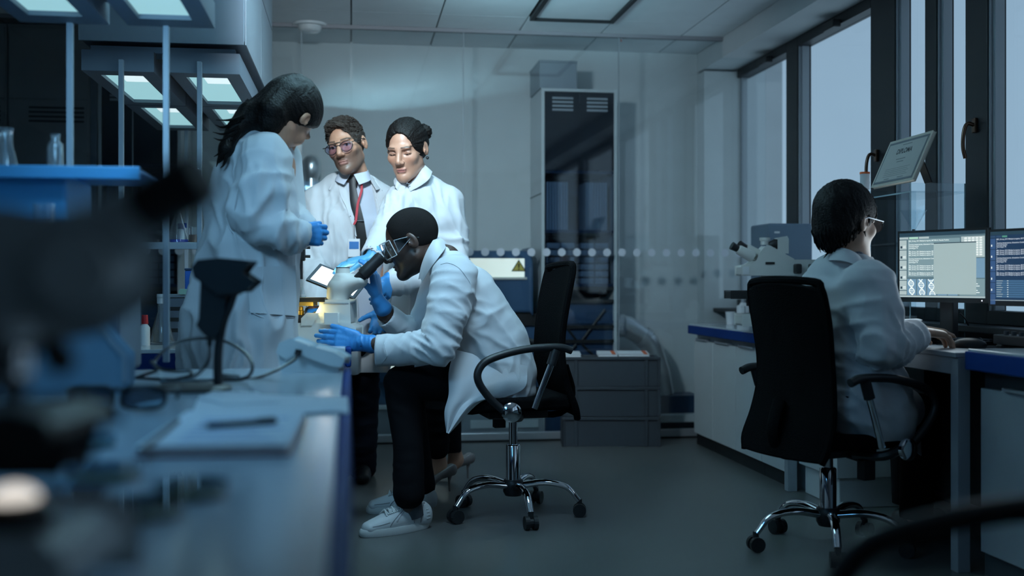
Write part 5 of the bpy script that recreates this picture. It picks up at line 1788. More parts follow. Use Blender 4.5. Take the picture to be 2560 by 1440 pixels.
obj('cone', MB().lathe([(0.048, 0.12), (0.050, 0.12), (0.008, 0.045), (0.007, 0.0), (0.005, 0.0), (0.006, 0.045)], (q.x, q.y, 1.1355), n=28, cap=False), m_clear, t, smooth=True)
q = at(2272, 815, 4.4)
t = thing('plastic_beaker', 'translucent measuring beaker on the desk behind the sleeve', 'beaker', (q.x, q.y, DZ + 0.0005))
obj('body', MB().lathe([(0, 0), (0.026, 0), (0.031, 0.10), (0.029, 0.10), (0.024, 0.003), (0, 0.003)], (q.x, q.y, DZ + 0.0005), n=24, cap=False), m_clearg, t, smooth=True)
obj('liquid', MB().lathe([(0, 0.004), (0.024, 0.004), (0.027, 0.06), (0, 0.06)], (q.x, q.y, DZ + 0.0005), n=20, cap=False), mat('milky_blue', (0.20, 0.30, 0.38), 0.4), t, smooth=True)

# ================================================================== people
RV = Vector((CY, -SY, 0))          # across the view
FV = Vector((SY, CY, 0))           # into the view
ZV = Vector((0, 0, 1))


def dirv(r, f, z):
    return (RV * r + FV * f + ZV * z).normalized()


def head_frame(fwd, roll=0.0):
    """rotation whose columns are the head's own right, forward and up"""
    f = fwd.normalized()
    up = (ZV - f * ZV.dot(f)).normalized()
    r = f.cross(up).normalized()
    up2 = up * math.cos(roll) + r * math.sin(roll)
    r2 = f.cross(up2).normalized()
    return Matrix((r2, f, up2)).transposed()


def head_fn(female=False, lids=0.0, jaw=1.0):
    H = SDF()
    H.add(s_ell((0, -0.018, 0.030), (0.0745, 0.097, 0.088)), 0)
    H.add(s_ell((0, 0.028, -0.035), (0.059, 0.062, 0.085)), 0.03)
    for s in (-1, 1):
        H.add(s_cone((0.046 * s * jaw, 0.0, -0.060), (0.012 * s, 0.068, -0.100), 0.020, 0.018), 0.025)
        H.add(s_ell((0.041 * s, 0.060, -0.024), (0.020, 0.019, 0.018)), 0.022)
    H.add(s_ell((0, 0.079, -0.102), (0.020 * jaw, 0.016, 0.016)), 0.02)
    H.add(s_ell((0.026, 0.079, 0.021), (0.024, 0.012, 0.007)), 0.018)
    H.add(s_ell((-0.026, 0.079, 0.021), (0.024, 0.012, 0.007)), 0.018)
    for s in (-1, 1):
        H.cut(s_ell((0.032 * s, 0.088, 0.002), (0.017, 0.014, 0.010)), 0.012)
        H.add(s_ell((0.032 * s, 0.0675, 0.002), (0.0128, 0.0128, 0.0118)), 0.002)
        H.add(s_ell((0.032 * s, 0.0725, 0.0105 - 0.007 * lids), (0.016, 0.0095, 0.0045 + 0.004 * lids)), 0.003)
        H.add(s_ell((0.032 * s, 0.0715, -0.0085), (0.014, 0.008, 0.003)), 0.004)
    H.add(s_cone((0, 0.085, 0.014), (0, 0.109 - (0.003 if female else 0), -0.030), 0.0080, 0.0115), 0.012)
    for s in (-1, 1):
        H.add(s_ell((0.0115 * s, 0.097, -0.036), (0.0085, 0.010, 0.0075)), 0.007)
        H.cut(s_ell((0.006 * s, 0.104, -0.0445), (0.0035, 0.005, 0.004)), 0.003)
    fl = 1.15 if female else 1.0
    H.add(s_ell((0, 0.0895, -0.0635), (0.0225, 0.009, 0.0052 * fl)), 0.007)
    H.add(s_ell((0, 0.0875, -0.0735), (0.0195, 0.009, 0.0062 * fl)), 0.006)
    H.cut(s_ell((0, 0.102, -0.0682), (0.0245, 0.010, 0.0014)), 0.0025)
    for s in (-1, 1):
        R = Matrix.Rotation(0.22 * s, 3, 'Z') @ Matrix.Rotation(-0.2, 3, 'X')
        H.add(s_ell((0.079 * s, -0.012, -0.004), (0.0075, 0.0185, 0.031), R), 0.007)
        H.cut(s_ell((0.0875 * s, -0.007, -0.002), (0.006, 0.0105, 0.018), R), 0.004)
        H.add(s_cone((0.082 * s, 0.003, -0.008), (0.079 * s, 0.004, -0.016), 0.0035, 0.0035), 0.003)
    return H


def head_tone(vl, base, lips, brow, stubble=None, female=False, shut=False):
    """colour of each face point in the head's own frame"""
    x, y, z = vl[:, 0], vl[:, 1], vl[:, 2]
    ax = np.abs(x)
    t = np.tile(np.array(base, np.float32), (len(vl), 1))

    def blend(mask, col):
        m = np.clip(mask, 0, 1)[:, None]
        t[:] = t * (1 - m) + np.array(col, np.float32) * m
    front = np.clip((y - 0.03) / 0.02, 0, 1)
    warm = np.exp(-(((ax - 0.040) / 0.018) ** 2 + ((z + 0.028) / 0.018) ** 2)) * front * 0.35
    blend(warm, (base[0] * 1.05, base[1] * 0.78, base[2] * 0.72))
    if stubble is not None:
        st = np.clip((-0.030 - z + 0.35 * np.clip(ax - 0.03, 0, 1)) / 0.014, 0, 1) * np.clip((y + 0.005) / 0.02, 0, 1)
        st *= 1 - np.exp(-((ax / 0.024) ** 2 + ((z + 0.040) / 0.005) ** 2))
        blend(st * 0.85, stubble)
    if lips is not None:
        blend(np.exp(-((ax / 0.021) ** 4 + ((z + 0.0685) / 0.0095) ** 4)) * (y > 0.075), lips)
    zb = 0.0235 + 0.10 * np.clip(ax - 0.016, 0, 0.018) - 0.22 * np.clip(ax - 0.038, 0, 0.02)
    wb = 0.0032 if female else 0.0045
    blend(np.exp(-((z - zb) / wb) ** 4) * (ax > 0.012) * (ax < 0.052) * (y > 0.05) * 0.92, brow)
    ex = np.sqrt(((ax - 0.032) / 0.0125) ** 2 + ((z - 0.0005) / 0.0055) ** 2)
    eye = (ex < 1) & (y > 0.06) & (y < 0.0825)
    if shut:
        blend(np.exp(-(((ax - 0.032) / 0.017) ** 2 + ((z - 0.004) / 0.009) ** 2)) * front * 0.55, (base[0] * 0.45, base[1] * 0.40, base[2] * 0.40))
        lash = (np.abs(z + 0.0065 - 0.12 * np.abs(ax - 0.032)) < 0.0024) & (np.abs(ax - 0.033) < 0.0155) & (y > 0.055)
        t[lash] = np.array(brow) * 0.5
        return t
    t[eye] = (0.42, 0.40, 0.38)
    ir = np.sqrt((ax - 0.032) ** 2 + (z - 0.0) ** 2)
    t[eye & (ir < 0.006)] = (0.03, 0.02, 0.015)
    lid = (np.abs(ex - 1.1) < 0.16) & (z > -0.001) & (y > 0.058) & (y < 0.088)
    t[lid] = np.array(brow) * 0.8
    return t


def hand_fn(W, d, n, t, sc=1.0, curls=(0.4, 0.4, 0.4, 0.4), thumb=(0.6, 0.7, 0.3), spread=0.06, cuff=None):
    """palm, four jointed fingers and a thumb; d finger direction, n the way the palm faces, t thumb side"""
    d = d.normalized()
    n = (n - d * n.dot(d)).normalized()
    t = (t - d * t.dot(d) - n * t.dot(n)).normalized()
    H = SDF()
    W = Vector(W)
    H.add(s_limb([W - d * 0.01 * sc, W + d * 0.045 * sc, W + d * 0.088 * sc], [0.027 * sc, 0.037 * sc, 0.040 * sc], [0.019 * sc, 0.0165 * sc, 0.0125 * sc], t), 0)
    H.add(s_ell(W + d * 0.035 * sc + t * 0.022 * sc + n * 0.008 * sc, (0.018 * sc,) * 3), 0.014 * sc)
    offs = (0.030, 0.0105, -0.009, -0.028)
    root = (0.086, 0.090, 0.087, 0.079)
    lens = (0.074, 0.082, 0.076, 0.060)
    rad = (0.0100, 0.0102, 0.0097, 0.0086)
    for i in range(4):
        p = W + (d * root[i] + t * offs[i]) * sc
        q = W + (d * 0.05 + t * offs[i] * 0.8) * sc
        H.add(s_cone(q, p, 0.011 * sc, (rad[i] + 0.0008) * sc), 0.008 * sc)
        dirf = (d + t * (1.5 - i) * spread).normalized()
        ax = dirf.cross(n).normalized()
        a = 0.0
        c = curls[i]
        cur = p
        for k, (fr, ca) in enumerate(((0.44, 0.75), (0.31, 1.15), (0.25, 0.8))):
            a += c * ca
            e = (dirf * math.cos(a) + n * math.sin(a))
            nx = cur + e * lens[i] * fr * sc
            r0, r1 = rad[i] * (1 - 0.08 * k) * sc, rad[i] * (1 - 0.08 * (k + 1)) * sc
            H.add(s_cone(cur, nx, r0, r1), 0.003 * sc)
            cur = nx
    tb = W + (d * 0.022 + t * 0.026) * sc
    td = (d * thumb[0] + t * thumb[1] + n * thumb[2]).normalized()
    m1 = tb + td * 0.042 * sc
    td2 = (td + d * 0.25 + n * 0.25).normalized()
    m2 = m1 + td2 * 0.031 * sc
    m3 = m2 + (td2 + d * 0.2).normalized() * 0.022 * sc
    H.add(s_cone(tb, m1, 0.0145 * sc, 0.0115 * sc), 0.010 * sc)
    H.add(s_cone(m1, m2, 0.0112 * sc, 0.0102 * sc), 0.003 * sc)
    H.add(s_cone(m2, m3, 0.0102 * sc, 0.0085 * sc), 0.003 * sc)
    if cuff is not None:
        H.add(s_cone(W - d * 0.005, Vector(cuff), 0.027 * sc, 0.034 * sc), 0.012)
    return H


def bounds(pts, m):
    a = np.array([tuple(p) for p in pts])
    return a.min(0) - m, a.max(0) + m


def apply_folds(v, f, folds, base_amp=0.0015):
    nrm, _ = sdf_grad(f, v.astype(np.float32))
    L = np.linalg.norm(nrm, axis=1, keepdims=True)
    nrm = nrm / np.maximum(L, 1e-6)
    d = np.zeros(len(v))
    if base_amp:
        d += base_amp * pnoise(v * 14.0) + base_amp * 0.5 * pnoise(v * 33.0 + 7)
    for k, (c, R, ax, lam, amp) in enumerate(folds):
        ax = np.array(ax / ax.length)
        o = np.array(Vector(ax).orthogonal().normalized())
        o2 = np.cross(ax, o)
        q = v - np.array(c)
        w = np.exp(-(q ** 2).sum(1) / (R * R))
        warp = 0.35 * pnoise(q * 9 + 3 * k)
        co = np.stack([q @ ax / lam + warp, q @ o / (lam * 4.5) + warp, q @ o2 / (lam * 4.5) + 0.3], 1)
        nn = pnoise(co + 11.3 * k)
        rg = (1 - 2.6 * np.abs(nn)).clip(0, 1)
        d += amp * 1.7 * w * (rg * np.sqrt(rg) - 0.32)
    return v + nrm * d[:, None]


def cloth(name, f, lo, hi, h, m, parent, folds=(), amp=0.0015, label=None):
    v, fc = sdf_mesh(f, lo, hi, h)
    v = apply_folds(v.astype(float), f, folds, amp)
    o = np_obj(name, v, fc, m, parent, label=label)
    return o, v, fc


def pix(v):
    q = v - np.array((0, 0, CAM_H))
    D = q @ np.array(FV)
    return 1280 + F_PX * (q @ np.array(RV)) / D, 705 - F_PX * q[:, 2] / D, D


def inside(px, py, poly):
    r = np.zeros(len(px), bool)
    n = len(poly)
    for i in range(n):
        x0, y0 = poly[i]
        x1, y1 = poly[(i + 1) % n]
        c = ((y0 > py) != (y1 > py)) & (px < (x1 - x0) * (py - y0) / (y1 - y0 + 1e-9) + x0)
        r ^= c
    return r


def patch(name, v, rows, m, parent, lift=0.005, Dmax=99, n=(12, 10), label=None):
    """a sewn-on piece: a sheet laid on the garment between outline rows given across it (each row left to right)"""
    px, py, D = pix(v)
    A = [bez([Vector((x, y, 0)) for x, y in r], n[1] * (len(r) - 1)) if len(r) > 2 else [Vector((*r[0], 0)).lerp(Vector((*r[1], 0)), k / n[1]) for k in range(n[1] + 1)] for r in rows]
    c = min(len(a) for a in A)
    cols = [bez([a[k] for a in A], n[0]) if len(A) > 2 else [A[0][k].lerp(A[1][k], q / n[0]) for q in range(n[0] + 1)] for k in range(c)]
    grid = []
    for q in range(len(cols[0])):
        row = []
        for k in range(c):
            x, y = cols[k][q].x, cols[k][q].y
            d2 = (px - x) ** 2 + (py - y) ** 2
            idx = np.where((d2 < 144) & (D < Dmax))[0]
            if len(idx) == 0:
                return None
            near = idx[D[idx] < D[idx].min() + 0.035]
            w = 1 / (d2[near] + 4)
            row.append(float((D[near] * w).sum() / w.sum()))
        grid.append(row)
    g = np.array(grid)
    for _ in range(2):
        p = np.pad(g, 1, mode='edge')
        g = (p[:-2, 1:-1] + p[2:, 1:-1] + p[1:-1, :-2] + p[1:-1, 2:] + 2 * g) / 6
    pts = [[at(cols[k][q].x, cols[k][q].y, g[q][k] - lift) for k in range(c)] for q in range(len(cols[0]))]
    return obj(name, MB().sheet(pts, 0.004), m, parent, smooth=True, label=label)


m_coat = mat('lab_coat_white', (0.57, 0.60, 0.63), 0.85, var=0.03, bump=0.06, bscale=420, sheen=0.2)
m_trous = mat('trousers_black', (0.006, 0.006, 0.0075), 0.9, bump=0.05, bscale=400, spec=0.1)
m_trous2 = mat('trousers_navy', (0.012, 0.015, 0.024), 0.9, bump=0.05, bscale=400, spec=0.15)
m_glove = mat('nitrile_blue', (0.035, 0.22, 0.52), 0.42, bump=0.08, bscale=150)
m_glove2 = mat('nitrile_light_blue', (0.10, 0.36, 0.58), 0.42, bump=0.08, bscale=150)
m_skin = attr_mat('skin', 0.40)
m_hairb = mat('hair_black', (0.004, 0.0037, 0.004), 0.55, bump=0.5, bscale=140, spec=0.18)
m_hairbr = mat('hair_dark_brown', (0.006, 0.0045, 0.004), 0.5, bump=0.5, bscale=140, spec=0.2)
m_hairg = mat('hair_brown_grey', (0.034, 0.025, 0.020), 0.55, spec=0.25, var=0.3, vscale=60, bump=0.7, bscale=160)
m_shirt = mat('shirt_pale', (0.52, 0.57, 0.66), 0.8, bump=0.04, bscale=400)
m_button = mat('button_grey', (0.12, 0.13, 0.15), 0.4)
m_sneak = mat('sneaker_white', (0.50, 0.53, 0.54), 0.5, bump=0.05, bscale=200)
m_sole = mat('sneaker_sole', (0.52, 0.54, 0.53), 0.6)
m_goggle = pane_mat('goggle_plastic', (0.80, 0.86, 0.90), 2.2, 1.6)
SK_DARK, SK_FAIR, SK_OLIVE, SK_EAST = (0.055, 0.030, 0.022), (0.46, 0.240, 0.155), (0.46, 0.245, 0.165), (0.42, 0.25, 0.17)


def build_body(parent, hf, hc, hR, hs, base, tone_kw, neck, limbs, extra=(), hres=0.0034):
    """head and neck finely, trunk and limbs under the clothes coarser, one mesh"""
    hw = frame_fn(hf, hc, hR, hs)
    S = SDF().add(hw, 0)
    loc = lambda p: Vector(hc) + hR @ (Vector(p) * hs)
    S.add(s_cone(loc((0, -0.022, -0.055)), neck, 0.050 * hs, 0.062 * hs), 0.022)
    corners = [loc((sx * 0.09, y, z)) for sx in (-1, 1) for y in (-0.13, 0.125) for z in (-0.13, 0.13)] + [Vector(neck)]
    lo, hi = bounds(corners, 0.02)
    zc = Vector(neck)
    v, fc = sdf_mesh(S, lo, hi, hres, proj=2)
    vl = ((v - V3(hc)) @ np.array(hR, np.float32)) / hs
    t = head_tone(vl, base, **tone_kw)
    B = SDF()
    for (a, b, ra, rb) in limbs:
        B.add(s_cone(a, b, ra, rb), 0.03)
    pts = [p for l in limbs for p in l[:2]]
    lo, hi = bounds(pts, 0.12)
    v2, f2 = sdf_mesh(B, lo, hi, 0.011, proj=1)
    t2 = np.tile(np.array(base, np.float32), (len(v2), 1))
    vs, fs, ts = [v, v2], [fc, f2 + len(v)], [t, t2]
    n = len(v) + len(v2)
    for H, pts, h in extra:
        lo, hi = bounds(pts, 0.05)
        v3, f3 = sdf_mesh(H, lo, hi, h)
        vs.append(v3)
        fs.append(f3 + n)
        ts.append(np.tile(np.array(base, np.float32), (len(v3), 1)))
        n += len(v3)
    return np_obj('body', np.concatenate(vs), np.concatenate(fs), m_skin, parent, np.concatenate(ts)), loc


def hair_obj(parent, f, hc, hR, hs, lo, hi, m, h=0.004, amp=0.003, strand=(0, 1, 0), name='hair', polar=None):
    """hair volume in the head's frame, combed with fine ridges along STRAND"""
    fw = frame_fn(f, hc, hR, hs)
    cs = [Vector(hc) + hR @ (Vector((x, y, z)) * hs) for x in (lo[0], hi[0]) for y in (lo[1], hi[1]) for z in (lo[2], hi[2])]
    a, b = bounds(cs, 0.005)
    v, fc = sdf_mesh(fw, a, b, h)
    g, _ = sdf_grad(fw, v)
    vl = ((v - V3(hc)) @ np.array(hR, np.float32)) / hs
    s = np.array(strand, float)
    s /= np.linalg.norm(s)
    q = vl - 0.85 * (vl @ s)[:, None] * s
    d = amp * (pnoise(q * 95) + 0.6 * pnoise(q * 40 + 5))
    if polar is not None:
        d = amp * polar_comb(vl - np.array(polar))
    v = v + g * d[:, None]
    return np_obj(name, v, fc, m, parent)


def polar_comb(u):
    """ridges that run from the hairline to the knot the hair is drawn to"""
    ph = np.arctan2(u[:, 0], u[:, 2])
    r = np.linalg.norm(u, axis=1)
    out = 0
    for fq, am in ((5.0, 0.9), (11.0, 0.7), (21.0, 0.5)):
        out = out + am * pnoise(np.stack([np.cos(ph) * fq, np.sin(ph) * fq, r * 9 + fq], 1))
    return out


def base_hair(top=0.0, back=0.0, t=0.010, line=0.080, width=0.064, nape=-0.078, side=-0.02):
    """cap of hair that frames the face with a rounded hairline; LINE is its height on the forehead"""
    H = SDF()
    H.add(s_ell((0, -0.018, 0.030), (0.0745 + t, 0.097 + t, 0.088 + t)), 0)
    if top:
        H.add(s_ell((0, 0.020, 0.080 + top * 0.5), (0.058, 0.074, 0.034 + top)), 0.02)
    if back:
        H.add(s_ell((0, -0.075, 0.0), (0.062, 0.045 + back, 0.075)), 0.03)
    H.cut(s_ell((0, 0.105, -0.030), (width, 0.088, line + 0.030)), 0.010)
    bc = (-0.09 - 0.020, nape - side)
    H.keep(s_plane((0, 0.020, side), (0, -bc[1], bc[0])), 0.010)
    for s in (-1, 1):
        H.cut(s_ell((0.088 * s, -0.010, -0.010), (0.024, 0.020, 0.030)), 0.007)
    return H


def locks(parent, mesh_o, hc, hR, hs, n, keep, comb, length, r, seed, m, lift=0.25):
    """short tapered locks of hair growing from the hair surface, combed one way"""
    rr = random.Random(seed)
    base = Vector(parent['_base'])
    vs = mesh_o.data.vertices
    mb = MB()
    inv = hR.transposed()
    cnt = 0
    tries = 0
    while cnt < n and tries < n * 40:
        tries += 1
        v = vs[rr.randrange(len(vs))]
        p = v.co + base
        l = inv @ (p - Vector(hc)) / hs
        if not keep(l):
            continue
        nr = v.normal
        c = hR @ Vector(comb(l, rr))
        c = (c - nr * c.dot(nr))
        if c.length < 1e-4:
            continue
        c.normalize()
        L = length * rr.uniform(0.6, 1.3)
        jit = Vector((rr.uniform(-1, 1), rr.uniform(-1, 1), rr.uniform(-1, 1))) * 0.25
        a = p - nr * 0.003
        b = p + (c + nr * lift + jit * 0.5).normalized() * L * 0.5
        d = b + (c + jit - nr * 0.15).normalized() * L * 0.5
        mb.tube([a, b, d], [r, r * 0.8, r * 0.12], 5)
        cnt += 1
    return obj('hair_locks', mb, m, mesh_o, smooth=True, kind='stuff')


def button(p, parent, nrm, r=0.0055):
    obj('button', MB().lathe([(0, 0.0035), (r * 0.8, 0.003), (r, 0.0), (r, -0.002), (0, -0.002)], p, nrm, 12), m_button, parent, smooth=True)


def on_cloth(v, px, py, rad=9):
    """the garment point nearest to the camera seen at a picture point"""
    x, y, D = pix(v)
    m = (x - px) ** 2 + (y - py) ** 2 < rad * rad
    if not m.any():
        return None
    i = np.where(m)[0][np.argmin(D[m])]
    return Vector(v[i])


def seam(name, v, pts, parent, m, r=0.0012, lift=0.0):
    P = []
    for (x, y) in pts:
        p = on_cloth(v, x, y)
        if p is not None:
            P.append(p - FV * lift)
    if len(P) > 2:
        return obj(name, MB().tube(bez(P, 6 * len(P)), r, 5), m, parent)


m_seam = mat('coat_stitching', (0.56, 0.59, 0.62), 0.9)


def sneaker(parent, heel, toe, w=0.048, tilt=0.0):
    heel, toe = Vector(heel), Vector(toe)
    L = (toe - heel).length
    d = (toe - heel).normalized()
    s = d.cross(ZV).normalized()
    P = lambda a, b, c: heel + d * (a * L) + s * b + ZV * c
    F = SDF()
    F.add(s_limb([P(0.05, 0, 0.045), P(0.35, 0, 0.05), P(0.62, 0, 0.042), P(0.90, 0, 0.030)], [0.036, 0.040, 0.046, 0.034], [0.046, 0.052, 0.040, 0.026], s), 0)
    F.add(s_limb([P(0.10, 0, 0.06), P(0.20, 0, 0.095)], [0.036, 0.037], [0.045, 0.043], s), 0.02)
    F.cut(s_limb([P(0.18, 0, 0.075), P(0.16, 0, 0.14)], [0.029, 0.033], [0.036, 0.042], s), 0.005)
    F.keep(s_plane(P(0, 0, 0.020), (0, 0, -1)), 0.004)
    lo, hi = bounds([P(-0.1, -0.07, 0), P(1.1, 0.07, 0.16), P(-0.1, 0.07, 0), P(1.1, -0.07, 0.16)], 0.0)
    v, fc = sdf_mesh(F, lo, hi, 0.0045)
    sh = np_obj('shoe', v, fc, m_sneak, parent, label='white low sneaker')
    # rubber sole
    n = 28
    ring = []
    for k in range(n):
        a = 2 * PI * k / n
        u = 0.5 + 0.53 * math.cos(a)
        wd = (0.040 + 0.010 * math.sin(PI * min(1, max(0, u - 0.15)))) * (1 if abs(math.cos(a)) < 0.9 else 1)
        ring.append(P(u, wd * math.copysign(abs(math.sin(a)) ** 0.75, math.sin(a)), 0.0))
    rings = [[p + ZV * z + (p - P(0.5, 0, 0)) * (g - 1) for p in ring] for z, g in ((0.0005, 0.97), (0.006, 1.0), (0.022, 1.0), (0.029, 0.97))]
    obj('sole', MB().rings(rings), m_sole, sh, smooth=True)
    def side_b(a, c, sd):
        b = np.linspace(0.075, 0.0, 60)
        q = np.array([tuple(P(a, sd * k, c)) for k in b], np.float32)
        d = F(q)
        k = int(np.argmax(d < 0)) if (d < 0).any() else 59
        return P(a, sd * (b[k] + 0.0012), c)

    def top_c(a, b):
        c = np.linspace(0.15, 0.02, 90)
        q = np.array([tuple(P(a, b, k)) for k in c], np.float32)
        d = F(q)
        k = int(np.argmax(d < 0)) if (d < 0).any() else 89
        return P(a, b, c[k] + 0.001)
    m_panel = mat('sneaker_seam', (0.20, 0.21, 0.22), 0.7)
    for sd in (-1, 1):
        for pts_ in ([(0.12, 0.10), (0.16, 0.06), (0.17, 0.032)], [(0.36, 0.090), (0.30, 0.062), (0.27, 0.034)], [(0.38, 0.094), (0.50, 0.075), (0.62, 0.052), (0.66, 0.034)], [(0.66, 0.050), (0.78, 0.044), (0.90, 0.040)]):
            obj('panel_seam', MB().tube(bez([side_b(a, c, sd) for a, c in pts_], 12), 0.0014, 5), m_panel, sh)
        obj('zip', MB().tube(bez([side_b(a, c, sd) for a, c in ((0.40, 0.088), (0.48, 0.070), (0.56, 0.050))], 10), 0.0024, 6), m_alu, sh)
        for k in range(4):
            obj('heel_rib', MB().tube([side_b(0.02 + 0.004 * k, 0.045 + 0.012 * k, sd), side_b(0.08, 0.044 + 0.012 * k, sd)], 0.0016, 5), m_sole, sh)
    obj('tongue', MB().sheet([[P(a, b, 0.0) + (top_c(a, b) - P(a, b, 0.0)) + ZV * (0.004 + 0.016 * (a < 0.34)) for b in (-0.018, 0.0, 0.018)] for a in (0.32, 0.40, 0.50, 0.60)], 0.005), m_sneak, sh, smooth=True)
    for k in range(6):
        a = 0.37 + 0.055 * k
        l_, r_ = top_c(a, -0.026), top_c(a + 0.03, 0.026)
        mid = top_c(a + 0.015, 0.0) + ZV * 0.009
        obj('lace', MB().tube(bez([l_ + ZV * 0.002, mid, r_ + ZV * 0.002], 8), 0.0034, 6), m_sole, sh, smooth=True)
        l_, r_ = top_c(a + 0.03, -0.026), top_c(a, 0.026)
        obj('lace', MB().tube(bez([l_ + ZV * 0.002, mid + ZV * 0.003, r_ + ZV * 0.002], 8), 0.0034, 6), m_sole, sh, smooth=True)
    return sh


def J(px, py, D):
    return at(px, py, D)


# ------------------------------------------------------------------ 1: the man at the microscope
def person1():
    t = thing('person', 'man in white lab coat, safety goggles and blue gloves sitting at the microscope', 'person', tuple(onz(1060, 1300, 0)))
    hc = J(1026, 604, 4.50)
    hR = head_frame(dirv(-0.90, -0.02, -0.40))
    hs = 1.10
    neck = J(1112, 652, 4.52)
    limbs = [(J(1240, 940, 4.52), J(1220, 860, 4.52), 0.12, 0.11), (J(1220, 860, 4.52), J(1150, 730, 4.52), 0.11, 0.12), (J(1150, 730, 4.52), neck, 0.12, 0.06),
             (J(1140, 690, 4.36), J(1098, 868, 4.26), 0.05, 0.042), (J(1098, 868, 4.26), J(905, 858, 4.33), 0.042, 0.025),
             (J(1110, 690, 4.68), J(1050, 838, 4.72), 0.05, 0.042), (J(1052, 842, 4.74), J(962, 785, 4.62), 0.038, 0.027), (J(962, 785, 4.62), J(944, 750, 4.585), 0.027, 0.025),
             (J(1245, 960, 4.48), J(1003, 955, 4.36), 0.070, 0.055), (J(1003, 955, 4.36), J(1022, 1262, 4.30), 0.052, 0.035),
             (J(1245, 960, 4.66), J(1015, 950, 4.70), 0.075, 0.055), (J(1015, 950, 4.70), J(1052, 1240, 4.68), 0.052, 0.035)]
    body, loc = build_body(t, head_fn(), hc, hR, hs, SK_DARK, dict(lips=(0.10, 0.045, 0.040), brow=(0.008, 0.006, 0.006), stubble=(0.018, 0.012, 0.010)), neck, limbs)
    hair_obj(t, base_hair(t=0.0035, line=0.100, width=0.074, side=-0.012), hc, hR, hs, (-0.1, -0.13, -0.1), (0.1, 0.11, 0.14), mat('hair_cropped', (0.009, 0.008, 0.008), 0.85, spec=0.10, bump=0.35, bscale=700, var=0.5, vscale=14), 0.0045, 0.0004)
    # safety goggles: clear wrap-round shell with side shields
    g = thing_part('goggles', t)
    top, bot, grid = [], [], []
    for a in np.linspace(-1.36, 1.36, 33):
        x, y = 0.0765 * math.sin(a) / math.sin(1.36), 0.046 + 0.066 * math.cos(a) ** 0.8
        zb = -0.030 + 0.024 * math.exp(-(x / 0.015) ** 2)
        grid.append([loc((x, y, 0.032 - 0.002 * (1 - math.cos(a)))), loc((x, y + 0.001, 0.5 * (0.032 + zb))), loc((x, y - 0.004, zb))])
    obj('lens_shell', MB().sheet(grid, 0.0022), m_goggle, g, smooth=True)
    m_grim = mat('goggle_rim', (0.55, 0.60, 0.63), 0.12)
    per = [r[0] for r in grid] + [r[2] for r in grid[::-1]]
    obj('lens_rim', MB().tube(per + per[:1], 0.0019, 6), m_grim, g, smooth=True)
    for sd in (-1, 1):
        k = 4 if sd < 0 else -5
        obj('lens_fold', MB().tube([grid[k][0], grid[k][1], grid[k][2]], 0.0013, 5), m_grim, g)
    for s in (-1, 1):
        sh = [loc((0.074 * s, 0.050, 0.024)), loc((0.074 * s, 0.050, -0.022)), loc((0.0815 * s, -0.008, 0.006)), loc((0.0815 * s, -0.008, 0.014))]
        obj('side_shield', MB().prism(sh, (hR @ Vector((0.002 * s, 0, 0)))), m_goggle, g)
        obj('temple', MB().tube([loc((0.077 * s, 0.045, 0.018)), loc((0.084 * s, -0.005, 0.012)), loc((0.082 * s, -0.04, -0.004))], 0.0026, 6), m_lab, g, smooth=True)
        obj('shield_rim', MB().tube([sh[0], sh[3], sh[2], sh[1], sh[0]], 0.0011, 5), m_grim, g, smooth=True)
    # coat
    C = SDF()
    C.add(s_limb([J(1252, 975, 4.555), J(1240, 935, 4.55), J(1222, 865, 4.535), J(1160, 745, 4.52), J(1128, 680, 4.52), J(1108, 648, 4.52)], [0.170, 0.178, 0.170, 0.19, 0.155, 0.075], [0.145, 0.168, 0.165, 0.140, 0.090, 0.060], FV), 0)
    sh_n, el_n, wr_n = J(1136, 694, 4.33), J(1098, 866, 4.24), J(940, 877, 4.33)
    C.add(s_limb([sh_n, J(1118, 780, 4.27), el_n, J(1030, 872, 4.27), wr_n], [0.092, 0.078, 0.070, 0.062, 0.064], [0.092, 0.080, 0.070, 0.060, 0.064], FV), 0.035)
    sh_f, el_f, wr_f = J(1112, 694, 4.70), J(1052, 842, 4.74), J(958, 783, 4.62)
    C.add(s_limb([sh_f, el_f, J(1000, 815, 4.68), wr_f], [0.09, 0.070, 0.056, 0.052], [0.09, 0.068, 0.056, 0.050], FV), 0.035)
    e = (wr_n - el_n).normalized()
    C.cut(s_cone(wr_n + e * 0.0, wr_n + e * 0.2, 0.001, 0.001), 0.0)
    cuffp = s_plane(J(941, 872, 4.33), -RV)
    nearp = s_plane(J(941, 872, 4.45), FV)
    C.cut(lambda p: np.maximum(-cuffp(p), nearp(p)), 0.003)
    e2 = (wr_f - el_f).normalized()
    C.cut(s_cone(wr_f + e2 * 0.04, wr_f + e2 * 0.14, 0.075, 0.075), 0.003)
    C.cut(s_cone(wr_n + e * 0.02, wr_n - e * 0.06, 0.055, 0.040), 0.003)
    C.cut(s_cone(wr_f + e2 * 0.05, wr_f - e2 * 0.05, 0.044, 0.034), 0.003)
    C.keep(s_plane((0, 0, 0.503), (0, 0, -1)), 0.012)
    C.cut(s_cone(J(1088, 640, 4.52), J(1050, 600, 4.52), 0.052, 0.075), 0.006)
    C.cut(s_cone(J(1075, 640, 4.52), J(1010, 660, 4.52), 0.045, 0.06), 0.006)
    lo, hi = bounds([J(930, 930, 4.2), J(1380, 1010, 4.8), J(1380, 580, 4.2), J(930, 600, 4.85)], 0.02)
    ua = el_n - sh_n
    fa = wr_n - el_n
    sp = J(1108, 648, 4.5) - J(1240, 935, 4.5)
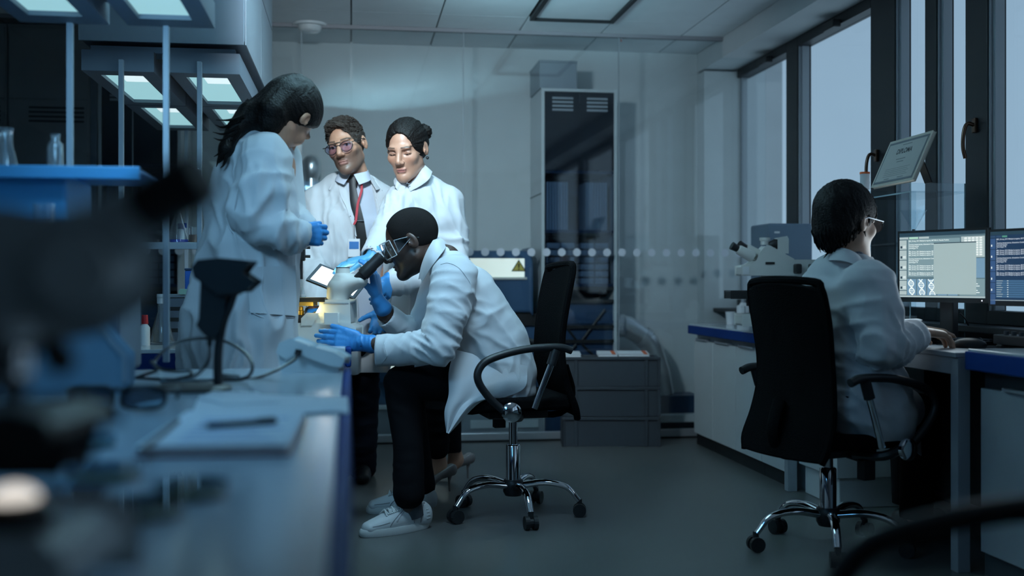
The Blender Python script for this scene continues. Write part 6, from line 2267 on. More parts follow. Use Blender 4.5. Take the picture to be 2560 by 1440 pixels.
    folds = [(el_n, 0.10, ua + fa * 0.6, 0.035, 0.014), (el_n + fa * 0.4, 0.10, fa + Vector((0, 0, 0.1)), 0.045, 0.009), (sh_n + ua * 0.3, 0.12, ua - fa * 0.3, 0.05, 0.009),
             (J(1190, 800, 4.35), 0.17, Vector((0.2, 0, 1)), 0.06, 0.011), (J(1240, 900, 4.37), 0.16, RV + ZV * 0.6, 0.06, 0.008), (J(1290, 960, 4.42), 0.12, RV - ZV * 0.3, 0.05, 0.007),
             (J(1220, 730, 4.4), 0.14, sp, 0.07, 0.006), (el_f, 0.12, wr_f - el_f, 0.04, 0.010)]
    o, v, fc = cloth('lab_coat', C, lo, hi, 0.0075, m_coat, t, folds)
    seam('seam', v, [(1096, 655), (1112, 651), (1130, 652), (1146, 660), (1160, 672), (1172, 688), (1182, 705), (1185, 720), (1186, 735)], o, m_seam, 0.0014, 0.0012)
    seam('seam', v, [(952, 918), (958, 890), (955, 860), (962, 850)], o, m_seam)
    # collar
    inn = [J(1088, 594, 4.55), J(1080, 606, 4.44), J(1066, 632, 4.42), J(1054, 664, 4.43), J(1047, 698, 4.45)]
    out = [J(1118, 612, 4.55), J(1108, 628, 4.40), J(1090, 652, 4.37), J(1074, 674, 4.39), J(1056, 706, 4.43)]
    gI, gO = bez(inn, 20), bez(out, 20)
    grid = [[a.lerp(b, k / 5) + (ZV * 0.010 - FV * 0.012) * math.sin(PI * k / 5) for k in range(6)] for a, b in zip(gI, gO)]
    obj('collar', MB().sheet(grid, 0.004), m_coat, t, smooth=True)
    # front edge of the coat and hanging skirt flap at the near side
    Lc = bez([J(1136, 874, 4.38), J(1122, 930, 4.33), J(1122, 985, 4.31), J(1112, 1030, 4.30), J(1117, 1080, 4.30)], 28)
    Rc = bez([J(1318, 915, 4.42), J(1312, 968, 4.40), J(1262, 992, 4.37), J(1200, 1005, 4.33), J(1124, 1082, 4.305)], 28)
    grid = []
    for i, (a, b) in enumerate(zip(Lc, Rc)):
        s = i / (len(Lc) - 1)
        row = []
        for k in range(17):
            u = k / 16
            w = math.sin(u * 9.5 + 0.8 * s) * 0.016 * (0.35 + s) * math.sin(PI * min(1, u + 0.08)) + 0.02 * math.sin(PI * u)
            row.append(a.lerp(b, u) - FV * w)
        grid.append(row)
    obj('coat_skirt', MB().sheet(grid, 0.004), m_coat, t, smooth=True)
    # lap part of the coat between flap and belly
    Lc = bez([J(1112, 888, 4.58), J(1122, 885, 4.46), J(1130, 892, 4.36)], 12)
    Rc = bez([J(1262, 895, 4.55), J(1275, 905, 4.46), J(1290, 938, 4.40)], 12)
    grid = [[a.lerp(b, k / 8) + ZV * 0.012 * math.sin(PI * k / 8) for k in range(9)] for a, b in zip(Lc, Rc)]
    obj('coat_lap', MB().sheet(grid, 0.004), m_coat, t, smooth=True)
    obj('shirt_cuff', MB().sheet([[J(1036, 913, 4.25), J(1070, 905, 4.24)], [J(1036, 917, 4.26), J(1071, 911, 4.25)]], 0.004), m_shirt, t)
    # trousers
    T = SDF()
    T.add(s_limb([J(1255, 955, 4.48), J(1120, 950, 4.43), J(1004, 958, 4.36), J(1010, 1010, 4.35), J(1020, 1110, 4.32), J(1022, 1235, 4.30)], [0.090, 0.086, 0.072, 0.066, 0.060, 0.062], [0.085, 0.086, 0.070, 0.068, 0.058, 0.060], FV), 0)
    T.add(s_limb([J(1255, 955, 4.62), J(1120, 955, 4.69), J(1018, 955, 4.72), J(1024, 1010, 4.72), J(1040, 1110, 4.70), J(1054, 1215, 4.68)], [0.105, 0.088, 0.072, 0.066, 0.060, 0.062], [0.095, 0.086, 0.070, 0.066, 0.057, 0.058], FV), 0.01)
    lo, hi = bounds([J(940, 1250, 4.2), J(1330, 870, 4.85), J(1330, 1250, 4.2)], 0.05)
    kn = J(1004, 960, 4.28)
    cloth('trousers', T, lo, hi, 0.009, m_trous, t, [(kn, 0.12, Vector((0.5, 0, 1)), 0.05, 0.005), (J(1022, 1190, 4.28), 0.10, ZV, 0.05, 0.004), (J(1150, 940, 4.3), 0.12, RV, 0.06, 0.005)])
    # shoes
    sneaker(t, (J(1066, 1318, 4.37).x, J(1066, 1318, 4.37).y, 0.0), (J(905, 1345, 4.20).x, J(905, 1345, 4.20).y, 0.0))
    sneaker(t, (J(1080, 1278, 4.67).x, J(1080, 1278, 4.67).y, 0.0), (J(920, 1280, 4.64).x, J(920, 1280, 4.64).y, 0.0))
    for (a, b) in ((J(1022, 1225, 4.30), J(1036, 1290, 4.32)), (J(1054, 1210, 4.68), J(1058, 1250, 4.67))):
        obj('sock', MB().tube([a, b], [0.042, 0.038], 16), m_dkgrey, t, smooth=True)
    # gloves
    W = J(905, 857, 4.335)
    H = hand_fn(W, dirv(-1.0, 0.0, 0.10), dirv(0, 1, -0.1), ZV, 1.10, (0.20, 0.16, 0.18, 0.22), (1.0, 0.30, -0.05), -0.012, J(928, 860, 4.33))
    lo, hi = bounds([J(930, 890, 4.28), J(770, 770, 4.45)], 0.03)
    v, fc = sdf_mesh(H, lo, hi, 0.0032)
    v = apply_folds(v.astype(float), H, [(J(895, 855, 4.3), 0.04, RV, 0.016, 0.003)], 0.0006)
    np_obj('glove', v, fc, m_glove, t)
    W = J(944, 748, 4.585)
    H = hand_fn(W, dirv(-0.12, 0.05, 0.95), dirv(-0.9, 0.25, -0.1), dirv(-0.2, -1, 0), 1.10, (0.35, 0.40, 0.45, 0.5), (0.7, 0.6, 0.35), 0.05, J(957, 770, 4.60))
    lo, hi = bounds([J(990, 790, 4.5), J(870, 610, 4.72)], 0.03)
    v, fc = sdf_mesh(H, lo, hi, 0.0032)
    np_obj('glove', v, fc, m_glove, t)


def thing_part(name, parent):
    """an inner node is a mesh-less part only through its children: use the first child mesh as node instead"""
    o = bpy.data.objects.new(name, None)
    COL.objects.link(o)
    o.parent = parent
    o['_base'] = tuple(parent['_base'])
    return o


# ------------------------------------------------------------------ 2: the woman with the ponytail
def person2():
    t = thing('person', 'woman in white lab coat with long dark ponytail, seen from behind, standing between the benches', 'person', tuple(onz(620, 1370, 0)))
    hc = J(722, 293, 4.0)
    fwd = dirv(0.12, 0.60, -0.79)
    hR = head_frame(fwd, 0.36)
    hs = 1.10
    neck = J(678, 342, 4.02)
    limbs = [(J(625, 740, 4.02), J(640, 560, 4.02), 0.12, 0.11), (J(640, 560, 4.02), J(655, 420, 4.02), 0.11, 0.12), (J(655, 420, 4.02), neck, 0.11, 0.06),
             (J(650, 400, 3.88), J(650, 550, 3.84), 0.05, 0.042), (J(650, 550, 3.84), J(752, 585, 3.90), 0.042, 0.03), (J(690, 400, 4.16), J(705, 540, 4.16), 0.05, 0.042), (J(705, 540, 4.16), J(757, 575, 4.05), 0.042, 0.03),
             (J(615, 740, 3.95), J(610, 1000, 3.95), 0.08, 0.06), (J(610, 1000, 3.95), J(610, 1330, 3.95), 0.05, 0.035), (J(620, 740, 4.12), J(618, 1000, 4.12), 0.08, 0.06), (J(618, 1000, 4.12), J(618, 1320, 4.12), 0.05, 0.035)]
    body, loc = build_body(t, head_fn(True, 1.4, 0.92), hc, hR, hs, SK_FAIR, dict(lips=(0.40, 0.16, 0.14), brow=(0.02, 0.015, 0.012), female=True, shut=True), neck, limbs)
    # hair with a long ponytail
    H = SDF()
    H.add(s_ell((0, -0.020, 0.034), (0.090, 0.112, 0.104)), 0)
    H.keep(s_plane((0, 0.074, 0.070), (0, 0.085, -0.055)), 0.015)
    H.keep(s_plane((0, 0.022, -0.016), (0, 0.10, -0.10)), 0.012)
    for s in (-1, 1):
        H.cut(s_ell((0.092 * s, -0.010, -0.012), (0.030, 0.019, 0.026)), 0.008)
    hw = frame_fn(H, hc, hR, hs)
    S = SDF().add(hw, 0)
    S.add(s_limb([loc((0, -0.075, 0.0)), loc((0.01, -0.055, -0.075)), J(688, 322, 4.0)], [0.075, 0.074, 0.066], [0.060, 0.058, 0.050], FV), 0.03)
    tail = [J(700, 262, 4.0), J(660, 274, 3.97), J(625, 288, 3.93), J(592, 325, 3.90), J(566, 372, 3.87), J(546, 405, 3.86)]
    S.add(s_limb(tail[:5], [0.078, 0.074, 0.060, 0.046, 0.030], [0.060, 0.054, 0.048, 0.036, 0.022], FV), 0.05)
    S.add(s_cone(tail[4], tail[5], 0.026, 0.006), 0.02)
    lo, hi = bounds([J(530, 430, 3.8), J(830, 170, 4.15), J(700, 330, 4.1)], 0.03)
    v, fc = sdf_mesh(S, lo, hi, 0.005)
    g, _ = sdf_grad(S, v)
    ax = np.array((tail[4] - tail[0]).normalized())
    q = v - 0.9 * (v @ ax)[:, None] * ax
    vl = ((v - V3(hc)) @ np.array(hR, np.float32)) / hs
    hd = np.clip((vl[:, 1] + 0.10) / 0.04, 0, 1)
    v = v + g * ((1 - hd) * (0.006 * pnoise(q * 70) + 0.005 * pnoise(q * 30)) + hd * 0.0045 * polar_comb(vl - np.array((0, -0.13, -0.03))))[:, None]
    hr = np_obj('hair', v, fc, m_hairbr, t)
    st = MB()
    rr = random.Random(4)
    ends = [((600, 300), (560, 318), (538, 312)), ((598, 318), (560, 335), (532, 330)), ((590, 335), (556, 350), (534, 345)), ((580, 350), (552, 380), (535, 392)), ((575, 365), (548, 400), (541, 417)), ((570, 380), (560, 410), (551, 420)), ((600, 330), (574, 375), (562, 402)), ((610, 290), (575, 300), (540, 300))]
    for a, b, c in ends:
        P = bez([J(*a, 3.86), J(*b, 3.855), J(*c, 3.86)], 14)
        st.tube(P, [0.013 * (1 - i / len(P)) + 0.0008 for i in range(len(P))], 6, flat=0.6)
    obj('hair_ends', st, m_hairbr, hr, smooth=True, kind='stuff')
    obj('hair_tie', MB().tube([J(640, 277, 3.942), J(634, 281, 3.94)], [0.052, 0.051], 20), m_black, hr, smooth=True)
    # coat
    C = SDF()
    C.add(s_limb([J(606, 1010, 4.02), J(606, 915, 4.02), J(609, 800, 4.02), J(620, 640, 4.02), J(634, 480, 4.02), J(652, 392, 4.02), J(675, 345, 4.02)], [0.225, 0.212, 0.198, 0.176, 0.148, 0.118, 0.062], [0.20, 0.19, 0.185, 0.165, 0.160, 0.150, 0.065], RV), 0)
    sh, el, wr = J(662, 395, 3.86), J(650, 545, 3.83), J(757, 592, 3.90)
    C.add(s_limb([sh, J(662, 470, 3.83), el, J(700, 577, 3.84), wr], [0.088, 0.098, 0.086, 0.074, 0.056], [0.088, 0.090, 0.084, 0.072, 0.056], FV), 0.03)
    sh2, el2, wr2 = J(700, 400, 4.16), J(712, 540, 4.17), J(757, 575, 4.06)
    C.add(s_limb([sh2, el2, wr2], [0.08, 0.08, 0.055], [0.08, 0.08, 0.055], FV), 0.03)
    e = (wr - J(700, 577, 3.84)).normalized()
    C.cut(s_cone(wr + e * 0.055, wr + e * 0.16, 0.075, 0.075), 0.004)
    C.cut(s_cone(wr + e * 0.05, wr - e * 0.04, 0.046, 0.034), 0.004)
    C.cut(s_cone(J(700, 330, 4.03), J(760, 290, 4.03), 0.045, 0.075), 0.008)
    C.keep(s_plane(J(606, 1000, 4.02), (0, 0, -1)), 0.004)
    lo, hi = bounds([J(420, 1010, 3.6), J(800, 300, 4.3), J(800, 1010, 4.3), J(430, 1010, 4.35)], 0.04)
    folds = [(J(560, 620, 3.9), 0.30, RV, 0.075, 0.024), (J(520, 820, 3.9), 0.30, RV, 0.085, 0.030), (J(640, 850, 3.85), 0.25, RV, 0.12, 0.012), (el, 0.13, (wr - el), 0.07, 0.022), (sh + (el - sh) * 0.6, 0.14, el - sh + RV * 0.1, 0.08, 0.012), (J(720, 600, 3.85), 0.09, wr - el + ZV * 0.1, 0.05, 0.012), (J(585, 450, 3.9), 0.16, RV + ZV * 0.25, 0.06, 0.018), (J(735, 560, 3.95), 0.14, RV, 0.05, 0.010)]
    o, v, fc = cloth('lab_coat', C, lo, hi, 0.0085, m_coat, t, folds, 0.002)
    patch('pocket', v, [[(614, 668), (738, 664)], [(626, 782), (741, 790)]], m_coat, o, 0.007)
    seam('seam', v, [(626, 781), (660, 786), (700, 789), (742, 793)], o, m_seam, 0.002)
    seam('seam', v, [(595, 440), (583, 520), (590, 600), (612, 668)], o, m_seam)
    inn = [J(672, 308, 4.08), J(686, 308, 3.97), J(702, 322, 3.95), J(712, 348, 3.98)]
    out = [J(664, 338, 4.04), J(682, 350, 3.93), J(702, 366, 3.92), J(716, 378, 3.97)]
    grid = [[a.lerp(b, k / 4) - FV * 0.008 * math.sin(PI * k / 4) for k in range(5)] for a, b in zip(bez(inn, 15), bez(out, 15))]
    obj('collar', MB().sheet(grid, 0.004), m_coat, t, smooth=True)
    W = J(733, 590, 3.90)
    H = hand_fn(W, dirv(0.9, 0.12, 0.05), dirv(0.1, 1, -0.1), ZV, 1.0, (0.9, 1.05, 1.15, 1.2), (0.7, 0.3, 0.6), 0.0, J(715, 590, 3.88))
    lo, hi = bounds([J(705, 640, 3.80), J(810, 530, 4.05)], 0.03)
    v, fc = sdf_mesh(H, lo, hi, 0.0035)
    np_obj('glove', v, fc, m_glove, t)
    W = J(738, 570, 4.06)
    H = hand_fn(W, dirv(0.9, -0.5, 0.0), dirv(0.1, -0.3, -0.8), dirv(0.4, -1, 0.3), 1.0, (0.9, 1.0, 1.0, 1.1), (0.6, 0.6, 0.5), 0.02, J(742, 574, 4.08))
    lo, hi = bounds([J(715, 630, 3.85), J(815, 530, 4.15)], 0.03)
    v, fc = sdf_mesh(H, lo, hi, 0.004)
    np_obj('glove', v, fc, m_glove, t)
    for (a, b, c, d) in (((614, 760, 3.95), (612, 1000, 3.95), (612, 1340, 3.95), 0), ((622, 760, 4.12), (620, 1000, 4.12), (620, 1330, 4.12), 1)):
        obj('trouser_leg', MB().tube([J(*a), J(*b), J(*c)], [0.085, 0.068, 0.06], 14), m_trous, t, smooth=True)
        p = J(*c)
        S = SDF().add(s_limb([Vector((p.x - 0.05, p.y, 0.035)), Vector((p.x + 0.16, p.y + 0.05, 0.028))], [0.036, 0.036], [0.034, 0.026], FV), 0).keep(s_plane((0, 0, 0.001), (0, 0, -1)), 0.004)
        v, fc = sdf_mesh(S, (p.x - 0.12, p.y - 0.07, -0.01), (p.x + 0.23, p.y + 0.12, 0.09), 0.007)
        np_obj('shoe', v, fc, m_black, t)


# ------------------------------------------------------------------ 3: the standing man with glasses
def person3():
    t = thing('person', 'standing man with glasses, short greying hair, black tie and red lanyard under open lab coat', 'person', tuple(onz(890, 1188, 0)))
    hc = J(866, 364, 5.24)
    hR = head_frame(dirv(-0.20, -0.95, -0.16), 0.21)
    hs = 1.10
    neck = J(886, 439, 5.29)
    limbs = [(J(872, 820, 5.38), J(872, 680, 5.38), 0.11, 0.11), (J(872, 680, 5.38), J(876, 540, 5.38), 0.11, 0.11), (J(876, 540, 5.38), neck, 0.10, 0.06),
             (J(800, 505, 5.32), J(788, 650, 5.22), 0.05, 0.042), (J(788, 650, 5.22), J(786, 772, 4.98), 0.042, 0.03), (J(950, 500, 5.36), J(975, 650, 5.40), 0.05, 0.042), (J(975, 650, 5.40), J(955, 770, 5.24), 0.042, 0.03),
             (J(905, 830, 5.44), J(906, 1000, 5.48), 0.085, 0.06), (J(906, 1000, 5.48), J(905, 1165, 5.52), 0.055, 0.04), (J(845, 830, 5.44), J(844, 1000, 5.48), 0.085, 0.06), (J(844, 1000, 5.48), J(844, 1165, 5.52), 0.055, 0.04)]
    body, loc = build_body(t, head_fn(False, 0.3), hc, hR, hs, SK_FAIR, dict(lips=(0.36, 0.17, 0.14), brow=(0.05, 0.035, 0.028), stubble=(0.115, 0.072, 0.055)), neck, limbs)
    H = base_hair(top=0.004, t=0.005, line=0.090, width=0.069)
    ho = hair_obj(t, H, hc, hR, hs, (-0.1, -0.13, -0.1), (0.1, 0.12, 0.15), m_hairg, 0.0042, 0.003, (0.2, 1, 0.3))
    locks(t, ho, hc, hR, hs, 420, lambda l: l.z > 0.045 and l.y > -0.07, lambda l, r: (0.9 + r.uniform(-0.3, 0.3), 0.35 + 0.8 * (l.y > 0.04), 0.5 * (l.y > 0.04)), 0.024, 0.0040, 3, m_hairg, 0.22)
    locks(t, ho, hc, hR, hs, 260, lambda l: l.z <= 0.045, lambda l, r: (0, -0.6, -0.8), 0.010, 0.0028, 5, mat('hair_grey_sides', (0.060, 0.056, 0.054), 0.6, spec=0.2, var=0.3, vscale=60), 0.12)
    # glasses
    g = thing_part('glasses', t)
    m_fr = mat('glasses_frame', (0.02, 0.018, 0.018), 0.3)
    m_ln = pane_mat('glasses_lens', (0.86, 0.83, 0.94), 1.2, 1.55)
    for s in (-1, 1):
        ring = []
        for k in range(28):
            a = 2 * PI * k / 28
            x = 0.0345 * s + (0.0285 if math.sin(a) > -0.3 else 0.0265) * math.cos(a)
            z = -0.004 + 0.0215 * math.sin(a) * (0.86 if math.sin(a) > 0 else 1.12)
            ring.append(loc((x, 0.100 - 0.16 * max(0, abs(x) - 0.03), z)))
        obj('rim', MB().tube(ring + ring[:2], 0.0021, 6), m_fr, g, smooth=True)
        obj('lens', MB().prism(ring, hR @ Vector((0, -0.0012, 0))), m_ln, g)
        obj('temple', MB().tube([loc((0.061 * s, 0.094, 0.006)), loc((0.078 * s, 0.075, 0.008)), loc((0.0855 * s, 0.0, 0.012)), loc((0.083 * s, -0.03, 0.0))], 0.0020, 6), m_fr, g, smooth=True)
    obj('bridge', MB().tube([loc((-0.008, 0.102, 0.004)), loc((0.008, 0.102, 0.004))], 0.002, 6).tube([loc((-0.016, 0.101, 0.0165)), loc((0.016, 0.101, 0.0165))], 0.0018, 6), m_fr, g)
    # shirt with collar
    S = SDF()
    S.add(s_limb([J(872, 830, 5.36), J(872, 680, 5.36), J(876, 560, 5.34), J(882, 482, 5.33), J(886, 442, 5.30)], [0.17, 0.165, 0.175, 0.13, 0.066], [0.125, 0.12, 0.125, 0.10, 0.062], RV), 0)
    lo, hi = bounds([J(780, 840, 5.2), J(970, 430, 5.5)], 0.03)
    so, sv, sf = cloth('shirt', S, lo, hi, 0.009, m_shirt, t, [(J(900, 620, 5.25), 0.2, RV + ZV * 0.5, 0.07, 0.008)])
    for s in (-1, 1):
        a0 = neck + RV * 0.05 * s + ZV * 0.030 - FV * 0.035
        grid = []
        for i in range(8):
            u = i / 7
            ang = (1 - u) * 1.9
            inn = neck + ZV * (0.028 - 0.030 * u) + RV * s * 0.066 * math.sin(ang + 0.12) - FV * (0.066 * math.cos(ang) + 0.012)
            ou = inn + ZV * (-0.038 - 0.012 * u) + RV * s * (0.016 + 0.012 * u) - FV * 0.012
            grid.append([inn.lerp(ou, k / 3) for k in range(4)])
        obj('shirt_collar', MB().sheet(grid, 0.004), m_shirt, so, smooth=True)
    # tie
    fr = lambda x, y: (on_cloth(sv, x, y, 12) or J(x, y, 5.2)) - FV * 0.012
    pts = [(888, 446, 9), (893, 462, 8), (899, 500, 11), (905, 550, 14), (911, 600, 16), (917, 640, 18), (923, 690, 19)]
    grid = []
    for x, y, w in pts:
        c = fr(x, y)
        hw_ = w / F_PX * 5.2
        grid.append([c - RV * hw_, c - FV * 0.006, c + RV * hw_])
    obj('tie', MB().sheet(grid, 0.006), m_black, t, smooth=True)
    obj('tie_knot', MB().ell(fr(889, 452) + FV * 0.002, (0.0145, 0.009, 0.017)), m_black, t, smooth=True)
    tp = fr(902, 545) - FV * 0.012
    obj('tie_clip', MB().cbox(tp + RV * 0.004, (0.045, 0.005, 0.004), Rz(-YAW)), m_chrome, t)
    # lanyard and badge
    pl = [(917, 438), (914, 470), (908, 510), (901, 545), (895, 570)]
    m_redl = mat('lanyard_red', (0.42, 0.02, 0.035), 0.6)
    grid = []
    for x, y in pl:
        c = fr(x, y) - FV * 0.018
        grid.append([c - RV * 0.0055, c + RV * 0.0055])
    obj('lanyard', MB().sheet(grid, 0.002), m_redl, t)
    bc = fr(898, 625) - FV * 0.016
    bd = obj('badge', MB().cbox(bc, (0.055, 0.003, 0.085), Rz(-YAW)), m_paper, t)
    obj('badge_photo', MB().cbox(bc - FV * 0.0022 + ZV * 0.012, (0.045, 0.001, 0.035), Rz(-YAW)), mat('badge_blue', (0.04, 0.16, 0.40), 0.5), bd)
    obj('badge_clip', MB().tube([fr(895, 570) - FV * 0.018, bc + ZV * 0.043], 0.003, 6), m_alu, bd)
    # coat, open at the front
    C = SDF()
    C.add(s_limb([J(868, 905, 5.38), J(869, 800, 5.38), J(870, 680, 5.37), J(874, 560, 5.35), J(880, 484, 5.34), J(886, 449, 5.32)], [0.215, 0.205, 0.20, 0.205, 0.165, 0.080], [0.16, 0.155, 0.150, 0.150, 0.115, 0.075], RV), 0)
    sh, el, wr = J(800, 507, 5.33), J(790, 655, 5.21), J(787, 770, 4.99)
    C.add(s_limb([sh, J(793, 580, 5.28), el, J(787, 720, 5.08), wr], [0.088, 0.074, 0.068, 0.062, 0.056], [0.088, 0.074, 0.068, 0.062, 0.056], FV), 0.03)
    sh2, el2, wr2 = J(952, 503, 5.37), J(975, 650, 5.41), J(955, 770, 5.26)
    C.add(s_limb([sh2, el2, wr2], [0.085, 0.068, 0.056], [0.085, 0.068, 0.056], FV), 0.03)
    zs = np.array([J(0, y, 5.25).z for y in (900, 700, 640, 560, 500, 460, 430, 380)])
    latl = np.array([(x - 1280) / F_PX * 5.22 for x in (893, 894, 895, 893, 878, 862, 850, 845)])
    latr = np.array([(x - 1280) / F_PX * 5.22 for x in (962, 955, 950, 945, 935, 926, 920, 915)])
    yc = np.array(FV)
    RVn = np.array(RV)

    def opening(p):
        l = p @ RVn
        D = p @ yc
        a = np.interp(p[:, 2], zs, latl)
        b = np.interp(p[:, 2], zs, latr)
        return np.maximum(np.maximum(a - l, l - b), D - 5.34)
    C.cut(opening, 0.004)
    C.cut(s_cone(neck - ZV * 0.03, neck + ZV * 0.10 - FV * 0.04, 0.066, 0.085), 0.006)
    C.cut(s_cone(wr + (wr - el).normalized() * 0.05, wr - (wr - el) * 0.2, 0.046, 0.036), 0.004)
    lo, hi = bounds([J(740, 905, 4.9), J(1010, 440, 5.6), J(1010, 905, 5.6), J(740, 440, 4.95)], 0.02)
    folds = [(el, 0.12, wr - el, 0.05, 0.013), (J(805, 570, 5.2), 0.16, RV + ZV * 0.2, 0.055, 0.015), (J(840, 650, 5.2), 0.22, RV, 0.06, 0.013), (J(830, 780, 5.2), 0.22, RV, 0.07, 0.014), (J(950, 600, 5.2), 0.16, RV, 0.07, 0.008), (J(845, 500, 5.2), 0.10, RV - ZV * 0.5, 0.05, 0.008)]
    o, v, fc = cloth('lab_coat', C, lo, hi, 0.008, m_coat, t, folds)
    for sd in (-1, 1):
        grid = []
        for k in range(12):
            u = k / 11
            ang = 3.14 - u * 2.05
            ctr = neck - ZV * (0.012 + 0.020 * u)
            inn = ctr + RV * sd * 0.083 * math.sin(ang) - FV * (0.083 * math.cos(ang)) + ZV * 0.024
            ou = inn - ZV * (0.045 + 0.02 * u) + RV * sd * (0.030 * math.sin(ang) + 0.012) - FV * (0.030 * math.cos(ang))
            grid.append([inn.lerp(ou, q / 4) for q in range(5)])
        obj('coat_collar', MB().sheet(grid, 0.005), m_coat, t, smooth=True)
    patch('lapel', v, [[(846, 448), (862, 452)], [(850, 485), (879, 492)], [(868, 525), (890, 540)], [(888, 590), (893, 592)]], m_coat, o, 0.006, 5.34)
    patch('lapel', v, [[(926, 452), (938, 450)], [(934, 490), (956, 480)], [(942, 530), (956, 520)], [(948, 575), (952, 572)]], m_coat, o, 0.006, 5.40)
    for x, y in ((883, 537), (882, 594), (882, 652), (960, 472), (957, 526), (770, 620)):
        p = on_cloth(v, x, y)
        if p is not None and x != 770:
            button(p, o, -FV)
    T = SDF()
    for x in (906, 846):
        T.add(s_limb([J(x, 835, 5.42), J(x, 1000, 5.47), J(x, 1168, 5.52)], [0.098, 0.078, 0.068], [0.10, 0.08, 0.07], RV), 0.01)
    T.add(s_cone(J(870, 800, 5.42), J(870, 835, 5.42), 0.13, 0.14), 0.03)
    lo, hi = bounds([J(800, 1185, 5.3), J(960, 770, 5.6)], 0.05)
    cloth('trousers', T, lo, hi, 0.011, m_trous2, t, [(J(906, 1000, 5.4), 0.15, ZV, 0.06, 0.012), (J(906, 1140, 5.4), 0.12, ZV, 0.05, 0.014)])
    for x in (906, 846):
        p = J(x, 1180, 5.50)
        S = SDF().add(s_limb([Vector((p.x, p.y + 0.05, 0.04)), Vector((p.x, p.y - 0.12, 0.032)), Vector((p.x, p.y - 0.20, 0.026))], [0.036, 0.042, 0.032], [0.040, 0.034, 0.024], RV), 0).keep(s_plane((0, 0, 0.001), (0, 0, -1)), 0.004)
        v, fc = sdf_mesh(S, (p.x - 0.07, p.y - 0.27, -0.01), (p.x + 0.07, p.y + 0.12, 0.10), 0.006)
        np_obj('shoe', v, fc, m_black, t)
    W = J(786, 775, 4.985)
    H = hand_fn(W, dirv(0.15, -0.75, -0.25), dirv(0.1, -0.2, -1), dirv(0.9, -0.1, 0.1), 1.05, (0.35, 0.35, 0.4, 0.45), (0.6, 0.7, 0.2), 0.05, J(787, 768, 5.02))
    lo, hi = bounds([J(750, 820, 4.7), J(835, 740, 5.06)], 0.03)
    v, fc = sdf_mesh(H, lo, hi, 0.004)
    np_obj('glove', v, fc, m_glove, t)
    W = J(955, 775, 5.24)
    H = hand_fn(W, dirv(-0.1, -0.5, -0.8), dirv(0, -0.8, -0.4), dirv(-0.9, -0.1, 0.1), 1.05, (0.4, 0.4, 0.4, 0.45), (0.6, 0.7, 0.2), 0.05, J(955, 765, 5.26))
    lo, hi = bounds([J(910, 880, 5.05), J(1000, 740, 5.3)], 0.03)
    v, fc = sdf_mesh(H, lo, hi, 0.005)
    np_obj('glove', v, fc, m_glove, t)


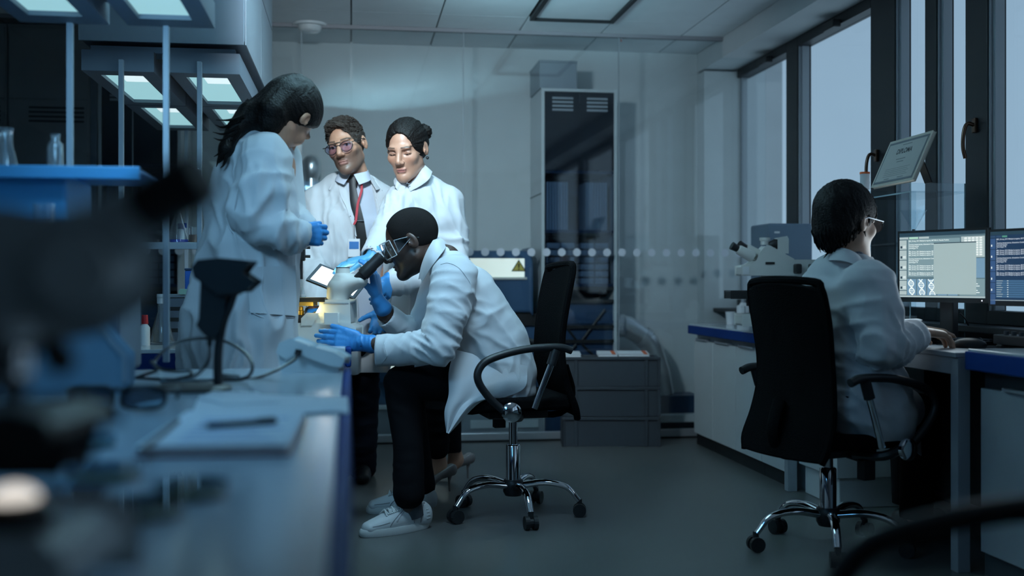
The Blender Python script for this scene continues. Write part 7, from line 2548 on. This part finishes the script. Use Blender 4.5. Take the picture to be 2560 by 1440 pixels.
# ------------------------------------------------------------------ 4: the woman with the bun
def person4():
    t = thing('person', 'woman with dark hair in a bun, in high heels, leaning behind the seated man', 'person', tuple(onz(1120, 1210, 0)))
    hc = J(1016, 372, 5.0)
    hR = head_frame(dirv(-0.26, -0.90, -0.34), 0.02)
    hs = 1.10
    neck = J(1042, 458, 5.08)
    limbs = [(J(1080, 800, 5.15), J(1078, 660, 5.14), 0.12, 0.10), (J(1078, 660, 5.14), J(1062, 545, 5.12), 0.10, 0.115), (J(1062, 545, 5.12), neck, 0.10, 0.055),
             (J(1005, 500, 5.05), J(972, 570, 4.92), 0.045, 0.038), (J(972, 570, 4.92), J(925, 648, 4.74), 0.038, 0.028), (J(1115, 512, 5.12), J(1135, 650, 5.08), 0.045, 0.038), (J(1135, 650, 5.08), J(975, 690, 4.86), 0.038, 0.028),
             (J(1110, 830, 5.2), J(1115, 1000, 5.3), 0.085, 0.055), (J(1115, 1000, 5.3), J(1140, 1150, 5.42), 0.05, 0.032), (J(1085, 830, 5.1), J(1085, 1000, 5.12), 0.085, 0.055), (J(1085, 1000, 5.12), J(1098, 1165, 5.14), 0.05, 0.032),
             (J(1140, 1150, 5.42), J(1122, 1178, 5.40), 0.032, 0.026), (J(1098, 1165, 5.14), J(1078, 1205, 5.12), 0.032, 0.026)]
    body, loc = build_body(t, head_fn(True, 1.5, 0.9), hc, hR, hs, SK_OLIVE, dict(lips=(0.36, 0.13, 0.11), brow=(0.03, 0.018, 0.014), female=True, shut=True), neck, limbs)
    H = base_hair(t=0.009, back=0.01, line=0.092, width=0.070, side=-0.03)
    H.add(s_ell((-0.035, -0.128, 0.038), (0.036, 0.030, 0.036)), 0.008)
    hair_obj(t, H, hc, hR, hs, (-0.12, -0.18, -0.1), (0.12, 0.12, 0.15), m_hairbr, 0.0038, 0.0050, (0, 1, 0.15), polar=(-0.030, -0.115, 0.038))
    er = loc((-0.083, -0.008, -0.044))
    obj('earring', MB().ell(er, (0.007, 0.007, 0.008)), m_black, t, smooth=True)
    C = SDF()
    C.add(s_limb([J(1082, 850, 5.18), J(1080, 760, 5.17), J(1076, 660, 5.15), J(1064, 560, 5.13), J(1052, 500, 5.11), J(1044, 462, 5.09)], [0.205, 0.19, 0.165, 0.165, 0.135, 0.070], [0.17, 0.16, 0.15, 0.145, 0.12, 0.070], RV), 0)
    sh, el, wr = J(1005, 505, 5.05), J(972, 572, 4.91), J(932, 635, 4.76)
    C.add(s_limb([sh, el, wr], [0.080, 0.066, 0.050], [0.080, 0.066, 0.050], FV), 0.03)
    sh2, el2, wr2 = J(1114, 512, 5.12), J(1130, 655, 5.06), J(985, 705, 4.87)
    C.add(s_limb([sh2, J(1126, 590, 5.1), el2, J(1060, 690, 4.96), wr2], [0.090, 0.080, 0.074, 0.066, 0.056], [0.090, 0.080, 0.074, 0.066, 0.056], FV), 0.03)
    C.cut(s_cone(J(1030, 440, 5.02), J(1020, 400, 4.98), 0.045, 0.07), 0.006)
    e = (wr - el).normalized()
    C.cut(s_cone(wr + e * 0.06, wr - e * 0.04, 0.042, 0.034), 0.004)
    lo, hi = bounds([J(900, 860, 4.65), J(1200, 430, 5.4), J(1200, 860, 5.4), J(900, 430, 4.7)], 0.02)
    folds = [(J(1060, 540, 4.98), 0.15, RV + ZV * 0.15, 0.05, 0.013), (J(1040, 480, 4.98), 0.09, RV * 0.8 + ZV * 0.3, 0.035, 0.010), (J(1122, 560, 5.0), 0.16, RV + ZV * 0.6, 0.07, 0.014), (el, 0.10, wr - el, 0.045, 0.010), (J(1140, 640, 5.0), 0.12, ZV, 0.05, 0.014), (J(1020, 740, 4.95), 0.18, RV, 0.06, 0.012), (J(990, 520, 4.95), 0.10, RV, 0.04, 0.010)]
    o, v, fc = cloth('lab_coat', C, lo, hi, 0.0078, m_coat, t, folds)
    for s, inn, ou in ((-1, [(1000, 428), (1004, 440), (1012, 452), (1017, 462)], [(985, 452), (988, 466), (996, 478), (1008, 482)]), (1, [(1060, 412), (1052, 428), (1038, 446), (1020, 462)], [(1080, 430), (1072, 448), (1052, 464), (1026, 478)])):
        a_ = [J(x, y, 5.00 if k > 0 else 5.05) for k, (x, y) in enumerate(inn)]
        b_ = [J(x, y, 4.97 if k > 0 else 5.04) for k, (x, y) in enumerate(ou)]
        grid = [[a.lerp(b, k / 5) - FV * 0.012 * math.sin(PI * k / 5) for k in range(6)] for a, b in zip(bez(a_, 18), bez(b_, 18))]
        obj('collar', MB().sheet(grid, 0.005), m_coat, t, smooth=True)
    for x, y in ((1018, 458), (1022, 460), (986, 463)):
        p = on_cloth(v, x, y) or J(x, y, 4.96)
        button(J(x, y, 4.955), o, -FV, 0.004)
    seam('seam', v, [(1012, 480), (1010, 510), (1008, 540), (1010, 580)], o, m_seam)
    patch('pocket', v, [[(1024, 530), (1062, 532)], [(1022, 578), (1060, 580)]], m_coat, o, 0.004)
    T = SDF()
    T.add(s_limb([J(1110, 830, 5.2), J(1115, 1000, 5.3), J(1128, 1120, 5.38)], [0.10, 0.072, 0.050], [0.10, 0.072, 0.050], RV), 0.01)
    T.add(s_limb([J(1085, 830, 5.1), J(1088, 1000, 5.12), J(1094, 1122, 5.13)], [0.10, 0.072, 0.052], [0.10, 0.072, 0.052], RV), 0.01)
    lo, hi = bounds([J(1030, 1130, 5.0), J(1190, 780, 5.5)], 0.04)
    cloth('trousers', T, lo, hi, 0.011, m_trous, t, [(J(1110, 1050, 5.1), 0.12, ZV, 0.05, 0.010)])
    m_heel = mat('heel_taupe', (0.18, 0.16, 0.16), 0.35)
    for hx, hy, hD, tx, ty in ((1126, 1228, 5.12, 1066, 1232), (1172, 1195, 5.46, 1112, 1200)):
        hp = J(hx, hy, hD)
        hp.z = 0
        tp = J(tx, ty, hD - 0.05)
        tp.z = 0
        d = (tp - hp)
        L = 0.20
        d = d.normalized()
        hp2 = hp + ZV * 0.0
        S = SDF()
        S.add(s_limb([hp + ZV * 0.105 - d * 0.005, hp + d * 0.055 + ZV * 0.082, hp + d * 0.125 + ZV * 0.034, hp + d * L + ZV * 0.016], [0.026, 0.028, 0.034, 0.016], [0.034, 0.024, 0.020, 0.012], d.cross(ZV)), 0)
        S.cut(s_limb([hp + ZV * 0.15 - d * 0.0, hp + d * 0.06 + ZV * 0.115, hp + d * 0.12 + ZV * 0.07], [0.022, 0.024, 0.026], [0.035, 0.026, 0.022], d.cross(ZV)), 0.004)
        S.keep(s_plane((0, 0, 0.0012), (0, 0, -1)), 0.002)
        lo, hi = bounds([hp - d * 0.06, hp + d * 0.24, hp + ZV * 0.16], 0.06)
        v, fc = sdf_mesh(S, lo, hi, 0.0045)
        so = np_obj('high_heel', v, fc, m_heel, t, label='taupe pump with thin stiletto heel')
        obj('stiletto', MB().tube([hp + ZV * 0.001 + d * 0.004, hp + ZV * 0.05 + d * 0.006, hp + ZV * 0.085 + d * 0.002], [0.0045, 0.006, 0.014], 10), m_heel, so, smooth=True)
    # gloves
    W = J(925, 646, 4.735)
    H = hand_fn(W, dirv(-0.95, -0.1, -0.16), dirv(-0.1, 0.2, -1), dirv(0, -1, -0.1), 1.0, (0.35, 0.3, 0.3, 0.35), (0.7, 0.6, 0.2), 0.06, J(938, 630, 4.75))
    lo, hi = bounds([J(850, 700, 4.62), J(955, 610, 4.82)], 0.03)
    v, fc = sdf_mesh(H, lo, hi, 0.0034)
    np_obj('glove', v, fc, m_glove2, t)
    W = J(972, 698, 4.84)
    H = hand_fn(W, dirv(-0.1, -0.55, -0.6), dirv(-0.6, 0.0, -0.5), dirv(-0.6, -0.1, 0.7), 0.95, (0.5, 0.55, 0.6, 0.6), (0.7, 0.5, 0.4), 0.03, J(986, 703, 4.87))
    lo, hi = bounds([J(930, 770, 4.65), J(1010, 660, 4.9)], 0.03)
    v, fc = sdf_mesh(H, lo, hi, 0.0038)
    np_obj('glove', v, fc, m_glove, t)


# ------------------------------------------------------------------ 5: the person at the monitors
def person5():
    t = thing('person', 'person with short black hair and grey turtleneck in lab coat, seated at the monitors', 'person', tuple(onz(2150, 1300, 0)))
    fwd = dirv(0.84, 0.52, -0.08)
    right = fwd.cross(ZV).normalized()
    hc = J(2119, 556, 4.0)
    hR = head_frame(fwd)
    hs = 1.10
    neck = J(2128, 650, 4.0)
    limbs = [(J(2130, 1000, 4.0), J(2112, 870, 4.0), 0.09, 0.09), (J(2112, 870, 4.0), J(2108, 740, 4.0), 0.09, 0.10), (J(2108, 740, 4.0), neck, 0.09, 0.055),
             (J(2175, 712, 3.84), J(2205, 855, 3.78), 0.05, 0.042), (J(2205, 855, 3.78), J(2296, 830, 3.88), 0.040, 0.028), (J(2050, 712, 4.16), J(2150, 850, 4.3), 0.05, 0.042), (J(2150, 850, 4.3), J(2300, 825, 4.2), 0.04, 0.028),
             (J(2140, 1010, 3.88), J(2300, 1030, 4.10), 0.08, 0.06), (J(2300, 1030, 4.10), J(2290, 1290, 4.12), 0.055, 0.035), (J(2110, 1010, 4.12), J(2270, 1030, 4.36), 0.08, 0.06), (J(2270, 1030, 4.36), J(2270, 1270, 4.38), 0.055, 0.035)]
    W = J(2298, 829, 3.885)
    Hn = hand_fn(W, dirv(0.95, 0.25, -0.10), dirv(0.05, 0.05, -1), dirv(-0.2, 1, 0), 0.98, (0.42, 0.42, 0.45, 0.5), (0.75, 0.5, 0.35), 0.06, J(2270, 835, 3.86))
    W2 = J(2300, 824, 4.20)
    Hn2 = hand_fn(W2, dirv(0.95, 0.1, -0.10), dirv(0.05, 0.05, -1), dirv(-0.1, -1, 0), 0.98, (0.42, 0.42, 0.45, 0.5), (0.75, 0.5, 0.35), 0.06, J(2270, 830, 4.2))
    extra = [(Hn, [J(2262, 850, 3.84), J(2345, 800, 3.98)], 0.0035), (Hn2, [J(2262, 850, 4.12), J(2345, 800, 4.26)], 0.0045)]
    body, loc = build_body(t, head_fn(False, 0.2, 0.95), hc, hR, hs, SK_EAST, dict(lips=(0.34, 0.16, 0.13), brow=(0.01, 0.008, 0.008)), neck, limbs, extra, 0.0038)
    H = SDF()
    H.add(s_ell((0, -0.022, 0.036), (0.090, 0.112, 0.104)), 0)
    H.add(s_ell((0, -0.070, -0.030), (0.070, 0.050, 0.070)), 0.03)
    H.keep(s_plane((0, 0.090, 0.045), (0, 0.10, -0.045)), 0.012)
    H.keep(s_plane((0, 0.03, -0.010), (0, 0.09, -0.10)), 0.012)
    for s in (-1, 1):
        H.cut(s_ell((0.092 * s, -0.004, -0.012), (0.026, 0.019, 0.030)), 0.006)
    ho = hair_obj(t, H, hc, hR, hs, (-0.12, -0.16, -0.13), (0.12, 0.13, 0.16), m_hairb, 0.0045, 0.004, (0, 0.5, -1))
    st = MB()
    rr = random.Random(9)
    for k in range(16):
        a = J(2100 + rr.uniform(-22, 26), 484 + rr.uniform(-2, 8), 3.98 + rr.uniform(-0.05, 0.05))
        b = a + RV * rr.uniform(-0.05, 0.03) + ZV * rr.uniform(0.008, 0.028) + FV * rr.uniform(-0.02, 0.02)
        st.tube([a - ZV * 0.012, (a + b) / 2 + ZV * 0.008, b], [0.0035, 0.0022, 0.0005], 5)
    obj('hair_tips', st, m_hairb, ho, smooth=True, kind='stuff')
    locks(t, ho, hc, hR, hs, 300, lambda l: l.z < -0.02 or l.y > 0.05, lambda l, r: (0.1 * r.uniform(-1, 1), 0.35, -1), 0.034, 0.0048, 8, m_hairb, 0.10)
    g = thing_part('glasses', t)
    m_fr = mat('glasses_frame', (0.02, 0.018, 0.018), 0.3)
    for s in (-1, 1):
        ring = [loc((0.034 * s + 0.026 * math.cos(a), 0.104 - 0.16 * max(0, abs(0.034 + 0.026 * math.cos(a) * s) - 0.03), -0.002 + 0.021 * math.sin(a))) for a in np.linspace(0, 2 * PI, 25)[:-1]]
        obj('rim', MB().tube(ring + ring[:2], 0.0022, 6), m_fr, g, smooth=True)
        obj('lens', MB().prism(ring, hR @ Vector((0, -0.0012, 0))), pane_mat('clear_lens', (0.93, 0.95, 0.96), 1.3, 1.5), g)
        obj('temple', MB().tube([loc((0.061 * s, 0.098, 0.006)), loc((0.079 * s, 0.08, 0.008)), loc((0.0855 * s, 0.0, 0.012)), loc((0.083 * s, -0.03, 0.0))], 0.0021, 6), m_alu, g, smooth=True)
    obj('bridge', MB().tube([loc((-0.009, 0.106, 0.004)), loc((0.009, 0.106, 0.004))], 0.002, 6), m_fr, g)
    # turtleneck
    m_turt = mat('turtleneck_grey', (0.13, 0.15, 0.18), 0.9, bump=0.2, bscale=200)
    S = SDF().add(s_limb([J(2122, 700, 4.0), J(2126, 668, 4.0), J(2129, 644, 4.0), J(2131, 628, 4.0)], [0.105, 0.074, 0.068, 0.070], [0.10, 0.074, 0.068, 0.070], RV), 0)
    S.cut(s_cone(J(2130, 628, 4.0), J(2134, 580, 4.0), 0.058, 0.066), 0.004)
    S.cut(s_plane(J(2131, 632, 4.0), (-RV * 0.30 - ZV)), 0.004)
    lo, hi = bounds([J(2060, 730, 3.88), J(2200, 585, 4.12)], 0.02)
    cloth('turtleneck', S, lo, hi, 0.0055, m_turt, t, [(J(2135, 635, 3.95), 0.09, ZV, 0.022, 0.006)], 0.001)
    # coat
    C = SDF()
    C.add(s_limb([J(2150, 1045, 4.0), J(2135, 985, 4.0), J(2114, 870, 4.0), J(2106, 760, 4.0), J(2112, 700, 4.0), J(2126, 662, 4.0)], [0.215, 0.21, 0.185, 0.195, 0.16, 0.085], [0.165, 0.16, 0.140, 0.140, 0.105, 0.080], right), 0)
    sh, el, wr = J(2172, 715, 3.84), J(2206, 858, 3.775), J(2284, 842, 3.865)
    C.add(s_limb([sh, J(2196, 785, 3.80), el, J(2245, 862, 3.81), wr], [0.090, 0.082, 0.074, 0.062, 0.055], [0.090, 0.082, 0.074, 0.062, 0.055], FV), 0.035)
    sh2, el2, wr2 = J(2055, 720, 4.18), J(2140, 850, 4.32), J(2290, 832, 4.21)
    C.add(s_limb([sh2, el2, wr2], [0.085, 0.072, 0.055], [0.085, 0.072, 0.055], FV), 0.035)
    for w_, e_ in ((wr, el), (wr2, el2)):
        e = (w_ - e_).normalized()
        C.cut(s_cone(w_ + e * 0.055, w_ - e * 0.03, 0.046, 0.034), 0.004)
    C.add(s_limb([J(2145, 1015, 3.88), J(2250, 1022, 4.02)], [0.10, 0.085], [0.10, 0.085], FV), 0.04)
    C.cut(s_cone(J(2136, 625, 4.0), J(2140, 570, 4.0), 0.070, 0.085), 0.006)
    lo, hi = bounds([J(1985, 1090, 3.65), J(2330, 630, 4.45), J(1985, 630, 4.4), J(2330, 1090, 3.7)], 0.02)
    folds = [(J(2080, 850, 3.9), 0.20, RV * 0.7 + ZV * 0.7, 0.07, 0.015), (J(2100, 940, 3.9), 0.18, ZV + RV * 0.3, 0.06, 0.016), (el, 0.12, wr - el, 0.05, 0.016), (J(2190, 770, 3.78), 0.14, el - sh, 0.07, 0.010), (J(2255, 860, 3.8), 0.08, wr - el, 0.035, 0.010), (J(2140, 760, 3.9), 0.14, RV, 0.07, 0.012), (J(2190, 980, 3.85), 0.16, RV + ZV, 0.05, 0.014)]
    o, v, fc = cloth('lab_coat', C, lo, hi, 0.0085, m_coat, t, folds)
    inn = [J(2082, 628, 4.06), J(2090, 622, 3.96), J(2112, 622, 3.90), J(2140, 634, 3.885), J(2160, 656, 3.90)]
    ou = [J(2068, 655, 4.06), J(2076, 652, 3.93), J(2104, 652, 3.865), J(2142, 664, 3.85), J(2172, 690, 3.87)]
    grid = [[a.lerp(b, k / 5) + ZV * 0.008 * math.sin(PI * k / 5) for k in range(6)] for a, b in zip(bez(inn, 20), bez(ou, 20))]
    obj('collar', MB().sheet(grid, 0.005), m_coat, t, smooth=True)
    # skirt of the coat falling beside the seat
    Lc = bez([J(2250, 1000, 3.98), J(2255, 1060, 3.96), J(2268, 1110, 3.96)], 14)
    Rc = bez([J(2318, 985, 4.10), J(2338, 1060, 4.10), J(2335, 1165, 4.10)], 14)
    grid = [[a.lerp(b, k / 10) - FV * 0.012 * math.sin(k * 0.9) for k in range(11)] for a, b in zip(Lc, Rc)]
    obj('coat_skirt', MB().sheet(grid, 0.004), m_coat, t, smooth=True)
    T = SDF()
    T.add(s_limb([J(2140, 1015, 3.88), J(2302, 1035, 4.10), J(2300, 1080, 4.11), J(2290, 1285, 4.12)], [0.095, 0.075, 0.07, 0.06], [0.095, 0.075, 0.07, 0.06], FV), 0)
    T.add(s_limb([J(2110, 1015, 4.12), J(2272, 1035, 4.36), J(2270, 1080, 4.37), J(2270, 1262, 4.38)], [0.095, 0.075, 0.07, 0.06], [0.095, 0.075, 0.07, 0.06], FV), 0.01)
    lo, hi = bounds([J(2050, 1300, 3.8), J(2360, 940, 4.5)], 0.04)
    cloth('trousers', T, lo, hi, 0.012, m_trous, t, [])
    for q, D in ((J(2290, 1300, 4.12), 0), (J(2270, 1285, 4.38), 1)):
        S = SDF().add(s_limb([Vector((q.x - 0.04, q.y - 0.02, 0.04)), Vector((q.x + 0.16, q.y + 0.06, 0.03))], [0.038, 0.036], [0.038, 0.027], right), 0).keep(s_plane((0, 0, 0.001), (0, 0, -1)), 0.004)
        v, fc = sdf_mesh(S, (q.x - 0.12, q.y - 0.1, -0.01), (q.x + 0.24, q.y + 0.15, 0.10), 0.008)
        np_obj('shoe', v, fc, m_black, t)


person1()
person2()
person3()
person4()
person5()
for o in SC.objects:
    if '_base' in o:
        del o['_base']
